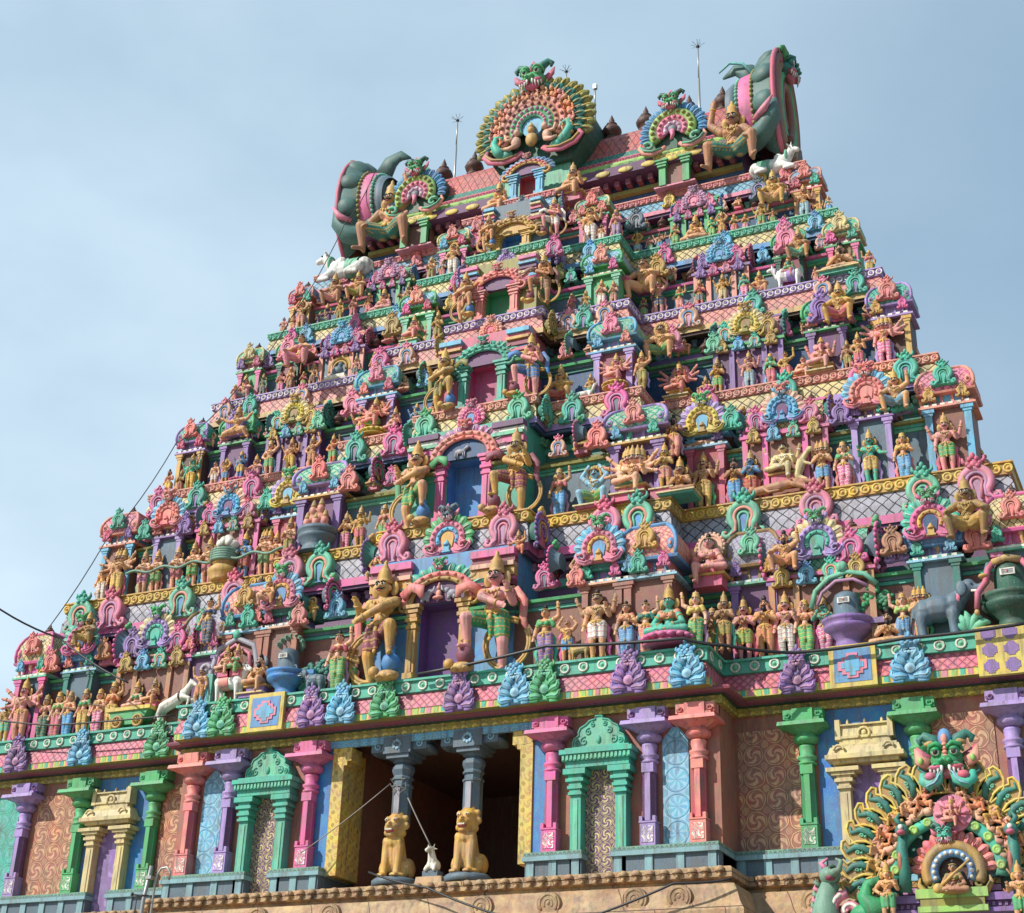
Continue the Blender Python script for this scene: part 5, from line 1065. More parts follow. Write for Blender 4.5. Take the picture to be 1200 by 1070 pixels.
# flaring horseshoe ends
def roof_end(s):
    g = empty('roof_end', (s * 7.0, 7.4, 26.95), 0 if s > 0 else PI, gr); A0, A1, n = R_(-62), R_(242), 60
    def loft(rings, name, col, scal=0):
        b = MB(); 
        for x, r in rings:
            for i in range(n + 1):
                a = A0 + (A1 - A0) * i / n; q = r * (1 + (scal * min(.32, x - rings[0][0]) * (abs(math.sin((a - PI / 2) * 3.6 + PI / 2)) ** .6 - .72) if scal else 0)); b.v.append((x, (1.38 + (q - 1.5) * .2) * math.cos(a), q * 1.0 * math.sin(a)))
        for j in range(len(rings) - 1):
            for i in range(n): k = j * (n + 1) + i; b.face([k, k + 1, k + n + 2, k + n + 1], 0)
        return put(b, name, [col], g)
    loft([(.0, 1.25), (.15, 1.42), (.38, 1.5), (.38, 1.2)], 'inner_hood', 'slate'); loft([(.42, 1.5), (.5, 1.66), (.95, 1.78), (1.0, 1.72)], 'pink_band', 'hotpink')
    loft([(1.0, 1.74), (1.15, 1.96), (1.35, 2.2), (1.55, 2.42), (1.72, 2.52), (1.8, 2.5)], 'hood', paint('shell'), .5)
    for i in range(9):
        a = A0 + (A1 - A0) * (i + .5) / 9; b = MB(); P_ = []
        for x, r in ((1.02, 1.66), (1.16, 1.86), (1.36, 2.12), (1.56, 2.3), (1.74, 2.4), (1.8, 2.42)):
            P_.append((x, (1.3 + (r - 1.5) * .2) * math.cos(a), r * math.sin(a)))
        b.tube(P_, [.2, .36, .44, .45, .34, .1], 12, 0, up=(0, math.cos(a), math.sin(a)), flat=.62); put(b, 'lobe', ['shell'], g)
    for x, r, c in ((.42, 1.52, 'mint'), (.98, 1.8, 'olive')):
        b = MB()
        for i in range(46):
            a = A0 + (A1 - A0) * i / 45; b.ell((x, (1.4 + (r - 1.5) * .2) * math.cos(a), r * 1.0 * math.sin(a)), (.07, .085, .085), 0, 7, 5)
        put(b, 'bead_trim', [c], g)['kind'] = 'stuff'
    b = MB(); pts = [(1.8, 1.62 * math.cos(A0 + (A1 - A0) * i / n), 2.55 * math.sin(A0 + (A1 - A0) * i / n)) for i in range(n + 1)]; b.tube(pts, .09, 7, 0, up=(1, 0, 0)); put(b, 'rim', ['rose'], g)
    b = MB(); b.quad([(.3, 1.3 * math.cos(A0 + (A1 - A0) * i / 30), 1.4 * math.sin(A0 + (A1 - A0) * i / 30)) for i in range(31)][::-1], 0); put(b, 'end_wall', ['shell'], g)
    b = MB(); b.quad([(1.72, y * .97, z * .97) for _, y, z in pts], 0)
    for r, c in ((2.3, 1), (1.9, 0), (1.5, 2), (1.1, 1)): b.tube([(1.8, r * .6 * math.cos(A0 + (A1 - A0) * i / 30), r * math.sin(A0 + (A1 - A0) * i / 30)) for i in range(31)], .17, 7, c, up=(1, 0, 0))
    put(b, 'end_face', ['bronze', 'brown', 'green'], g)
    link('monster_face', face_mesh(), ['dkteal', 'white', 'black', 'rose', 'green'], g, (1.85, 0, 1.75), PI / 2, 1.7)
    for q in (1, -1):
        b = MB(); b.tube([(.5, q * .9, -1.55), (.95, q * 1.15, -1.75), (1.35, q * 1.3, -1.6), (1.7, q * 1.5, -1.15), (1.85, q * 1.6, -.55)], [.34, .42, .42, .32, .08], 12, 0, up=(0, 0, 1)); b.tube([(1.1, q * 1.6, -1.25), (1.5, q * 1.85, -1.1), (1.82, q * 1.85, -.6)], [.1, .14, .04], 7, 1, up=(0, 0, 1)); put(b, 'horn_scroll', ['shell', 'pink'], g)
    b = MB(); b.tube([(.75, .1, 1.75), (.45, .1, 2.35), (.0, .1, 2.55), (-.45, .1, 2.3)], [.42, .36, .24, .05], 9, 0, flat=.5); b.tube([(.8, -.15, 1.85), (.4, -.2, 2.5), (-.1, -.2, 2.68), (-.5, -.2, 2.36)], [.06, .06, .05, .03], 6, 1); put(b, 'crest', ['shell', 'aqua'], g)
roof_end(1); roof_end(-1)
for o in gr.children:
    if o.name.startswith('roof_end') and o.location.x < 0: o.location.x += .28

# ------------------------------------------------------------ statues
WORD = dict(skinpink='pink', flesh='pale', tan='tan', fawn='brown', gold='golden', ochre='bronze-gold', teal='green', mint='mint green', blue='blue', sky='light blue', white='white', coral='coral', brown='dark brown', bronze='bronze',
            salmon='salmon pink', orange='orange', green='green', purple='purple', hotpink='magenta', yellow='yellow', ivory='white', red='red', rose='rose', maroon='maroon', dkteal='dark teal', lime='lime', royal='deep blue', pink='pink',
            slate='grey', grey='grey', ltgrey='pale grey', peach='peach', navy='navy', cream='cream', lilac='lilac', olive='olive', sage='sage green', dkgreen='dark green', aqua='aqua', plum='plum', magenta='crimson', terracotta='rust', ltblue='pale blue', winkblue='navy', mauve='mauve')
PW = dict(stand='standing', fold='praying standing', four='standing four-armed', bear='standing arms-overhead', plate='standing one-arm-raised', plate_hip='standing one-arm-raised', hold='standing', bless='standing', flute='standing flute-playing', bow='standing', carry='standing',
          many='standing many-armed', lotus='seated cross-legged', lotus_fold='seated praying', lalita='seated', lalita_four='seated four-armed', lalita_many='seated many-armed', squat='crouching', squat_up='crouching arm-raised', squat_bear='crouching arms-overhead',
          guard='guardian', guard_up='guardian', dance='dancing four-armed', dance_many='dancing many-armed', giant='giant crouching', wave='standing arm-raised', fly='flying', bend='crouching')
DOORW = ['purple', 'blue', 'crimson', 'green', 'navy', 'dark red']
ORDN = ['first', 'second', 'third', 'fourth', 'fifth', 'sixth', 'seventh', 'eighth', 'ninth', 'tenth', 'eleventh', 'twelfth', 'thirteenth', 'fourteenth', 'fifteenth', 'sixteenth', 'seventeenth', 'eighteenth', 'nineteenth', 'twentieth'] + ['twenty-' + q for q in ('first', 'second', 'third', 'fourth', 'fifth', 'sixth', 'seventh', 'eighth', 'ninth')] + ['thirtieth'] + ['thirty-' + q for q in ('first', 'second', 'third', 'fourth', 'fifth', 'sixth')]
REG = []
def hm(p, hpx):
    a = proj(p); c = proj((p[0], p[1], p[2] + 1)); return hpx / math.hypot(a[0] - c[0], a[1] - c[1])
def stand_at(k, px, hpx, dy=0, y=None, dz=0.0):
    L = LED[k]; z = L['zt'] + dz; h = 1.2
    x = xat(px, L['M'] + .35, z + .9); bb = bay(k, x); yy = L[bb] + .35 + dy
    if bb != 'M': x = xat(px, yy, z + .9)
    if bb == 'W' and abs(x) < L['wM'] - .2: yy = L['M'] + .35 + dy
    if y is not None: yy = y
    for _ in range(3):
        x = xat(px, yy, z + h * .5); h = hm((x, yy, z), hpx)
    return Vector((x, yy, z)), h
def statue(k, row, px, loc, h, pose, skin, cloth, **o):
    d = o.pop('d', None); kind = o.pop('kind', None); g = o.pop('grp', None)
    nm = kind or ('guardian_statue' if 'guard' in pose else 'seated_statue' if pose.startswith(('lot', 'lal')) else 'crouching_statue' if pose.startswith(('squat', 'bend')) else 'dancing_statue' if pose.startswith('dance') else 'standing_statue')
    h *= 1.06; r = place_figure(nm, loc, h, pose, skin, cloth, **o)
    REG.append((r, k, row, loc.x, '%s %s%s' % (WORD[skin], d or PW[pose], ' woman' if o.get('fem') and not d else ''), WORD[cloth], o)); return r
def rowstat(k, txt, row='ledge'):
    for ln in txt.strip().split('\n'):
        f = ln.split(); px, hp, pose, skin, cloth = float(f[0]), float(f[1]), f[2], f[3], f[4]; o = {}
        for t in f[5:]:
            if '=' in t:
                a, v = t.split('='); o[a] = v if a in ('crown', 'garb', 'gold', 'blouse', 'halo', 'ped', 'd', 'kind') else float(v)
            else: o[t] = True
        if o.pop('F', 0): o['fem'] = True; o.setdefault('garb', 'skirt'); o.setdefault('crown', 'small')
        if 'd' in o: o['d'] = o['d'].replace('_', ' ')
        o['heads'] = int(o.get('heads', 1)); dy = o.pop('dy', 0); y = o.pop('y', None); dz = o.pop('dz', 0.0); pyc = o.pop('py', None)
        if pyc is not None:          # perched among the roofs: centre given
            L = LED[k]; x = xat(px, L['M'] + .1, L['zt'] + 1.5); yy = y if y is not None else (L['M'] if abs(x) < L['wM'] - .6 else L['W']) + .12 + dy
            if k == 5 and y is None: yy += .2
            p = at(px, pyc + hp * .5, yy); h = hm(p, hp); statue(k, 'roof', px, p, h, pose, skin, cloth, **o)
        else:
            if dz < .9 and not (k == 3 and px == 924): o['plinth'] = dz; o['seatcol'] = rnd.choice(['rose', 'teal', 'purple', 'gold', 'slate', 'salmon'])
            p, h = stand_at(k, px, hp, dy, y, dz); statue(k, row, px, p, h, pose, skin, cloth, **o)
rowstat(0, '''
639 71 plate tan purple F blouse=green crown=bun
665 54 bear tan blue crown=none
700 76 four tan ivory crown=bun
734 60 hold tan blue F blouse=orange crown=bun
757 64 plate_hip flesh coral F blouse=dkteal crown=bun
784 62 lotus teal coral dz=.42 ped=hotpink F blouse=orange crown=tall garb=short dy=.05
816 67 plate flesh green F blouse=yellow flip
835 57 fold fawn olive crown=small dy=.7
849 68 fold fawn olive dy=.35
872 76 fold skinpink lime
897 67 fold tan orange crown=beard garb=long
921 76 four skinpink ivory garb=long
944 65 plate flesh green F blouse=orange
966 67 flute teal hotpink garb=long
1041 37 lotus_fold tan tan crown=beard
1059 60 plate flesh blue F blouse=lime flip
1079 65 fold tan salmon heads=3
396 70 plate flesh green F blouse=red crown=bun
304 42 lalita tan orange crown=beard dz=.15
235 46 plate tan orange crown=bun flip
131 60 plate tan yellow F blouse=orange
115 53 hold flesh hotpink F blouse=gold
98 55 stand flesh yellow F blouse=green
80 54 hold flesh blue F blouse=orange
67 55 plate flesh rose F blouse=lime
52 53 plate tan dkteal F blouse=coral flip
26 76 many skinpink salmon garb=long
412 60 fold gold green dy=.3
''')
rowstat(1, '''
655 57 plate tan blue F blouse=coral
697 50 squat_bear ltblue green crown=mane dz=.1
742 60 lalita_many flesh mint heads=5 dz=.25
797 45 lotus_fold fawn dkgreen dz=.1
790 45 hold brown coral garb=long crown=beard dz=1.45 dy=.3
779 56 fold gold coral dz=.3
825 67 four tan yellow garb=long
861 50 fold fawn blue crown=beard garb=long
880 61 fold blue red
964 60 fold tan blue heads=3
989 55 hold flesh hotpink F blouse=green
1020 64 bow teal yellow garb=short
1059 55 hold tan blue F blouse=gold
1109 70 four skinpink green
1152 45 fold tan dkgreen dy=1.2
450 47 plate tan green F blouse=coral
422 50 four gold rose
310 56 carry flesh green heads=3
339 50 carry tan olive crown=tall
323 52 carry flesh orange
286 57 carry blue red
244 57 carry flesh rose
226 55 carry flesh green
207 53 carry flesh rose
183 52 carry flesh green
168 54 carry flesh hotpink
138 60 many tan yellow garb=long heads=3 halo=coral
118 42 fold tan navy dy=.9
''')
rowstat(2, '''
657 47 squat gold red
692 30 bless gold green
722 36 lalita_many skinpink hotpink dz=.35 ped=gold halo=bronze
752 45 plate tan olive garb=long
796 44 lalita_many coral salmon dz=.12 halo=pink
827 26 squat tan red
841 44 fold gold green
878 45 four skinpink ltblue garb=long
903 38 hold mint rose F blouse=green
921 38 plate_hip gold rose crown=bun
963 42 lalita_four skinpink yellow crown=trunk d=elephant-headed_seated garb=short dz=.1
993 38 hold fawn olive
1006 44 bless tan rose
1036 56 many skinpink hotpink heads=5 garb=long
224 44 four teal yellow garb=long
264 32 bear gold blue
282 34 four blue yellow ped=hotpink dz=.12
316 45 wave flesh green
341 42 four tan yellow garb=long
366 41 wave tan orange
390 37 plate_hip orange green
440 40 lalita_many coral green dz=.3 ped=yellow halo=orange
463 34 lalita skinpink rose
488 34 dance blue yellow
1070 36 stand tan maroon dy=.7
300 30 squat skinpink plum
''')
rowstat(3, '''
670 25 hold rose maroon F blouse=rose
705 34 fold flesh ivory garb=long
719 30 fold flesh salmon
754 26 hold maroon green F blouse=green
772 47 bear skinpink navy gold=yellow
796 30 plate_hip tan coral F blouse=green
820 34 fold coral slate
847 35 four gold cream garb=long
872 30 hold teal hotpink F blouse=teal
890 30 squat tan salmon
924 26 lalita mint rose dz=.42 halo=pink F blouse=green dy=.1
956 22 stand coral coral
985 33 lotus_fold tan olive crown=beard dz=.15 halo=bronze
287 32 squat skinpink slate
308 29 stand sage slate
340 30 hold tan brown F blouse=tan
367 30 plate tan brown flip
417 28 stand skinpink slate
485 33 lalita skinpink pink dz=.2
513 38 carry gold olive
''')
rowstat(4, '''
692 45 four tan ivory garb=long crown=mane
722 35 hold skinpink lilac F blouse=rose garb=long
747 28 bear gold ltblue
791 28 hold tan green F blouse=green
815 34 lotus tan ivory
834 26 hold teal green F blouse=lime
846 30 bear tan gold
892 32 four gold green crown=tall halo=slate
942 40 four tan ltblue garb=long
531 40 bless tan ivory garb=long crown=mane
353 38 bear tan coral
383 26 squat plum slate
398 28 stand gold olive
414 28 fold skinpink rose
432 27 hold tan rose F blouse=coral
450 30 lotus skinpink ivory
478 28 stand tan green
505 30 carry tan olive
''')
# door guardians, mirrored in pairs
for k, (pl, hl, sl_, cl_), (pr_, hr, s2, c2) in ((0, (447, 147, 'gold', 'maroon'), (580, 143, 'skinpink', 'doorgreen')), (1, (487, 104, 'tan', 'green'), (604, 100, 'gold', 'maroon')), (2, (520, 76, 'gold', 'olive'), (622, 74, 'skinpink', 'royal')),
                                              (3, (545, 56, 'tan', 'orange'), (637, 58, 'fawn', 'brown')), (4, (572, 42, 'tan', 'fawn'), (649, 44, 'skinpink', 'ivory'))):
    WORD['doorgreen'] = 'green'
    for px, hp, sk, c, fl in ((pl, hl, sl_, cl_, True), (pr_, hr, s2, c2, False)):
        p, h = stand_at(k, px, hp); p.y = DOORY[k] - .42; p.x = xat(px, p.y, p.z + h / 2)
        r = statue(k, 'guard', px, p, h, 'guard', sk, c, crown='tall', hi=True, flip=fl); s = -1 if fl else 1
        m = MB(); m.lathe([(.02, 0), (.06, .02), (.085, .08), (.07, .14), (.03, .17), (.03, .21), (.05, .22)], (0, 0, 0), 12, 0); m.ell((-.02, -.03, -.03), (.12, .07, .05), 1); m.ell((-.12, -.07, .0), (.05, .05, .05), 1)
        for q in (-.05, .06): m.ell((q, -.1, -.06), (.03, .05, .02), 1)
        put(m, 'club', [('royal' if fl else 'maroon'), 'gold'], r, loc=(-s * .2 * h / 1.1, -.14 * h / 1.1, .06 * h), sc=h / 1.1)
        m = MB(); m.tube([(x * .95, .04, z) for x, _, z in arc(.19, R_(60), R_(390), 24)], .017, 6); m.tube([(x * .95, .03, z) for x, _, z in arc(.215, R_(60), R_(390), 24)], .012, 6); put(m, 'coil', ['gold'], r, loc=(s * .1 * h, 0, .26 * h), sc=h)
        m = MB(); m.tube([(-.17, .03, .8), (-.27, .0, .87), (-.36, .0, .84), (-.38, -.01, .76)], [.05, .045, .055, .02], 7, 0, flat=.3); m.tube([(.17, .03, .78), (.26, .04, .66), (.25, .05, .5), (.3, .05, .36)], [.045, .045, .04, .01], 7, 0, flat=.3); put(m, 'scarf', [('coral' if k == 0 else c)], r, loc=(0, 0, 0), sc=(s * h / 1.1, h / 1.1, h / 1.1))
# figures perched among the shrine roofs
rowstat(0, '''
921 48 squat_up tan orange py=648 crown=beard
1137 76 squat bronze ochre py=597 dy=-.15 hi gold=ochre
832 56 lalita skinpink pink py=662 F blouse=skinpink halo=peach garb=short crown=bun flip dy=-.1
817 46 stand fawn olive py=664 dy=.1
439 28 squat_bear gold green py=668 y=.2
607 30 squat_up orange rose py=637 y=.2
100 42 squat bronze ochre py=738
241 54 plate tan navy py=729 F blouse=navy crown=bun
313 35 bend tan coral py=693
''', 'roof')
rowstat(1, '''
1051 50 squat_up tan sky py=459 hi
276 40 fly tan tan py=496 hi
''', 'roof')
rowstat(2, '''
985 50 squat gold rose py=356 hi
775 46 squat tan green py=402 crown=mane hi
350 36 squat tan pink py=414 F blouse=rose crown=bun
''', 'roof')
rowstat(3, '''
754 44 squat tan tan py=330 crown=bun
937 38 squat fawn teal py=287
390 38 squat fawn coral py=340
''', 'roof')
rowstat(4, '''
907 43 squat gold tan py=222
418 34 squat tan olive py=335
''', 'roof')
rowstat(5, '''
671 46 lalita tan coral py=215 y=4.9
584 46 lalita tan olive py=237 y=4.9
''', 'roof')
# roof giants holding up the horseshoe ends
for px, py, fl, hp in ((860, 190, False, 80), (455, 276, True, 84)):
    p = at(px, py + hp * .5, 6.05); p.z = LED[5]['zt']; p.x = xat(px, 6.05, p.z + .8); h = hm(p, hp)
    statue(5, 'giant', px, p, h, 'giant', 'fawn', 'dkteal', flip=fl, hi=True, kind='giant_statue')
# labels: look first, then the place counted outwards from the doorway of the same storey
def finish_labels():
    rows = {}
    for e in REG: rows.setdefault((e[1], e[2], e[3] > 0), []).append(e)
    for (k, row, pos), es in rows.items():
        es.sort(key=lambda e: abs(e[3])); side = 'peacock archway' if pos else 'slanting cable'
        for i, (r, _, _, x, w, cw, o) in enumerate(es):
            if row == 'guard': l = '%s, %s loincloth, one leg raised beside the %s doorway, %s side' % (w, cw, DOORW[k], side)
            elif row == 'giant': l = 'bare-armed giant crouching on the roof ledge, propping the horseshoe roof end, %s side' % side
            elif row == 'roof': l = '%s statue, %s from the %s doorway among its roofs, %s side' % (w, ORDN[i], DOORW[k], side)
            else: l = '%s statue, %s cloth, %s from %s doorway towards %s' % (w, cw, ORDN[i], DOORW[k], side)
            tag(r, l, 'statue', {'guard': 'guardian statues flanking the doorways', 'giant': 'giants under the roof ends', 'roof': 'statues perched among the shrine roofs'}.get(row, 'statues standing on the ledges'))
# ------------------------------------------------------------ animals and other sculptures
def blobobj(name, mb, col, parent, vox=.03, **k): return link(name, remesh(mb, name, vox, 2), [col], parent, **k)
def bull(name, loc, s, label, rz=0, flip=False, col='white', cloth='mint', standing=False):
    r = empty(name, loc, rz); k = -1 if flip else 1; b = MB(); dz = .5 if standing else 0
    b.ell((0, 0, .38 + dz), (.62, .28, .3)); b.ell((.42, 0, .45 + dz), (.3, .27, .32)); b.ell((.3, 0, .72 + dz), (.16, .14, .16)); b.ell((-.48, 0, .4 + dz), (.24, .27, .28)); cap(b, (.55, 0, .55 + dz), .2, (.78, -.05, .88 + dz), .14); cap(b, (.78, -.05, .92 + dz), .13, (1.0, -.12, .80 + dz), .085)
    for q in (1, -1):
        cap(b, (.72, -.05 + q * .1, 1.0 + dz), .04, (.7, -.05 + q * .24, .98 + dz), .03); cap(b, (.78, -.05 + q * .06, 1.02 + dz), .035, (.82, -.05 + q * .11, 1.18 + dz), .015)
        if standing:
            for x in (.42, -.48): cap(b, (x, q * .16, .75), .12, (x, q * .16, .4), .075); cap(b, (x, q * .16, .4), .075, (x + .02, q * .16, .03), .06)
        else:
            cap(b, (.5, q * .22, .25), .12, (.85, q * .25, .1), .08); cap(b, (.85, q * .25, .1), .08, (.55, q * .28, .06), .06); cap(b, (-.45, q * .26, .25), .17, (-.1, q * .34, .12), .1); cap(b, (-.1, q * .34, .12), .09, (-.4, q * .36, .06), .06)
    cap(b, (-.7, 0, .5 + dz), .035, (-.76, .1, .1 + dz), .025)
    blobobj('body', b, col, r, .028, sc=(k * s, s, s))
    b = MB(); b.tube([(.6, .2 * math.cos(t) - .02, .66 + dz + .24 * math.sin(t)) for t in [2 * PI * i / 14 for i in range(14)]], .045, 6, closed=True, up=(1, 0, 0)); b.lathe([(.34, -.36), (.335, -.3), (.34, .0), (.335, .06)], (0, 0, 0), 16, 0, cap=False); n = len(b.v) - 64
    b.v[n:] = [(-.02 + z, x * .9, .38 + dz + y * .93) for x, y, z in b.v[n:]]; put(b, 'saddle_cloth', [cloth], r, sc=(k * s, s, s))
    b = MB()
    for q in (1, -1): b.ell((.86, -.08 + q * .1, .94 + dz), (.03, .02, .03), 0, 8, 5)
    put(b, 'eyes', ['black'], r, sc=(k * s, s, s)); return tag(r, label, 'bull')
bull('bull_statue', at(903, 208, 6.35), 1.0, 'white recumbent bull statue with mint cloth on the roof ledge beside the tall horseshoe end', 0, False)
bull('bull_statue', at(409, 330, 6.3), 1.35, 'white recumbent bull statue at the roof ledge corner next to the slanting cable', 0, True)
p, h = stand_at(3, 924, 26); bull('bull_statue', p, .62, 'small white bull statue carrying a seated woman below the green doorway roofs', 0, True, cloth='lilac', standing=True)
p, h = stand_at(0, 270, 50); bull('bull_statue', p, .72, 'white bull statue ridden by a couple under a grey scrolled arch', 0, False, cloth='salmon', standing=True)
for dx, sk, c, fm in ((-.14, 'flesh', 'rose', False), (.22, 'skinpink', 'green', True)):
    r = place_figure('riding_statue', p + Vector((dx, -.1, .78)), 1.0, 'lalita', sk, c, fem=fm, garb='skirt' if fm else 'short', crown='tall'); tag(r, 'seated %s riding the white bull under the grey scrolled arch' % ('pink woman in green skirt' if fm else 'pale man in rose cloth'), 'statue')
b = MB(); b.tube([(-.75, 0, .2), (-.8, 0, 1.1), (-.6, 0, 1.75), (0, 0, 2.02), (.6, 0, 1.75), (.8, 0, 1.1), (.75, 0, .2)], .09, 8, 0); b.tube([(-.58, -.06, 1.0), (-.5, -.06, 1.5), (0, -.06, 1.8), (.5, -.06, 1.5), (.58, -.06, 1.0)], .06, 7, 1)
for s in (1, -1): b.tube([(s * x_, -.05, z) for x_, _, z in spiral((1.0, 1.15), .04, .2, R_(180), 1, 10)], .07, 6, 0); b.box(s * .78 - .1, s * .78 + .1, -.08, .1, 0, 1.0, 2)
b.ell((0, -.05, 2.12), (.14, .1, .16), 2); o = put(b, 'scrolled_arch', ['ltgrey', 'pink', 'teal'], loc=p + Vector((0, .12, 0))); tag(o, 'grey scrolled arch on green posts behind the couple riding a white bull', 'arch')
def elephant(loc, s, label, flip=False, rz=0):
    r = empty('elephant_statue', loc, rz); k = -1 if flip else 1; b = MB()
    b.ell((0, 0, .95), (.62, .4, .42)); b.ell((-.42, 0, .88), (.34, .38, .42)); b.ell((.45, 0, 1.05), (.3, .34, .36)); cap(b, (.55, 0, 1.15), .26, (.85, -.06, 1.45), .24); b.ell((.9, -.06, 1.5), (.25, .24, .25))
    b.tube([(1.0, -.1, 1.45), (1.25, -.14, 1.4), (1.42, -.16, 1.55), (1.45, -.16, 1.85), (1.52, -.16, 2.1), (1.68, -.16, 2.12), (1.7, -.16, 2.0)], [.16, .13, .11, .09, .075, .06, .05], 9)
    for x in (.42, -.5):
        for q in (1, -1): cap(b, (x, q * .2, .7), .19, (x - .02, q * .2, .35), .14); cap(b, (x - .02, q * .2, .35), .14, (x + .02, q * .2, .05), .15)
    cap(b, (-.75, 0, 1.05), .05, (-.85, -.05, .5), .03); blobobj('body', b, 'slate', r, .04, sc=(k * s, s, s))
    for q in (1, -1): b = MB(); b.ell((.72, q * .27 - .05, 1.4), (.16, .05, .24), 0, 10, 6); put(b, 'ear', ['slate'], r, sc=(k * s, s, s)); b = MB(); b.tube([(1.0, q * .14 - .08, 1.32), (1.2, q * .16 - .12, 1.28), (1.32, q * .16 - .12, 1.4)], [.045, .04, .01], 6); put(b, 'tusk', ['ivory'], r, sc=(k * s, s, s))
    b = MB(); b.lathe([(.31, -.05), (.33, 0), (.31, .05)], (0, 0, 0), 16, 0, cap=False); n = len(b.v) - 48; b.v[n:] = [(.62 + z + y * .2, x, 1.2 + y * 1.0) for x, y, z in b.v[n:]]; put(b, 'collar', ['pink'], r, sc=(k * s, s, s))
    b = MB(); b.ell((1.02, -.28, 1.52), (.035, .02, .03), 0, 7, 5); put(b, 'eye', ['black'], r, sc=(k * s, s, s)); return tag(r, label, 'elephant')
p, h = stand_at(0, 1104, 70); elephant(p + Vector((-.05, -.1, 0)), .84, 'grey elephant statue with raised trunk and pink collar facing the big dark green stone pillar')
p, h = stand_at(0, 371, 32); elephant(p + Vector((0, -.05, 0)), .42, 'small grey elephant statue beside the blue round stone pedestal', True)
def horse(loc, s, label, rear=True, col='ivory'):
    r = empty('horse_statue', loc, 0); b = MB(); cap(b, (-.45, 0, .62), .24, (.1, 0, .85), .23); cap(b, (.1, 0, .85), .23, (.45, 0, 1.1), .2); cap(b, (.5, 0, 1.15), .17, (.72, 0, 1.5), .11); cap(b, (.72, 0, 1.52), .11, (.98, -.04, 1.36), .07)
    for q in (1, -1):
        cap(b, (-.45, q * .13, .6), .15, (-.62, q * .14, .32), .08); cap(b, (-.62, q * .14, .32), .075, (-.5, q * .14, .03), .05); cap(b, (.42, q * .12, .95), .11, (.78, q * .12, .85), .07); cap(b, (.78, q * .12, .85), .065, (.7, q * .12, .55), .045); cap(b, (.68, q * .06, 1.6), .03, (.68, q * .07, 1.72), .01)
    cap(b, (-.62, 0, .65), .06, (-.85, 0, .25), .05); blobobj('body', b, col, r, .03, sc=s)
    b = MB(); b.lathe([(.23, -.04), (.25, 0), (.23, .04)], (0, 0, 0), 14, 0, cap=False); n = len(b.v) - 42; b.v[n:] = [(.3 + z, x, 1.0 + y) for x, y, z in b.v[n:]]; b.tube([(.6, .02, 1.2), (.55, .02, 1.4), (.62, .02, 1.62)], [.05, .07, .04], 6, 1); put(b, 'harness', ['dkbrown', 'grey'], r, sc=s); return tag(r, label, 'horse')
p, h = stand_at(0, 206, 45); horse(p + Vector((.0, -.1, .1)), .78, 'white rearing horse statue with brown harness drawing the green chariot')
p = stand_at(0, 157, 40)[0]
r = empty('chariot', p); b = MB(); b.prism([(-.7, .55), (.75, .55), (.62, .3), (.3, .12), (-.3, .12), (-.6, .3)], -.3, .3, 0); b.box(-.8, .85, -.36, .34, .55, .66, 1); put(b, 'body', ['green', 'yellow'], r)
for x in (-.32, .45):
    b = MB(); b.tube([(.17 * math.cos(t), 0, .17 * math.sin(t)) for t in [2 * PI * i / 16 for i in range(16)]], .045, 6, closed=True); b.ell((0, 0, 0), (.07, .05, .07))
    for t in range(4): b.tube([(.17 * math.cos(t * PI / 4), 0, .17 * math.sin(t * PI / 4)), (-.17 * math.cos(t * PI / 4), 0, -.17 * math.sin(t * PI / 4))], .025, 5)
    put(b, 'wheel', ['ochre'], r, loc=(x, -.36, .2))
tag(r, 'green and yellow chariot with round wheels behind the white rearing horse', 'chariot')
for px, sk, c, fm, l in ((160, 'flesh', 'pink', True, 'seated woman with green blouse riding in the chariot nearest the cable end'), (180, 'tan', 'rose', False, 'seated man riding in the chariot just behind the white rearing horse')):
    q = Vector((xat(px, p.y, p.z + 1), p.y, p.z + .66)); tag(place_figure('riding_statue', q, 1.0, 'lotus' if fm else 'lalita', sk, c, fem=fm, crown='tall', garb='short', blouse='green'), l, 'statue')
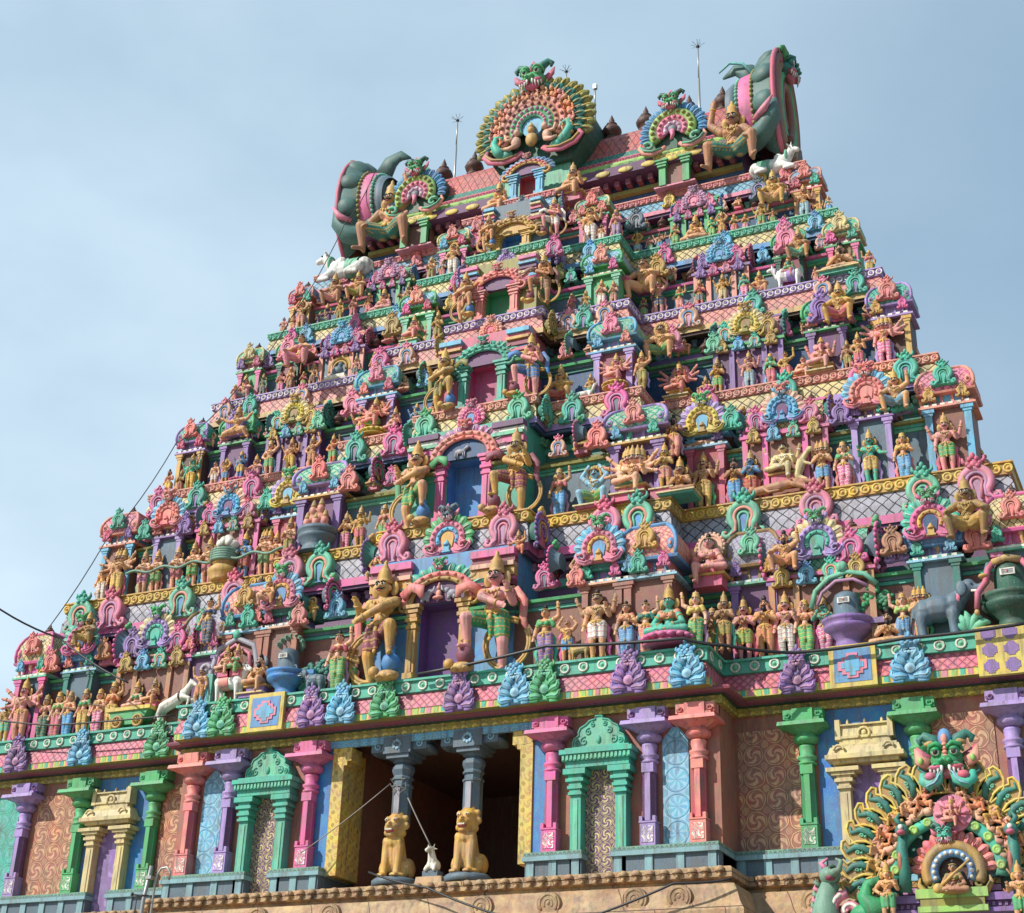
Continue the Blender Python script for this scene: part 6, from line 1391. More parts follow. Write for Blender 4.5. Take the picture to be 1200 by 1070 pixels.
# round stone shafts on basins
def linga(px, hpx, base, shaft, label, hood=None, garland=None, dz=0.0, face=True):
    p, h = stand_at(0, px, hpx); r = empty('stone_emblem', p + Vector((0, .1, dz))); s = h / 2.0
    b = MB(); b.lathe([(.48, 0), (.5, .08), (.4, .14), (.36, .34), (.55, .5), (.68, .62), (.7, .72), (.62, .76), (.72, .82), (.74, .92), (.6, .95)], seg=22); b.box(.3, 1.15, -.16, .16, .74, .9); put(b, 'basin', [base], r, sc=s)
    b = MB(); b.lathe([(.46, .9), (.44, 1.0), (.38, 1.02), (.37, 1.55), (.33, 1.68), (.2, 1.77), (0, 1.8)], seg=20); put(b, 'shaft', [shaft], r, sc=s)
    b = MB(); b.box(-.17, .17, -.40, -.33, 1.36, 1.52, 0)
    for z in (1.40, 1.44, 1.48): b.box(-.13, .13, -.407, -.4, z - .012, z + .012, 1)
    b.ell((0, -.41, 1.44), (.025, .012, .03), 2, 7, 5); put(b, 'forehead_mark', ['ivory', 'grey', 'red'], r, sc=s)
    if hood:
        b = MB()
        for i in range(7): a = R_(30 + 20 * i); b.tube([(.3 * math.cos(a), .28, 1.6 + .2 * math.sin(a)), (.5 * math.cos(a), .2, 1.72 + .42 * math.sin(a)), (.58 * math.cos(a), .0, 1.78 + .55 * math.sin(a)), (.56 * math.cos(a), -.12, 1.74 + .5 * math.sin(a))], [.06, .1, .09, .05], 7, 0, flat=.6)
        put(b, 'serpent_hood', [hood], r, sc=s)
    if garland:
        b = MB()
        for q in (1, -1): b.tube([(q * .32, -.3, 1.72), (q * .44, -.34, 1.55), (q * .52, -.42, 1.2), (q * .70, -.5, .95), (q * .76, -.5, .55)], [.07, .075, .075, .075, .06], 8, 0); b.ell((q * .76, -.5, .47), (.065, .065, .08), 1); b.ell((q * .55, -.4, 1.38), (.12, .12, .06), 1)
        b.tube([(-.32, -.3, 1.72), (0, -.34, 1.8), (.32, -.3, 1.72)], .09, 8, 1); put(b, 'garland', [garland, 'gold'], r, sc=s)
    tag(r, label, 'stone emblem'); return p, s
p, s = linga(992, 80, 'purple', 'slate', 'dark round stone shaft on a purple basin under a serpent hood and green arch', 'mauve', None)
b = MB(); b.tube([(-.95, 0, 1.35), (-.8, 0, 1.85), (-.4, 0, 2.2), (.1, 0, 2.32), (.6, 0, 2.2), (.95, 0, 1.85)], .075, 8, 0, flat=.7); b.tube([(-.75, -.06, 1.4), (-.6, -.06, 1.75), (-.2, -.06, 2.05), (.3, -.06, 2.05), (.7, -.06, 1.8)], .05, 7, 1); b.ell((.0, -.05, 2.48), (.16, .1, .16)); o = put(b, 'canopy_arch', ['mint', 'mauve'], loc=p + Vector((0, -.12, 0)), sc=s); tag(o, 'mint and mauve plaster arch curving over the purple round basin', 'arch')
linga(1185, 96, 'dkgreen', 'dkgreen', 'large dark green round stone shaft with hanging garlands above the pierced yellow panel', None, 'rose')
linga(335, 66, 'royal', 'slate', 'small dark stone shaft on a blue basin with pale green serpent hood', 'sage', None)
def leafy(px, label, trunk, canopy, hp=72, pal='doorgreen'):
    p, h = stand_at(0, px, hp); r = empty('tree_sculpture', p + Vector((0, .25, 0))); b = MB(); b.tube([(.35, 0, 0), (.3, 0, h * .45), (.05, 0, h * .7), (-.25, 0, h * .75)], [.12, .1, .08, .05], 8); b.tube([(.3, 0, h * .4), (-.05, 0, h * .45), (-.35, 0, h * .4)], [.07, .05, .04], 7); put(b, 'trunk', [trunk], r)
    b = MB(); q = random.Random(int(px))
    for cx, cz, R in ((-.35, h * .82, .3), (.05, h * .9, .3), (-.6, h * .72, .26), (.3, h * .82, .22), (-.4, h * .45, .24), (-.6, h * .4, .16)):
        for i in range(34):
            a, e = q.uniform(0, 2 * PI), q.uniform(-1, 1); d = Vector((math.cos(a) * math.sqrt(1 - e * e), -abs(math.sin(a)) * math.sqrt(1 - e * e) * .6, e)); c = Vector((cx, 0, cz)) + d * R; b.ell(c, (.085, .06, .07), 0, 6, 4)
    put(b, 'crown', [canopy], r); tag(r, label, 'tree sculpture')
leafy(1022, 'plaster tree with brown trunk and clumped green leaves behind the seated praying sage', 'brown', 'doorgreen')
leafy(374, 'plaster tree fronds above the five crowned heads on a round grey pedestal', 'brown', 'dkteal', 34)
# animals and smaller groups
def small(name, mbs, loc, s, label, cat, rz=0):
    r = empty(name, loc, rz)
    for n_, mb, cols, vox in mbs:
        if vox: blobobj(n_, mb, cols, r, vox, sc=s)
        else: put(mb, n_, cols, r, sc=s)
    return tag(r, label, cat)
b = MB(); cap(b, (-.2, 0, .38), .12, (.2, 0, .42), .11); cap(b, (-.25, 0, .42), .08, (-.36, 0, .7), .06); cap(b, (-.36, 0, .74), .065, (-.5, -.03, .68), .04)
for x in (-.2, .2):
    for q in (1, -1): cap(b, (x, q * .07, .32), .05, (x, q * .07, .03), .03)
for q in (1, -1): cap(b, (-.32, q * .04, .8), .025, (-.28, q * .08, .95), .012)
p, h = stand_at(0, 681, 24); small('deer_statue', [('body', b, 'ochre', .022)], p + Vector((0, -.05, 0)), .9, 'golden deer statue at the knees of the four-armed standing man in white shorts', 'deer')
p, h = stand_at(1, 266, 60); b = MB(); b.lathe([(.3, 0), (.42, .05), (.38, .1), (.5, .25), (.52, .4), (.36, .55), (.34, .62), (.46, .68)], seg=20); c = MB()
for i in range(5): c.tube([((.44 - .0 * i) * math.cos(t), (.44) * math.sin(t), .72 + .08 * i + .02 * math.sin(t)) for t in [2 * PI * j / 20 for j in range(20)]], .055, 7, closed=True, up=(0, 0, 1))
e = MB(); rr = random.Random(2)
for i in range(26): a = rr.uniform(0, 2 * PI); q = rr.uniform(0, .34); e.ell((q * math.cos(a), q * math.sin(a), 1.22 + .3 * (1 - q / .4) * rr.uniform(.5, 1.2)), (.15, .14, .15), 0, 9, 6)
small('churning_pot', [('pot', b, ['gold'], 0), ('coiled_snake', c, ['sage'], 0), ('stones', e, ['ivory'], 0)], p + Vector((0, -.1, 0)), h / 1.75, 'golden pot wound with a grey-green snake and heaped with white round stones', 'pot')
c = MB(); y0 = LED[1]['W'] + .12; z0 = LED[1]['zt'] + .75; pts = []
for i in range(40):
    px = 150 + (345 - 150) * i / 39; x = xat(px, y0, z0); pts.append((x, y0 - .1, z0 + .07 * math.sin(i * .9)))
c.tube(pts, .045, 8, up=(0, 0, 1)); o = put(c, 'rope_snake', ['sage']); tag(o, 'long grey-green snake pulled like a rope by men beside the golden pot', 'snake')
p, h = stand_at(1, 374, 68); b = MB(); b.lathe([(.62, 0), (.5, .1), (.42, .3), (.56, .45), (.6, .55), (.5, .6), (.62, .66), (.6, .78), (.4, .8)], seg=20); c = MB(); cg = MB()
for i, (x, z) in enumerate(((-.3, 1.0), (0, .98), (.3, 1.0), (-.12, 1.35), (.14, 1.38))): c.ell((x, -.2, z), (.12, .12, .16)); c.ell((x, -.15, z - .2), (.15, .11, .12)); cg.lathe([(.11, 0), (.09, .08), (.05, .2), (0, .26)], (x, -.18, z + .1), 9)
small('many_headed_bust', [('pedestal', b, ['slate'], 0), ('heads', c, 'salmon', .03), ('crowns', cg, ['ochre'], 0)], p, h / 1.8, 'five crowned salmon heads clustered on a round grey stone pedestal under tree fronds', 'sculpture')
# white lion-headed figure with prey, towards the peacock archway
p, h = stand_at(1, 917, 74); tag(place_figure('seated_statue', p + Vector((0, .15, .5)), h * .74, 'lalita_four', 'cream', 'brown', crown='mane', gold='ivory'), 'cream lion-maned seated statue above a reclining brown body under the blue gable', 'statue', 'statues standing on the ledges')
b = MB(); cap(b, (-.75, 0, .25), .14, (-.1, 0, .3), .17); cap(b, (-.1, 0, .3), .15, (.4, 0, .38), .12); cap(b, (.4, 0, .38), .11, (.85, -.02, .3), .07); cap(b, (.3, -.05, .3), .1, (.7, -.1, .12), .07); b.ell((-.95, 0, .3), (.13, .12, .13)); cap(b, (-.6, -.1, .28), .07, (-.4, -.2, .08), .05); cap(b, (-.4, -.2, .08), .05, (-.1, -.2, .1), .04); cap(b, (-.7, .05, .3), .06, (-1.0, .0, .08), .05)
small('reclining_statue', [('body', b, 'fawn', .03)], p + Vector((.05, -.15, .05)), .95, 'brown reclining body statue lying below the cream lion-maned figure', 'statue')
b = MB(); cap(b, (0, 0, .5), .15, (.15, 0, .95), .17); cap(b, (.15, 0, 1.0), .12, (.4, 0, 1.35), .08); b.ell((.45, 0, 1.4), (.12, .09, .1)); cap(b, (.2, -.05, .95), .07, (.5, -.1, .8), .05); cap(b, (0, 0, .45), .12, (.3, -.05, .3), .08); cap(b, (.3, -.05, .3), .07, (.05, -.05, .05), .05)
small('lion_statue', [('body', b, 'cream', .03)], p + Vector((.42, -.05, .2)), .85, 'cream rearing lion statue beside the three-headed praying figure', 'lion')
p, h = stand_at(3, 397, 36); b = MB(); b.box(-.5, .5, -.3, .3, 0, .1, 0); b.box(-.42, .42, -.26, .28, .1, .25, 1); c = MB(); c.tube([(x_, .15, .7 + z) for x_, _, z in arc(.45, R_(-20), R_(200), 16)], .12, 7); c.tube([(x_, .08, .7 + z) for x_, _, z in arc(.28, R_(-20), R_(200), 14)], .05, 6); e = MB(); e.ell((0, -.05, .5), (.25, .16, .2)); e.ell((.14, -.1, .72), (.1, .09, .11)); e.tube([(-.15, 0, .5), (-.35, 0, .42)], [.1, .04], 6)
small('bird_throne', [('plinth', b, ['cream', 'ivory'], 0), ('arch', c, ['ochre'], 0), ('bird', e, 'slate', .03)], p, .95, 'dark bird sculpture under a golden scrolled arch on a cream plinth', 'sculpture')
b = MB(); b.lathe([(.0, .1), (.3, .08), (.62, .0), (.6, -.04), (.3, .03), (0, .05)], seg=18); c = MB(); c.tube([(0, 0, -.9), (0, 0, .0)], .03, 6); p, h = stand_at(3, 354, 30); small('parasol', [('canopy', b, ['brown'], 0), ('stick', c, ['tan'], 0)], p + Vector((0, -.15, 1.35)), .8, 'brown plaster parasol over two small brown standing figures', 'parasol')
b = MB(); cap(b, (-.3, 0, .3), .13, (.25, 0, .33), .12); cap(b, (.3, 0, .38), .08, (.42, -.02, .62), .06); b.ell((.48, -.03, .66), (.1, .07, .07))
for x in (-.28, .24):
    for q in (1, -1): cap(b, (x, q * .08, .25), .055, (x, q * .08, .03), .035)
p, h = stand_at(2, 685, 22); small('calf_statue', [('body', b, 'white', .025)], p, .8, 'small white calf statue beside the gold seated figure near the crimson doorway', 'calf')
b = MB()
for i in range(5): a = R_(30 + 30 * i); b.tube([(0, 0, 0), (.2 * math.cos(a), -.05, .3 * math.sin(a)), (.38 * math.cos(a), -.08, .42 * math.sin(a)), (.42 * math.cos(a) + .06, -.08, .34 * math.sin(a))], [.08, .1, .08, .03], 7)
p, h = stand_at(0, 1137, 30); small('leaf_clump', [('leaves', b, ['mint'], 0)], p + Vector((0, -.15, .05)), 1.2, 'mint green curled leaf clump under the grey elephant statue', 'leaf sculpture')

# ------------------------------------------------------------ porch columns with lions
def lion_pillar(px, label):
    x = xat(px, .2, 0); r = empty('lion_pillar', (x, .25, -.6)); z = 0
    b = MB(); b.lathe([(.62, 0), (.62, .14), (.55, .2)], seg=20); put(b, 'plinth', ['slate'], r)
    b = MB(); zb = .2
    b.ell((0, .1, zb + .35), (.34, .36, .36)); cap(b, (0, .0, zb + .5), .3, (0, -.1, zb + 1.0), .25); b.ell((0, -.14, zb + 1.38), (.3, .28, .34)); b.ell((0, -.36, zb + 1.28), (.2, .2, .14)); b.ell((0, -.34, zb + 1.1), (.16, .16, .09)); cap(b, (0, -.48, zb + 1.40), .06, (0, -.53, zb + 1.34), .08)
    for q in (1, -1):
        cap(b, (q * .18, -.2, zb + .85), .14, (q * .19, -.3, zb + .1), .10); b.ell((q * .19, -.38, zb + .06), (.12, .16, .08)); b.ell((q * .33, .08, zb + .28), (.16, .3, .28)); b.ell((q * .3, -.22, zb + .06), (.11, .16, .07)); b.ell((q * .27, -.1, zb + 1.58), (.08, .07, .09)); b.ell((q * .13, -.36, zb + 1.5), (.09, .08, .06))
        for t in range(3): b.ell((q * .19 + (t - 1) * .065, -.52, zb + .045), (.035, .04, .04))
    for t in range(9): a = R_(-150 + 37 * t); b.ell((.3 * math.cos(a), -.1 + .05 * math.sin(a), zb + 1.38 + .33 * math.sin(a)), (.09, .1, .1))
    for t in range(5): b.ell(((t - 2) * .11, -.34 + abs(t - 2) * .03, zb + .94), (.07, .06, .13))
    blobobj('lion', b, 'gold', r, .028)
    b = MB(); b.ell((0, -.45, zb + 1.19), (.14, .1, .045), 0)
    for q in (1, -1): b.ell((q * .12, -.44, zb + 1.49), (.05, .03, .035), 1); b.ell((q * .12, -.465, zb + 1.485), (.022, .015, .02), 2); b.ell((q * .04, -.58, zb + 1.37), (.02, .015, .015), 2)
    for t in range(6): b.box(-.1 + .035 * t, -.075 + .035 * t, -.55, -.52, zb + 1.2, zb + 1.235, 1)
    put(b, 'face_paint', ['red', 'ivory', 'black'], r)
    b = MB(); b.lathe([(.26, 1.6), (.26, 2.62), (.29, 2.64), (.29, 2.7), (.24, 2.72), (.24, 2.82), (.29, 2.85), (.29, 2.9), (.25, 2.95), (.31, 3.1), (.3, 3.2), (.22, 3.28), (.3, 3.32), (.3, 3.38)], (0, .1, 0), 8, 0, rot=PI / 8, smooth=False)
    b.box(-.08, .08, -.2, -.1, 1.9, 2.6, 1); put(b, 'shaft', ['slate', 'ltgrey'], r)
    b = MB(); b.box(-.34, .34, -.3, .5, 3.38, 3.52); b.box(-.42, .42, -.36, .55, 3.5, 3.95)
    for q in (1, -1):
        b.box(q * .6 - .24, q * .6 + .24, -.25, .45, 3.58, 3.9); b.ell((q * .82, .1, 3.66), (.12, .36, .12)); b.tube([(q * (.62 + x_), -.26, 3.74 + z_) for x_, _, z_ in spiral((0, 0), .02, .12, 0, 1.2, 10)], .022, 5, 1)
    for t in range(8): a = R_(45 * t); b.ell((.11 * math.cos(a), -.37, 3.73 + .11 * math.sin(a)), (.05, .02, .05), 1, 7, 5)
    b.ell((0, -.37, 3.73), (.04, .03, .04), 0, 7, 5); put(b, 'capital', ['slate', 'ltblue'], r); tag(r, label, 'lion pillar')
lion_pillar(463, 'grey porch column on a seated yellow lion, the one beside the sandstone inner wall'); lion_pillar(548, 'grey porch column on a seated yellow lion with wide red mouth, against the dark interior')
x = xat(505, .0, -.2); r = empty('bull_figure', (x, .1, -.6)); b = MB(); b.box(-.5, .5, -.3, .4, 0, .22, 0, .03); b.box(-.28, .28, -.2, .25, .22, .42, 1); put(b, 'plinth', ['stone', 'slate'], r)
b = MB(); b.ell((0, .05, .62), (.24, .28, .24)); cap(b, (0, -.05, .75), .17, (-.02, -.12, 1.05), .12); b.ell((-.04, -.18, 1.12), (.12, .16, .11)); cap(b, (-.05, -.22, 1.1), .09, (-.07, -.36, 1.06), .07)
for q in (1, -1): cap(b, (q * .12, -.15, .55), .09, (q * .16, -.22, .46), .07); cap(b, (q * .09 - .03, -.12, 1.2), .03, (q * .13 - .03, -.12, 1.3), .015); cap(b, (q * .12 - .03, -.1, 1.15), .03, (q * .2 - .03, -.08, 1.14), .02)
blobobj('body', b, 'ivory', r, .025); r.scale = (.78,) * 3; tag(r, 'small white seated bull figure on a grey plinth between the two lion columns', 'bull')

# ------------------------------------------------------------ peacock archway in front of the tower
AY = -7.0; AO = at(1115, 1010, AY); AR = empty('archway', (AO.x, AY, GZ)); tag(AR, 'colourful plaster archway crowned by a green horned monster mask, standing before the tower', 'archway')
def AP(px, py, d=0.0): return at(px, py, AY - d) - Vector((AO.x, AY, GZ))
AC = AP(1115, 1018)
b = MB(); b.box(-2.3, 2.3, .1, 2.2, AC.z - 2.6, AC.z - .8, 0); b.box(-2.5, 2.5, -.1, 2.3, AC.z - 1.05, AC.z - .72, 1)
for s in (1, -1): b.box(s * 1.8 - .45, s * 1.8 + .45, 0, 2.1, 0, AC.z - 2.6, 2); b.box(s * 1.8 - .6, s * 1.8 + .6, -.15, 2.2, 0, .5, 1)
put(b, 'gateway', ['brown', 'teal', 'coral'], AR)
b = MB(); b.prism([(1.72 * math.cos(R_(t)), 1.68 * math.sin(R_(t))) for t in range(-25, 206, 10)] + [(-1.6, -1.3), (1.6, -1.3)], 0, .9, 0, bev=.02); put(b, 'backing', ['dkteal'], AR, loc=(AC.x, -.05, AC.z))
def lobes(n, r):
    b = MB()
    for i in range(n):
        a = R_(-28 + 236 * (i + .5) / n); sg = 1 if math.cos(a) > 0 else -1; d = Vector((math.cos(a), math.sin(a))); t = Vector((-d.y, d.x)) * sg
        pl = [d * (r + p) + t * q for p, q in ((-.3, -.1), (-.3, .16), (-.1, .22), (.06, .2), (.2, .12), (.27, .2), (.34, .16), (.33, .02), (.24, -.1), (.08, -.19), (-.12, -.17))]
        if sg < 0: pl = pl[::-1]
        b.prism([(q.x, q.y) for q in pl], -.1, .12 + .01 * (i % 2), 0, bev=.1)
        b.tube([(q.x * 1.0, -.1, q.y) for q in pl], .028, 5, 2, closed=True)
        ln = [d * (r + p) + t * q for p, q in ((-.26, .0), (-.05, .1), (.1, .08), (.22, -.02), (.28, .08))]; b.tube([(q.x, -.12, q.y) for q in ln], [.05, .07, .06, .04, .02], 6, 1, flat=.6)
    return put(b, 'leaf_fan', ['ochre', 'dkteal', 'yellow'], AR, loc=(AC.x, -.18, AC.z))
lobes(21, 1.6)
def curls(n, r, col, sc, name):
    b = MB()
    for i in range(n):
        a = R_(-28 + 236 * (i + .5) / n); sg = 1 if math.cos(a) > 0 else -1; c = (r * math.cos(a), r * math.sin(a))
        b.tube([(x, -.02, z) for x, _, z in spiral(c, .01, .07 * sc, a, sg * -1.1, 10)], [.028 * sc] * 11, 6, 0); c2 = ((r - .13 * sc) * math.cos(a), (r - .13 * sc) * math.sin(a)); b.ell((c2[0], -.02, c2[1]), (.05 * sc, .05, .05 * sc), 0, 7, 5)
    return put(b, name, [col], AR, loc=(AC.x, -.28, AC.z))
curls(21, 1.62, 'mint', .56, 'curl_trim')['kind'] = 'stuff'
FB = figure('squat_up', False, 'none', 'short', False, 1); FJ = FB['face_paint']
for i in range(17):
    a = R_(-18 + 216 * i / 16)
    if abs(math.degrees(a) - 90) < 9: continue
    p = (AC.x + 1.36 * math.cos(a), -.34, AC.z + 1.34 * math.sin(a) - .02); sc = .56; fl = -1 if math.cos(a) > 0 else 1
    c = link('cherub', FB['body'], [['orange', 'tan', 'gold'][i % 3]], AR, (p[0], p[1], p[2] - .55 * sc), 0, (fl * sc, sc, sc)); c.rotation_euler = (0, -(a - PI / 2) * -.35, 0)
    link('face_paint', FJ, ['black', 'white', 'red'], c)
@cached
def swan_mesh():
    b = MB(); b.ell((0, 0, 0), (.13, .09, .085), 0, 9, 6); b.tube([(-.1, -.02, .03), (-.17, -.03, .1), (-.13, -.04, .19), (-.19, -.05, .22), (-.25, -.05, .18)], [.06, .045, .04, .04, .012], 7); b.tube([(.06, -.05, .02), (.16, -.05, .06), (.17, -.05, .13), (.1, -.05, .13)], [.06, .05, .035, .015], 7); return b.mesh('swan')
for i in range(13):
    a = R_(4 + 172 * i / 12)
    if abs(math.degrees(a) - 90) < 10: continue
    link('swan', swan_mesh(), ['peach'], AR, (AC.x + 1.1 * math.cos(a), -.3, AC.z + 1.0 * math.sin(a)), 0, (1 if math.cos(a) < 0 else -1, 1, 1))
link('arch', band_mesh(.92, .12, 0, -12, 192), ['teal', 'teal'], AR, (AC.x, -.25, AC.z - .05), 0, (1.0, 1, .92))
b = MB()
for i in range(11): a = R_(0 + 180 * i / 10); b.lathe([(.085, 0), (.085, .04), (.05, .06), (.04, .04), (0, .07)], (0, 0, 0), 12); n = len(b.v) - 60; b.v[n:] = [(.92 * math.cos(a) + x, -.1 - z, .85 * math.sin(a) + y) for x, y, z in b.v[n:]]
put(b, 'arch_discs', ['lime'], AR, loc=(AC.x, -.26, AC.z - .05))['kind'] = 'stuff'
b = MB()
for i, (h, hh, q) in enumerate(((-.2, .1, 'a'), (-.08, .1, 'b'), (.04, .12, 'c'), (.18, .12, 'a'), (.32, .14, 'b'))): b.box(-.85, .85, -.12 + .02 * i, .1, h - .25, h - .25 + hh, i % 3)
put(b, 'tympanum', ['mauve', lattice('ochre', 'dkbrown', .16), 'ltblue'], AR, loc=(AC.x, -.1, AC.z))
IC = AP(1119, 1022, .35)
link('feather_fan', fan_mesh(13, .66, 1.02, 0, 180), ['coral', 'pink'], AR, tuple(IC), 0, (.72, .8, .72)); link('arch', band_mesh(.6, .13, 0, -28, 208), ['ochre', 'ochre'], AR, tuple(IC + Vector((0, -.05, 0))), 0, (.78, 1.0, .74)); link('arch', band_mesh(.42, .1, 13, -28, 208), ['blue', 'ivory'], AR, tuple(IC + Vector((0, -.08, -.02))), 0, (.78, 1, .78)); link('base_scroll', scroll_mesh(), ['ochre', 'olive'], AR, tuple(IC + Vector((0, -.02, 0))), 0, (.66, .8, .66))
link('monster_face', face_mesh(), ['teal', 'white', 'black', 'rose', 'dkteal'], AR, tuple(IC + Vector((-.1, -.12, .62))), 0, .5)
b = MB(); b.prism([(.36 * math.cos(R_(t)), .34 * math.sin(R_(t))) for t in range(0, 360, 20)], -.02, .06, 0); put(b, 'niche_panel', ['dkbrown'], AR, loc=tuple(IC + Vector((0, .0, -.05))))
F = figure('lotus', True, 'bun', 'short', False, 1)
for kx, cl_ in (('body', ['fawn']), ('garment', ['ochre']), ('jewellery', ['gold']), ('headdress', ['gold']), ('face_paint', ['black', 'white', 'red']), ('blouse', ['olive'])): link('relief_' + kx if kx in ('body',) else kx, F[kx], cl_, AR, tuple(IC + Vector((0, -.2, -.42 - F['z0'] * .95))), 0, .95)
b = MB(); b.tube([(-.24, -.33, -.32), (.0, -.36, -.12), (.32, -.33, .14)], [.035, .025, .02], 7); b.ell((-.25, -.34, -.33), (.1, .07, .09)); put(b, 'lute', ['gold'], AR, loc=tuple(IC))
b = MB(); b.prism([(.34 * math.cos(R_(t)), .34 * math.sin(R_(t))) for t in range(0, 360, 15)], 0, .1, 0)
for t in range(8): a = R_(45 * t); b.tube([(.06 * math.cos(a), -.01, .06 * math.sin(a)), (.3 * math.cos(a), -.01, .3 * math.sin(a))], [.02, .05], 5, 0)
PD = AP(1116, 953, .42); put(b, 'petal_disc', ['pink'], AR, loc=tuple(PD)); F2 = figure('lalita_four', False, 'trunk', 'short', False, 1); link('relief_seated_body', F2['body'], ['salmon'], AR, tuple(PD + Vector((0, -.12, -.3 - F2['z0'] * .62))), 0, .62); [link(q_, F2[q_], ['gold'], AR, tuple(PD + Vector((0, -.12, -.3 - F2['z0'] * .62))), 0, .62) for q_ in ('jewellery', 'headdress')]
# the crowning mask with gaping striped jaws
HC = AP(1111, 893, .3)
link('monster_mask', face_mesh(), ['doorgreen', 'white', 'black', 'rose', 'dkteal'], AR, tuple(HC), 0, 1.16)
b = MB()
for s in (1, -1):
    b.tube([(s * .12, -.28, -.2), (s * .2, -.32, -.42), (s * .4, -.3, -.52), (s * .55, -.26, -.4), (s * .56, -.24, -.22)], [.07, .12, .14, .12, .06], 9, 0, flat=.8); b.ell((s * .36, -.36, -.33), (.14, .08, .1), 1, 9, 6)
    for t in range(4): b.tube([(s * (.12 + .02 * t), -.40, -.24 - .03 * t), (s * (.22 + .02 * t), -.44, -.44 - .02 * t), (s * (.42 + .02 * t), -.42, -.54 - .01 * t)], .014, 5, 2)
    b.tube([(s * .4, -.1, .0), (s * .62, -.12, .12), (s * .7, -.1, .4)], [.16, .14, .02], 8, 3, flat=.45); b.ell((s * .58, -.2, .08), (.06, .04, .09), 4, 8, 5)
    b.tube([(s * .2, -.2, .34), (s * .32, -.22, .48), (s * .46, -.2, .44)], [.08, .07, .05], 7, 5, flat=.6)
b.ell((0, -.2, .56), (.16, .1, .24), 6, 9, 6); b.ell((0, -.29, .52), (.08, .06, .13), 3, 8, 6)
for t in range(4): b.ell((0, -.32, .12 + .09 * t), (.07, .07, .05), 3, 8, 5)
put(b, 'jaw_and_crest', ['teal', 'rose', 'ltblue', 'salmon', 'lime', 'ochre', 'blue'], AR, loc=tuple(HC + Vector((0, 0, -.05))), sc=.8)
# rails, cornice blocks, peacocks and scrolls at the sides
for s, px in ((-1, 1061), (1, 1190)):
    p = AP(px, 1015, .45); b = MB(); b.tube([(0, 0, .55), (.02 * s, -.1, .3), (0, -.1, -.1), (.04 * s, 0, -.45)], [.08, .1, .1, .12], 8, 0); b.tube([(-.05, -.1, .35), (-.05, -.18, .1), (-.05, -.1, -.25)], [.03, .05, .04], 6, 1); b.ell((0, -.05, .62), (.13, .13, .12), 0, 9, 6); b.ell((0, -.18, .56), (.08, .1, .05), 2, 8, 5); b.ell((0, -.16, .66), (.05, .04, .05), 3, 7, 5); b.tube([(0, 0, .7), (s * .1, 0, .85), (s * .02, 0, .95)], [.06, .05, .02], 6, 0); put(b, 'rail_monster', ['dkteal', 'terracotta', 'rose', 'ivory'], AR, loc=tuple(p))
p = AP(1118, 1054, .3); b = MB(); b.box(-1.15, 1.15, -.1, .3, -.05, .08, 0); b.box(-1.05, 1.05, -.02, .3, -.16, -.05, 1); b.box(-1.1, 1.1, -.06, .3, -.24, -.16, 0); b.box(-.62, .62, -.22, -.1, .0, .16, 2); b.box(-.55, .55, -.2, -.1, -.14, .0, 3); b.box(-.6, .6, -.22, -.1, -.24, -.14, 2)
for i in range(20): b.box(-1.03 + i * .105, -.98 + i * .105, -.05, -.02, -.14, -.07, 0)
put(b, 'cornice', ['purple', 'plum', 'lime', 'olive'], AR, loc=tuple(p))
for s, px in ((-1, 1022), (1, 1222)):
    p = AP(px, 1058, .45); b = MB(); b.tube([(s * -.3, 0, -.1), (0, -.1, -.12), (-s * -.1, -.12, .1), (-s * -.02, -.12, .3), (-s * .16, -.14, .36), (-s * .22, -.15, .26)], [.2, .22, .14, .1, .08, .02], 10, 0); b.ell((s * .05, -.05, -.2), (.35, .18, .2), 0, 10, 7); put(b, 'peacock', ['doorgreen'], AR, loc=tuple(p))
    b = MB(); b.tube([(x * -s, 0, z) for x, _, z in spiral((0, 0), .04, .34, R_(200), -1.3, 20)], [.09] * 21, 8, 0); b.tube([(x * -s, -.07, z) for x, _, z in spiral((0, 0), .06, .34, R_(200), -1.25, 20)], [.035] * 21, 6, 1); put(b, 'side_scroll', ['pink', 'ivory'], AR, loc=tuple(p + Vector((s * .42, 0, -.15))))
    Fm = figure('bless', False, 'tall', 'short', False, 1); q = p + Vector((-s * .33, -.2, -.45)); c = link('attendant', Fm['body'], ['tan'], AR, tuple(q), 0, (.95 * -s, .95, .95))
    for kx, cc in (('garment', 'green'), ('jewellery', 'gold'), ('headdress', 'gold')): link(kx, Fm[kx], [cc], c)
p = AP(978, 1066, .2); b = MB(); b.box(-.35, .5, -.1, 1.2, -1.2, .05, 0); b.tube([(-.05, -.15, -.5), (-.12, -.2, -.1), (-.08, -.2, .2), (.02, -.22, .45)], [.3, .27, .2, .16], 10, 0); b.ell((.02, -.26, .55), (.2, .22, .17), 0, 9, 6)
for t in range(9): b.tube([(-.36 + .02 * t, -.2, -.4 + .1 * t), (-.44 + .02 * t, -.2, -.34 + .1 * t), (-.42 + .02 * t, -.2, -.28 + .1 * t)], [.05, .04, .01], 6, 4 if t % 2 else 0); b.ell((.06, -.45, .48), (.1, .12, .05), 1, 8, 5); b.ell((.1, -.42, .62), (.06, .05, .05), 2, 8, 5); b.ell((.1, -.46, .62), (.035, .02, .035), 3, 7, 5); b.tube([(.05, -.4, .66), (.1, -.46, .70), (.17, -.42, .66)], [.03, .04, .02], 6, 0)
b.tube([(.1, -.5, .54), (.26, -.55, .6), (.3, -.55, .75), (.2, -.52, .8)], [.08, .06, .045, .02], 7, 0)
b.tube([(-.05, -.2, .68), (-.15, -.2, .8), (-.02, -.2, .88)], [.07, .05, .02], 6, 4); put(b, 'side_monster', ['sage', 'rose', 'ivory', 'black', 'pink'], AR, loc=tuple(p))

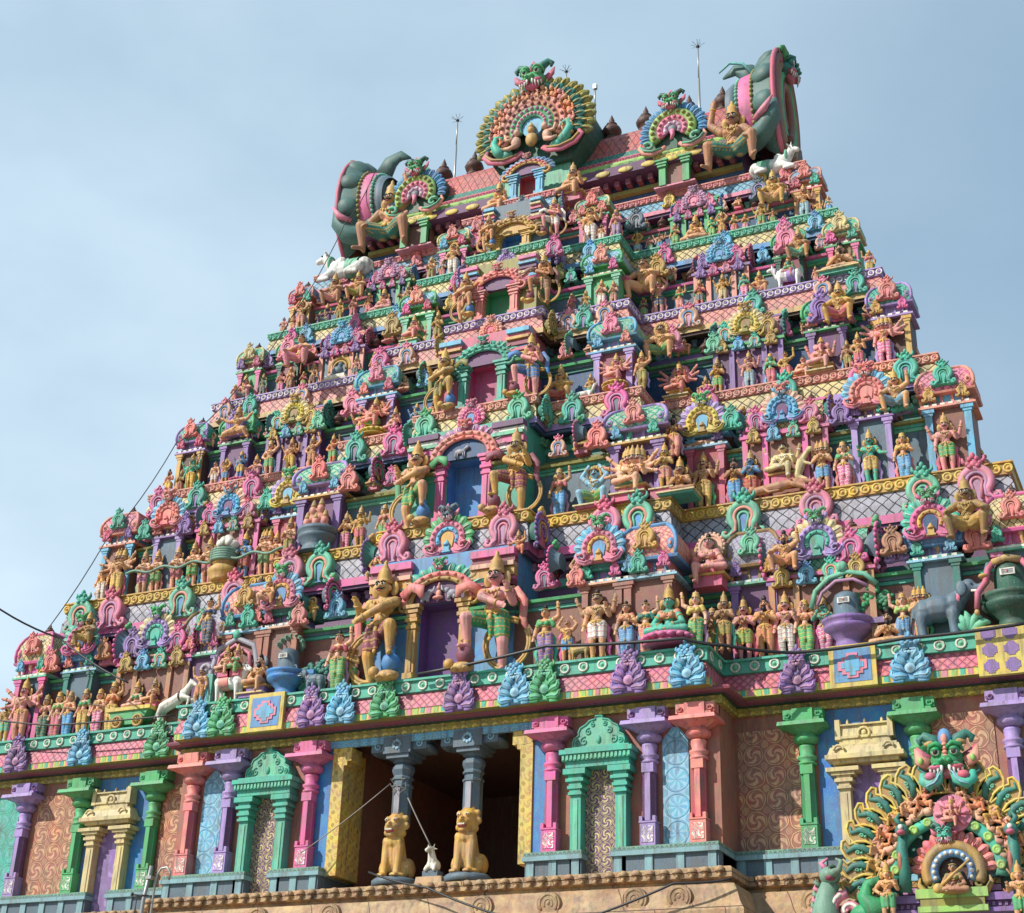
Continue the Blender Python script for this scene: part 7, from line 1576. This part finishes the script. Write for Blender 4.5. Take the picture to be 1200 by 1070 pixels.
# ------------------------------------------------------------ wires, rods and posts
WM = plain('cable_black', (.02, .02, .022), .5); WG = plain('cable_grey', (.22, .2, .18), .5); STL = plain('galvanised_steel', (.35, .35, .34), .45, .6)
def wire(pts, r, label, m=WM, sag=0.0, name='cable', sub=6):
    out = []
    for a, c in zip(pts, pts[1:]):
        for i in range(sub): f = i / sub; q = Vector(a).lerp(Vector(c), f); q.z -= sag * 4 * f * (1 - f); out.append(q)
    out.append(Vector(pts[-1])); b = MB(); b.tube(out, r, 6); o = put(b, name, [m]); return tag(o, label, 'cable')
wire([at(30, 768, 1.5), at(125, 632, 2.0), at(206, 520, 3.2), at(284, 448, 4.2), at(345, 366, 5.2), at(404, 262, 5.4), at(440, 200, 6.2)], .018, 'black lightning cable slanting down the stepped edge of the tower', sag=.3)
wire([at(-12, 706, -1.5), at(70, 748, .2), at(150, 800, -.6)], .03, 'short black cable crossing the sky from the frame edge to the lowest corner shrine', sag=.1)
wire([at(-10, 843, .0), at(60, 850, .0), at(205, 838, .0)], .025, 'thin black wire lying along the lowest ledge under the chariot', sag=.02)
wire([at(490, 790, -.95), at(640, 757, -.95), at(800, 748, -.95), at(848, 756, -.6), at(930, 765, .3), at(1060, 748, .35), at(1215, 728, .35)], .045, 'black cable sagging along the lowest ledge towards the elephant', sag=.04)
wire([at(352, 1000, -.6), at(458, 918, -.1)], .015, 'pale thin wire stretched from the grey porch column to a pink pillar', WG, .05)
wire([at(478, 935, 0), at(505, 992, .0)], .02, 'short grey wire from the porch column down to the small white bull', WG, .02)
wire([at(432, 1022, -.75), at(500, 1040, -1.3), at(595, 1075, -1.5)], .028, 'dark wire running from the first lion foot over the carved stone cornice', sag=.05)
wire([at(690, 1075, -1.5), at(790, 1035, -1.4), at(858, 1030, -1.0)], .03, 'dark wire looped over the carved stone cornice below the blue panel', sag=.03)
b = MB(); rw = random.Random(5)
for i in range(4):
    c = at(465, 918, .0); b.tube([c + Vector((rw.uniform(-.2, .3), rw.uniform(-.05, .0), rw.uniform(-.3, .15))) for _ in range(4)], .008, 5)
o = put(b, 'wire_tangle', [WG]); tag(o, 'tangle of loose grey wires tied round the first porch column', 'wire')
def rod(px, py0, py1, star, label):
    p0, p1 = at(px, py0, 8.2), at(px + 1, py1, 8.2); r = empty('lightning_rod', p0); h = (p1 - p0).length; b = MB(); b.tube([(0, 0, -1.5), (0, 0, h * .5)], .045, 7); b.tube([(0, 0, h * .5), (0, 0, h)], .03, 7); put(b, 'pole', [STL], r)
    if star:
        b = MB(); b.ell((0, 0, h), .07, 0, 10, 7); q = random.Random(int(px))
        for i in range(9): a = 2 * PI * i / 9; e = q.uniform(.1, 1.2); b.tube([(0, 0, h), (.3 * math.cos(a) * math.cos(e), .3 * math.sin(a) * math.cos(e), h + .3 * math.sin(e))], .008, 4)
        put(b, 'spiked_tip', [WM], r)
    else:
        b = MB(); b.box(-.07, .07, -.07, .07, h - .1, h + .12); put(b, 'cap', [STL], r)
    tag(r, label, 'lightning rod')
rod(533, 200, 142, True, 'thin spiked lightning rod standing between two brown roof finials'); rod(663, 120, 84, True, 'spiked lightning rod behind the great feathered gable'); rod(697, 150, 102, False, 'plain steel rod beside the great feathered gable'); rod(820, 130, 54, True, 'tallest spiked lightning rod behind the blue feathered gable near the horseshoe end')
p = at(168, 1060, -3.5); r = empty('lamp_post', (p.x, p.y, GZ)); h = p.z - GZ; b = MB(); b.tube([(-.1, 0, 0), (-.02, 0, h + .1), (.1, 0, h + .95)], .05, 8); b.box(0.0, .17, -.07, .07, h + .62, h + .7); put(b, 'pole', [STL], r)
b = MB(); b.tube([(.1, .12, 0), (.18, .12, h + .5), (.22, .12, h + .75), (.32, .12, h + .9), (.5, .12, h + .92), (.62, .12, h + .78), (.6, .12, h + .6)], .03, 7); put(b, 'curved_arm', [STL], r)
b = MB(); b.tube([(-.35, -.05, h + .25), (.15, -.05, h + .2)], .022, 6); b.tube([(-.2, -.05, h + .24), (-.2, -.05, h - .6)], .018, 6); b.tube([(-.35, -.05, h + .22), (-.35, -.05, h + .3)], .04, 6); put(b, 'cross_arm', [WM], r); tag(r, 'pair of steel pipe poles with a curved arm and small crossbar before the cream niche', 'pole')

# ------------------------------------------------------------ the smaller figures that stand shoulder to shoulder between the others
HK = [1.45, 1.38, 1.12, .98, .86]; rf = random.Random(11)
WIDE = {'elephant_statue': .85, 'stone_emblem': .8, 'chariot': .95, 'horse_statue': .6, 'bull_statue': .75, 'churning_pot': .55, 'many_headed_bust': .65, 'reclining_statue': .9, 'bird_throne': .55, 'guardian_statue': .6}
FPOSE = [('stand', 0), ('fold', 0), ('bless', 0), ('four', 0), ('plate', 1), ('hold', 1), ('plate_hip', 1), ('fold', 1), ('flute', 0), ('hold', 0), ('lalita', 0)]
for k in range(5):
    L = LED[k]; h0 = HK[k]; occ = []
    for o in list(COL.objects):
        if o.parent is None and 'label' in o and o.name.split('.')[0] not in ('temple_tower', 'archway') and L['zt'] - .1 < o.location.z < L['zt'] + .75 and o.type == 'EMPTY':
            w = WIDE.get(o.name.split('.')[0], 0); occ.append((o.location.x, w or .29 * h0))
    for e in REG:
        if e[1] == k and e[2] == 'ledge': occ.append((e[0].location.x, .29 * h0))
        elif e[1] == k and e[2] == 'guard': occ.append((e[0].location.x, .55 * h0))
    for s in (1, -1):
        for x0, x1, y in ((LED[k + 1]['wD'] + .1, L['wM'] - .3, L['M'] + .42), (L['wM'] + .25, L['wW'] - .35, L['W'] + .42)):
            if s < 0: pass
            x = x0
            while x < x1:
                w = .22 * h0; X = s * x
                if all(abs(X - c) > w + cw * .72 for c, cw in occ):
                    p, f = rf.choice(FPOSE); sk = rf.choice(['tan', 'flesh', 'skinpink', 'gold', 'fawn', 'flesh', 'tan', 'salmon', 'teal', 'blue'] if rf.random() < .35 else ['tan', 'flesh', 'skinpink', 'gold', 'salmon']); c = rf.choice(['green', 'rose', 'yellow', 'blue', 'coral', 'teal', 'hotpink', 'ivory', 'orange', 'red', 'lime'])
                    o = dict(fem=bool(f), crown='small' if f else rf.choice(['tall', 'tall', 'bun', 'beard']), garb='skirt' if f else rf.choice(['short', 'long']), flip=rf.random() < .5)
                    if f: o['blouse'] = rf.choice(['green', 'coral', 'teal', 'gold', 'rose', 'blue'])
                    hh = h0 * rf.uniform(.78, 1.0) * (.72 if p == 'lalita' else 1); loc = Vector((X, y + rf.uniform(-.05, .1), L['zt']))
                    statue(k, 'ledge', proj(loc)[0] if False else X, loc, hh, p, sk, c, **o); occ.append((X, w)); x += 2 * w
                else: x += .08
# the cable side is counted from x < 0; pixel columns and world x share that sign only after this
# small ornaments and finials that crowd the roof edge of each storey
for k in range(5):
    L, U = LED[k], LED[k + 1]; H = U['zb'] - L['zt']; zc = L['zt'] + H * (.60 if k == 0 else .63); sc = [.62, .56, .5, .46, .42][k]
    for s in (1, -1):
        for x0, x1, y in ((U['wD'] + .3, U['wM'], L['M'] + .62), (U['wM'] + .5, L['wW'] - 1.0, L['W'] + .62)):
            n = max(1, int((x1 - x0) / (sc * 1.25)))
            for i in range(n):
                x = s * (x0 + (i + .5) * (x1 - x0) / n)
                if i % 3 == 1:
                    statue(k, 'roof', x, Vector((x, y + .1, zc + .03)), HK[k] * rf.uniform(.5, .62), rf.choice(['squat', 'lalita', 'squat_up', 'lotus_fold', 'squat_bear']), rf.choice(['tan', 'gold', 'skinpink', 'fawn', 'flesh', 'orange']), rf.choice(['green', 'rose', 'blue', 'coral', 'teal', 'yellow']), crown=rf.choice(['small', 'bun', 'tall', 'mane']), flip=rf.random() < .5)
                elif i % 3 == 0: orn(STOREYS[k], (x, y, zc + sc * .5), sc, OM[rf.choice('pthwbyclph')])
                else: link('finial', finial_mesh(), ['dkbrown'], STOREYS[k], (x, y + .25, zc + .1), 0, sc * 1.1)
for i, e in enumerate(REG): REG[i] = (e[0], e[1], e[2], e[0].location.x) + tuple(e[4:])
finish_labels()
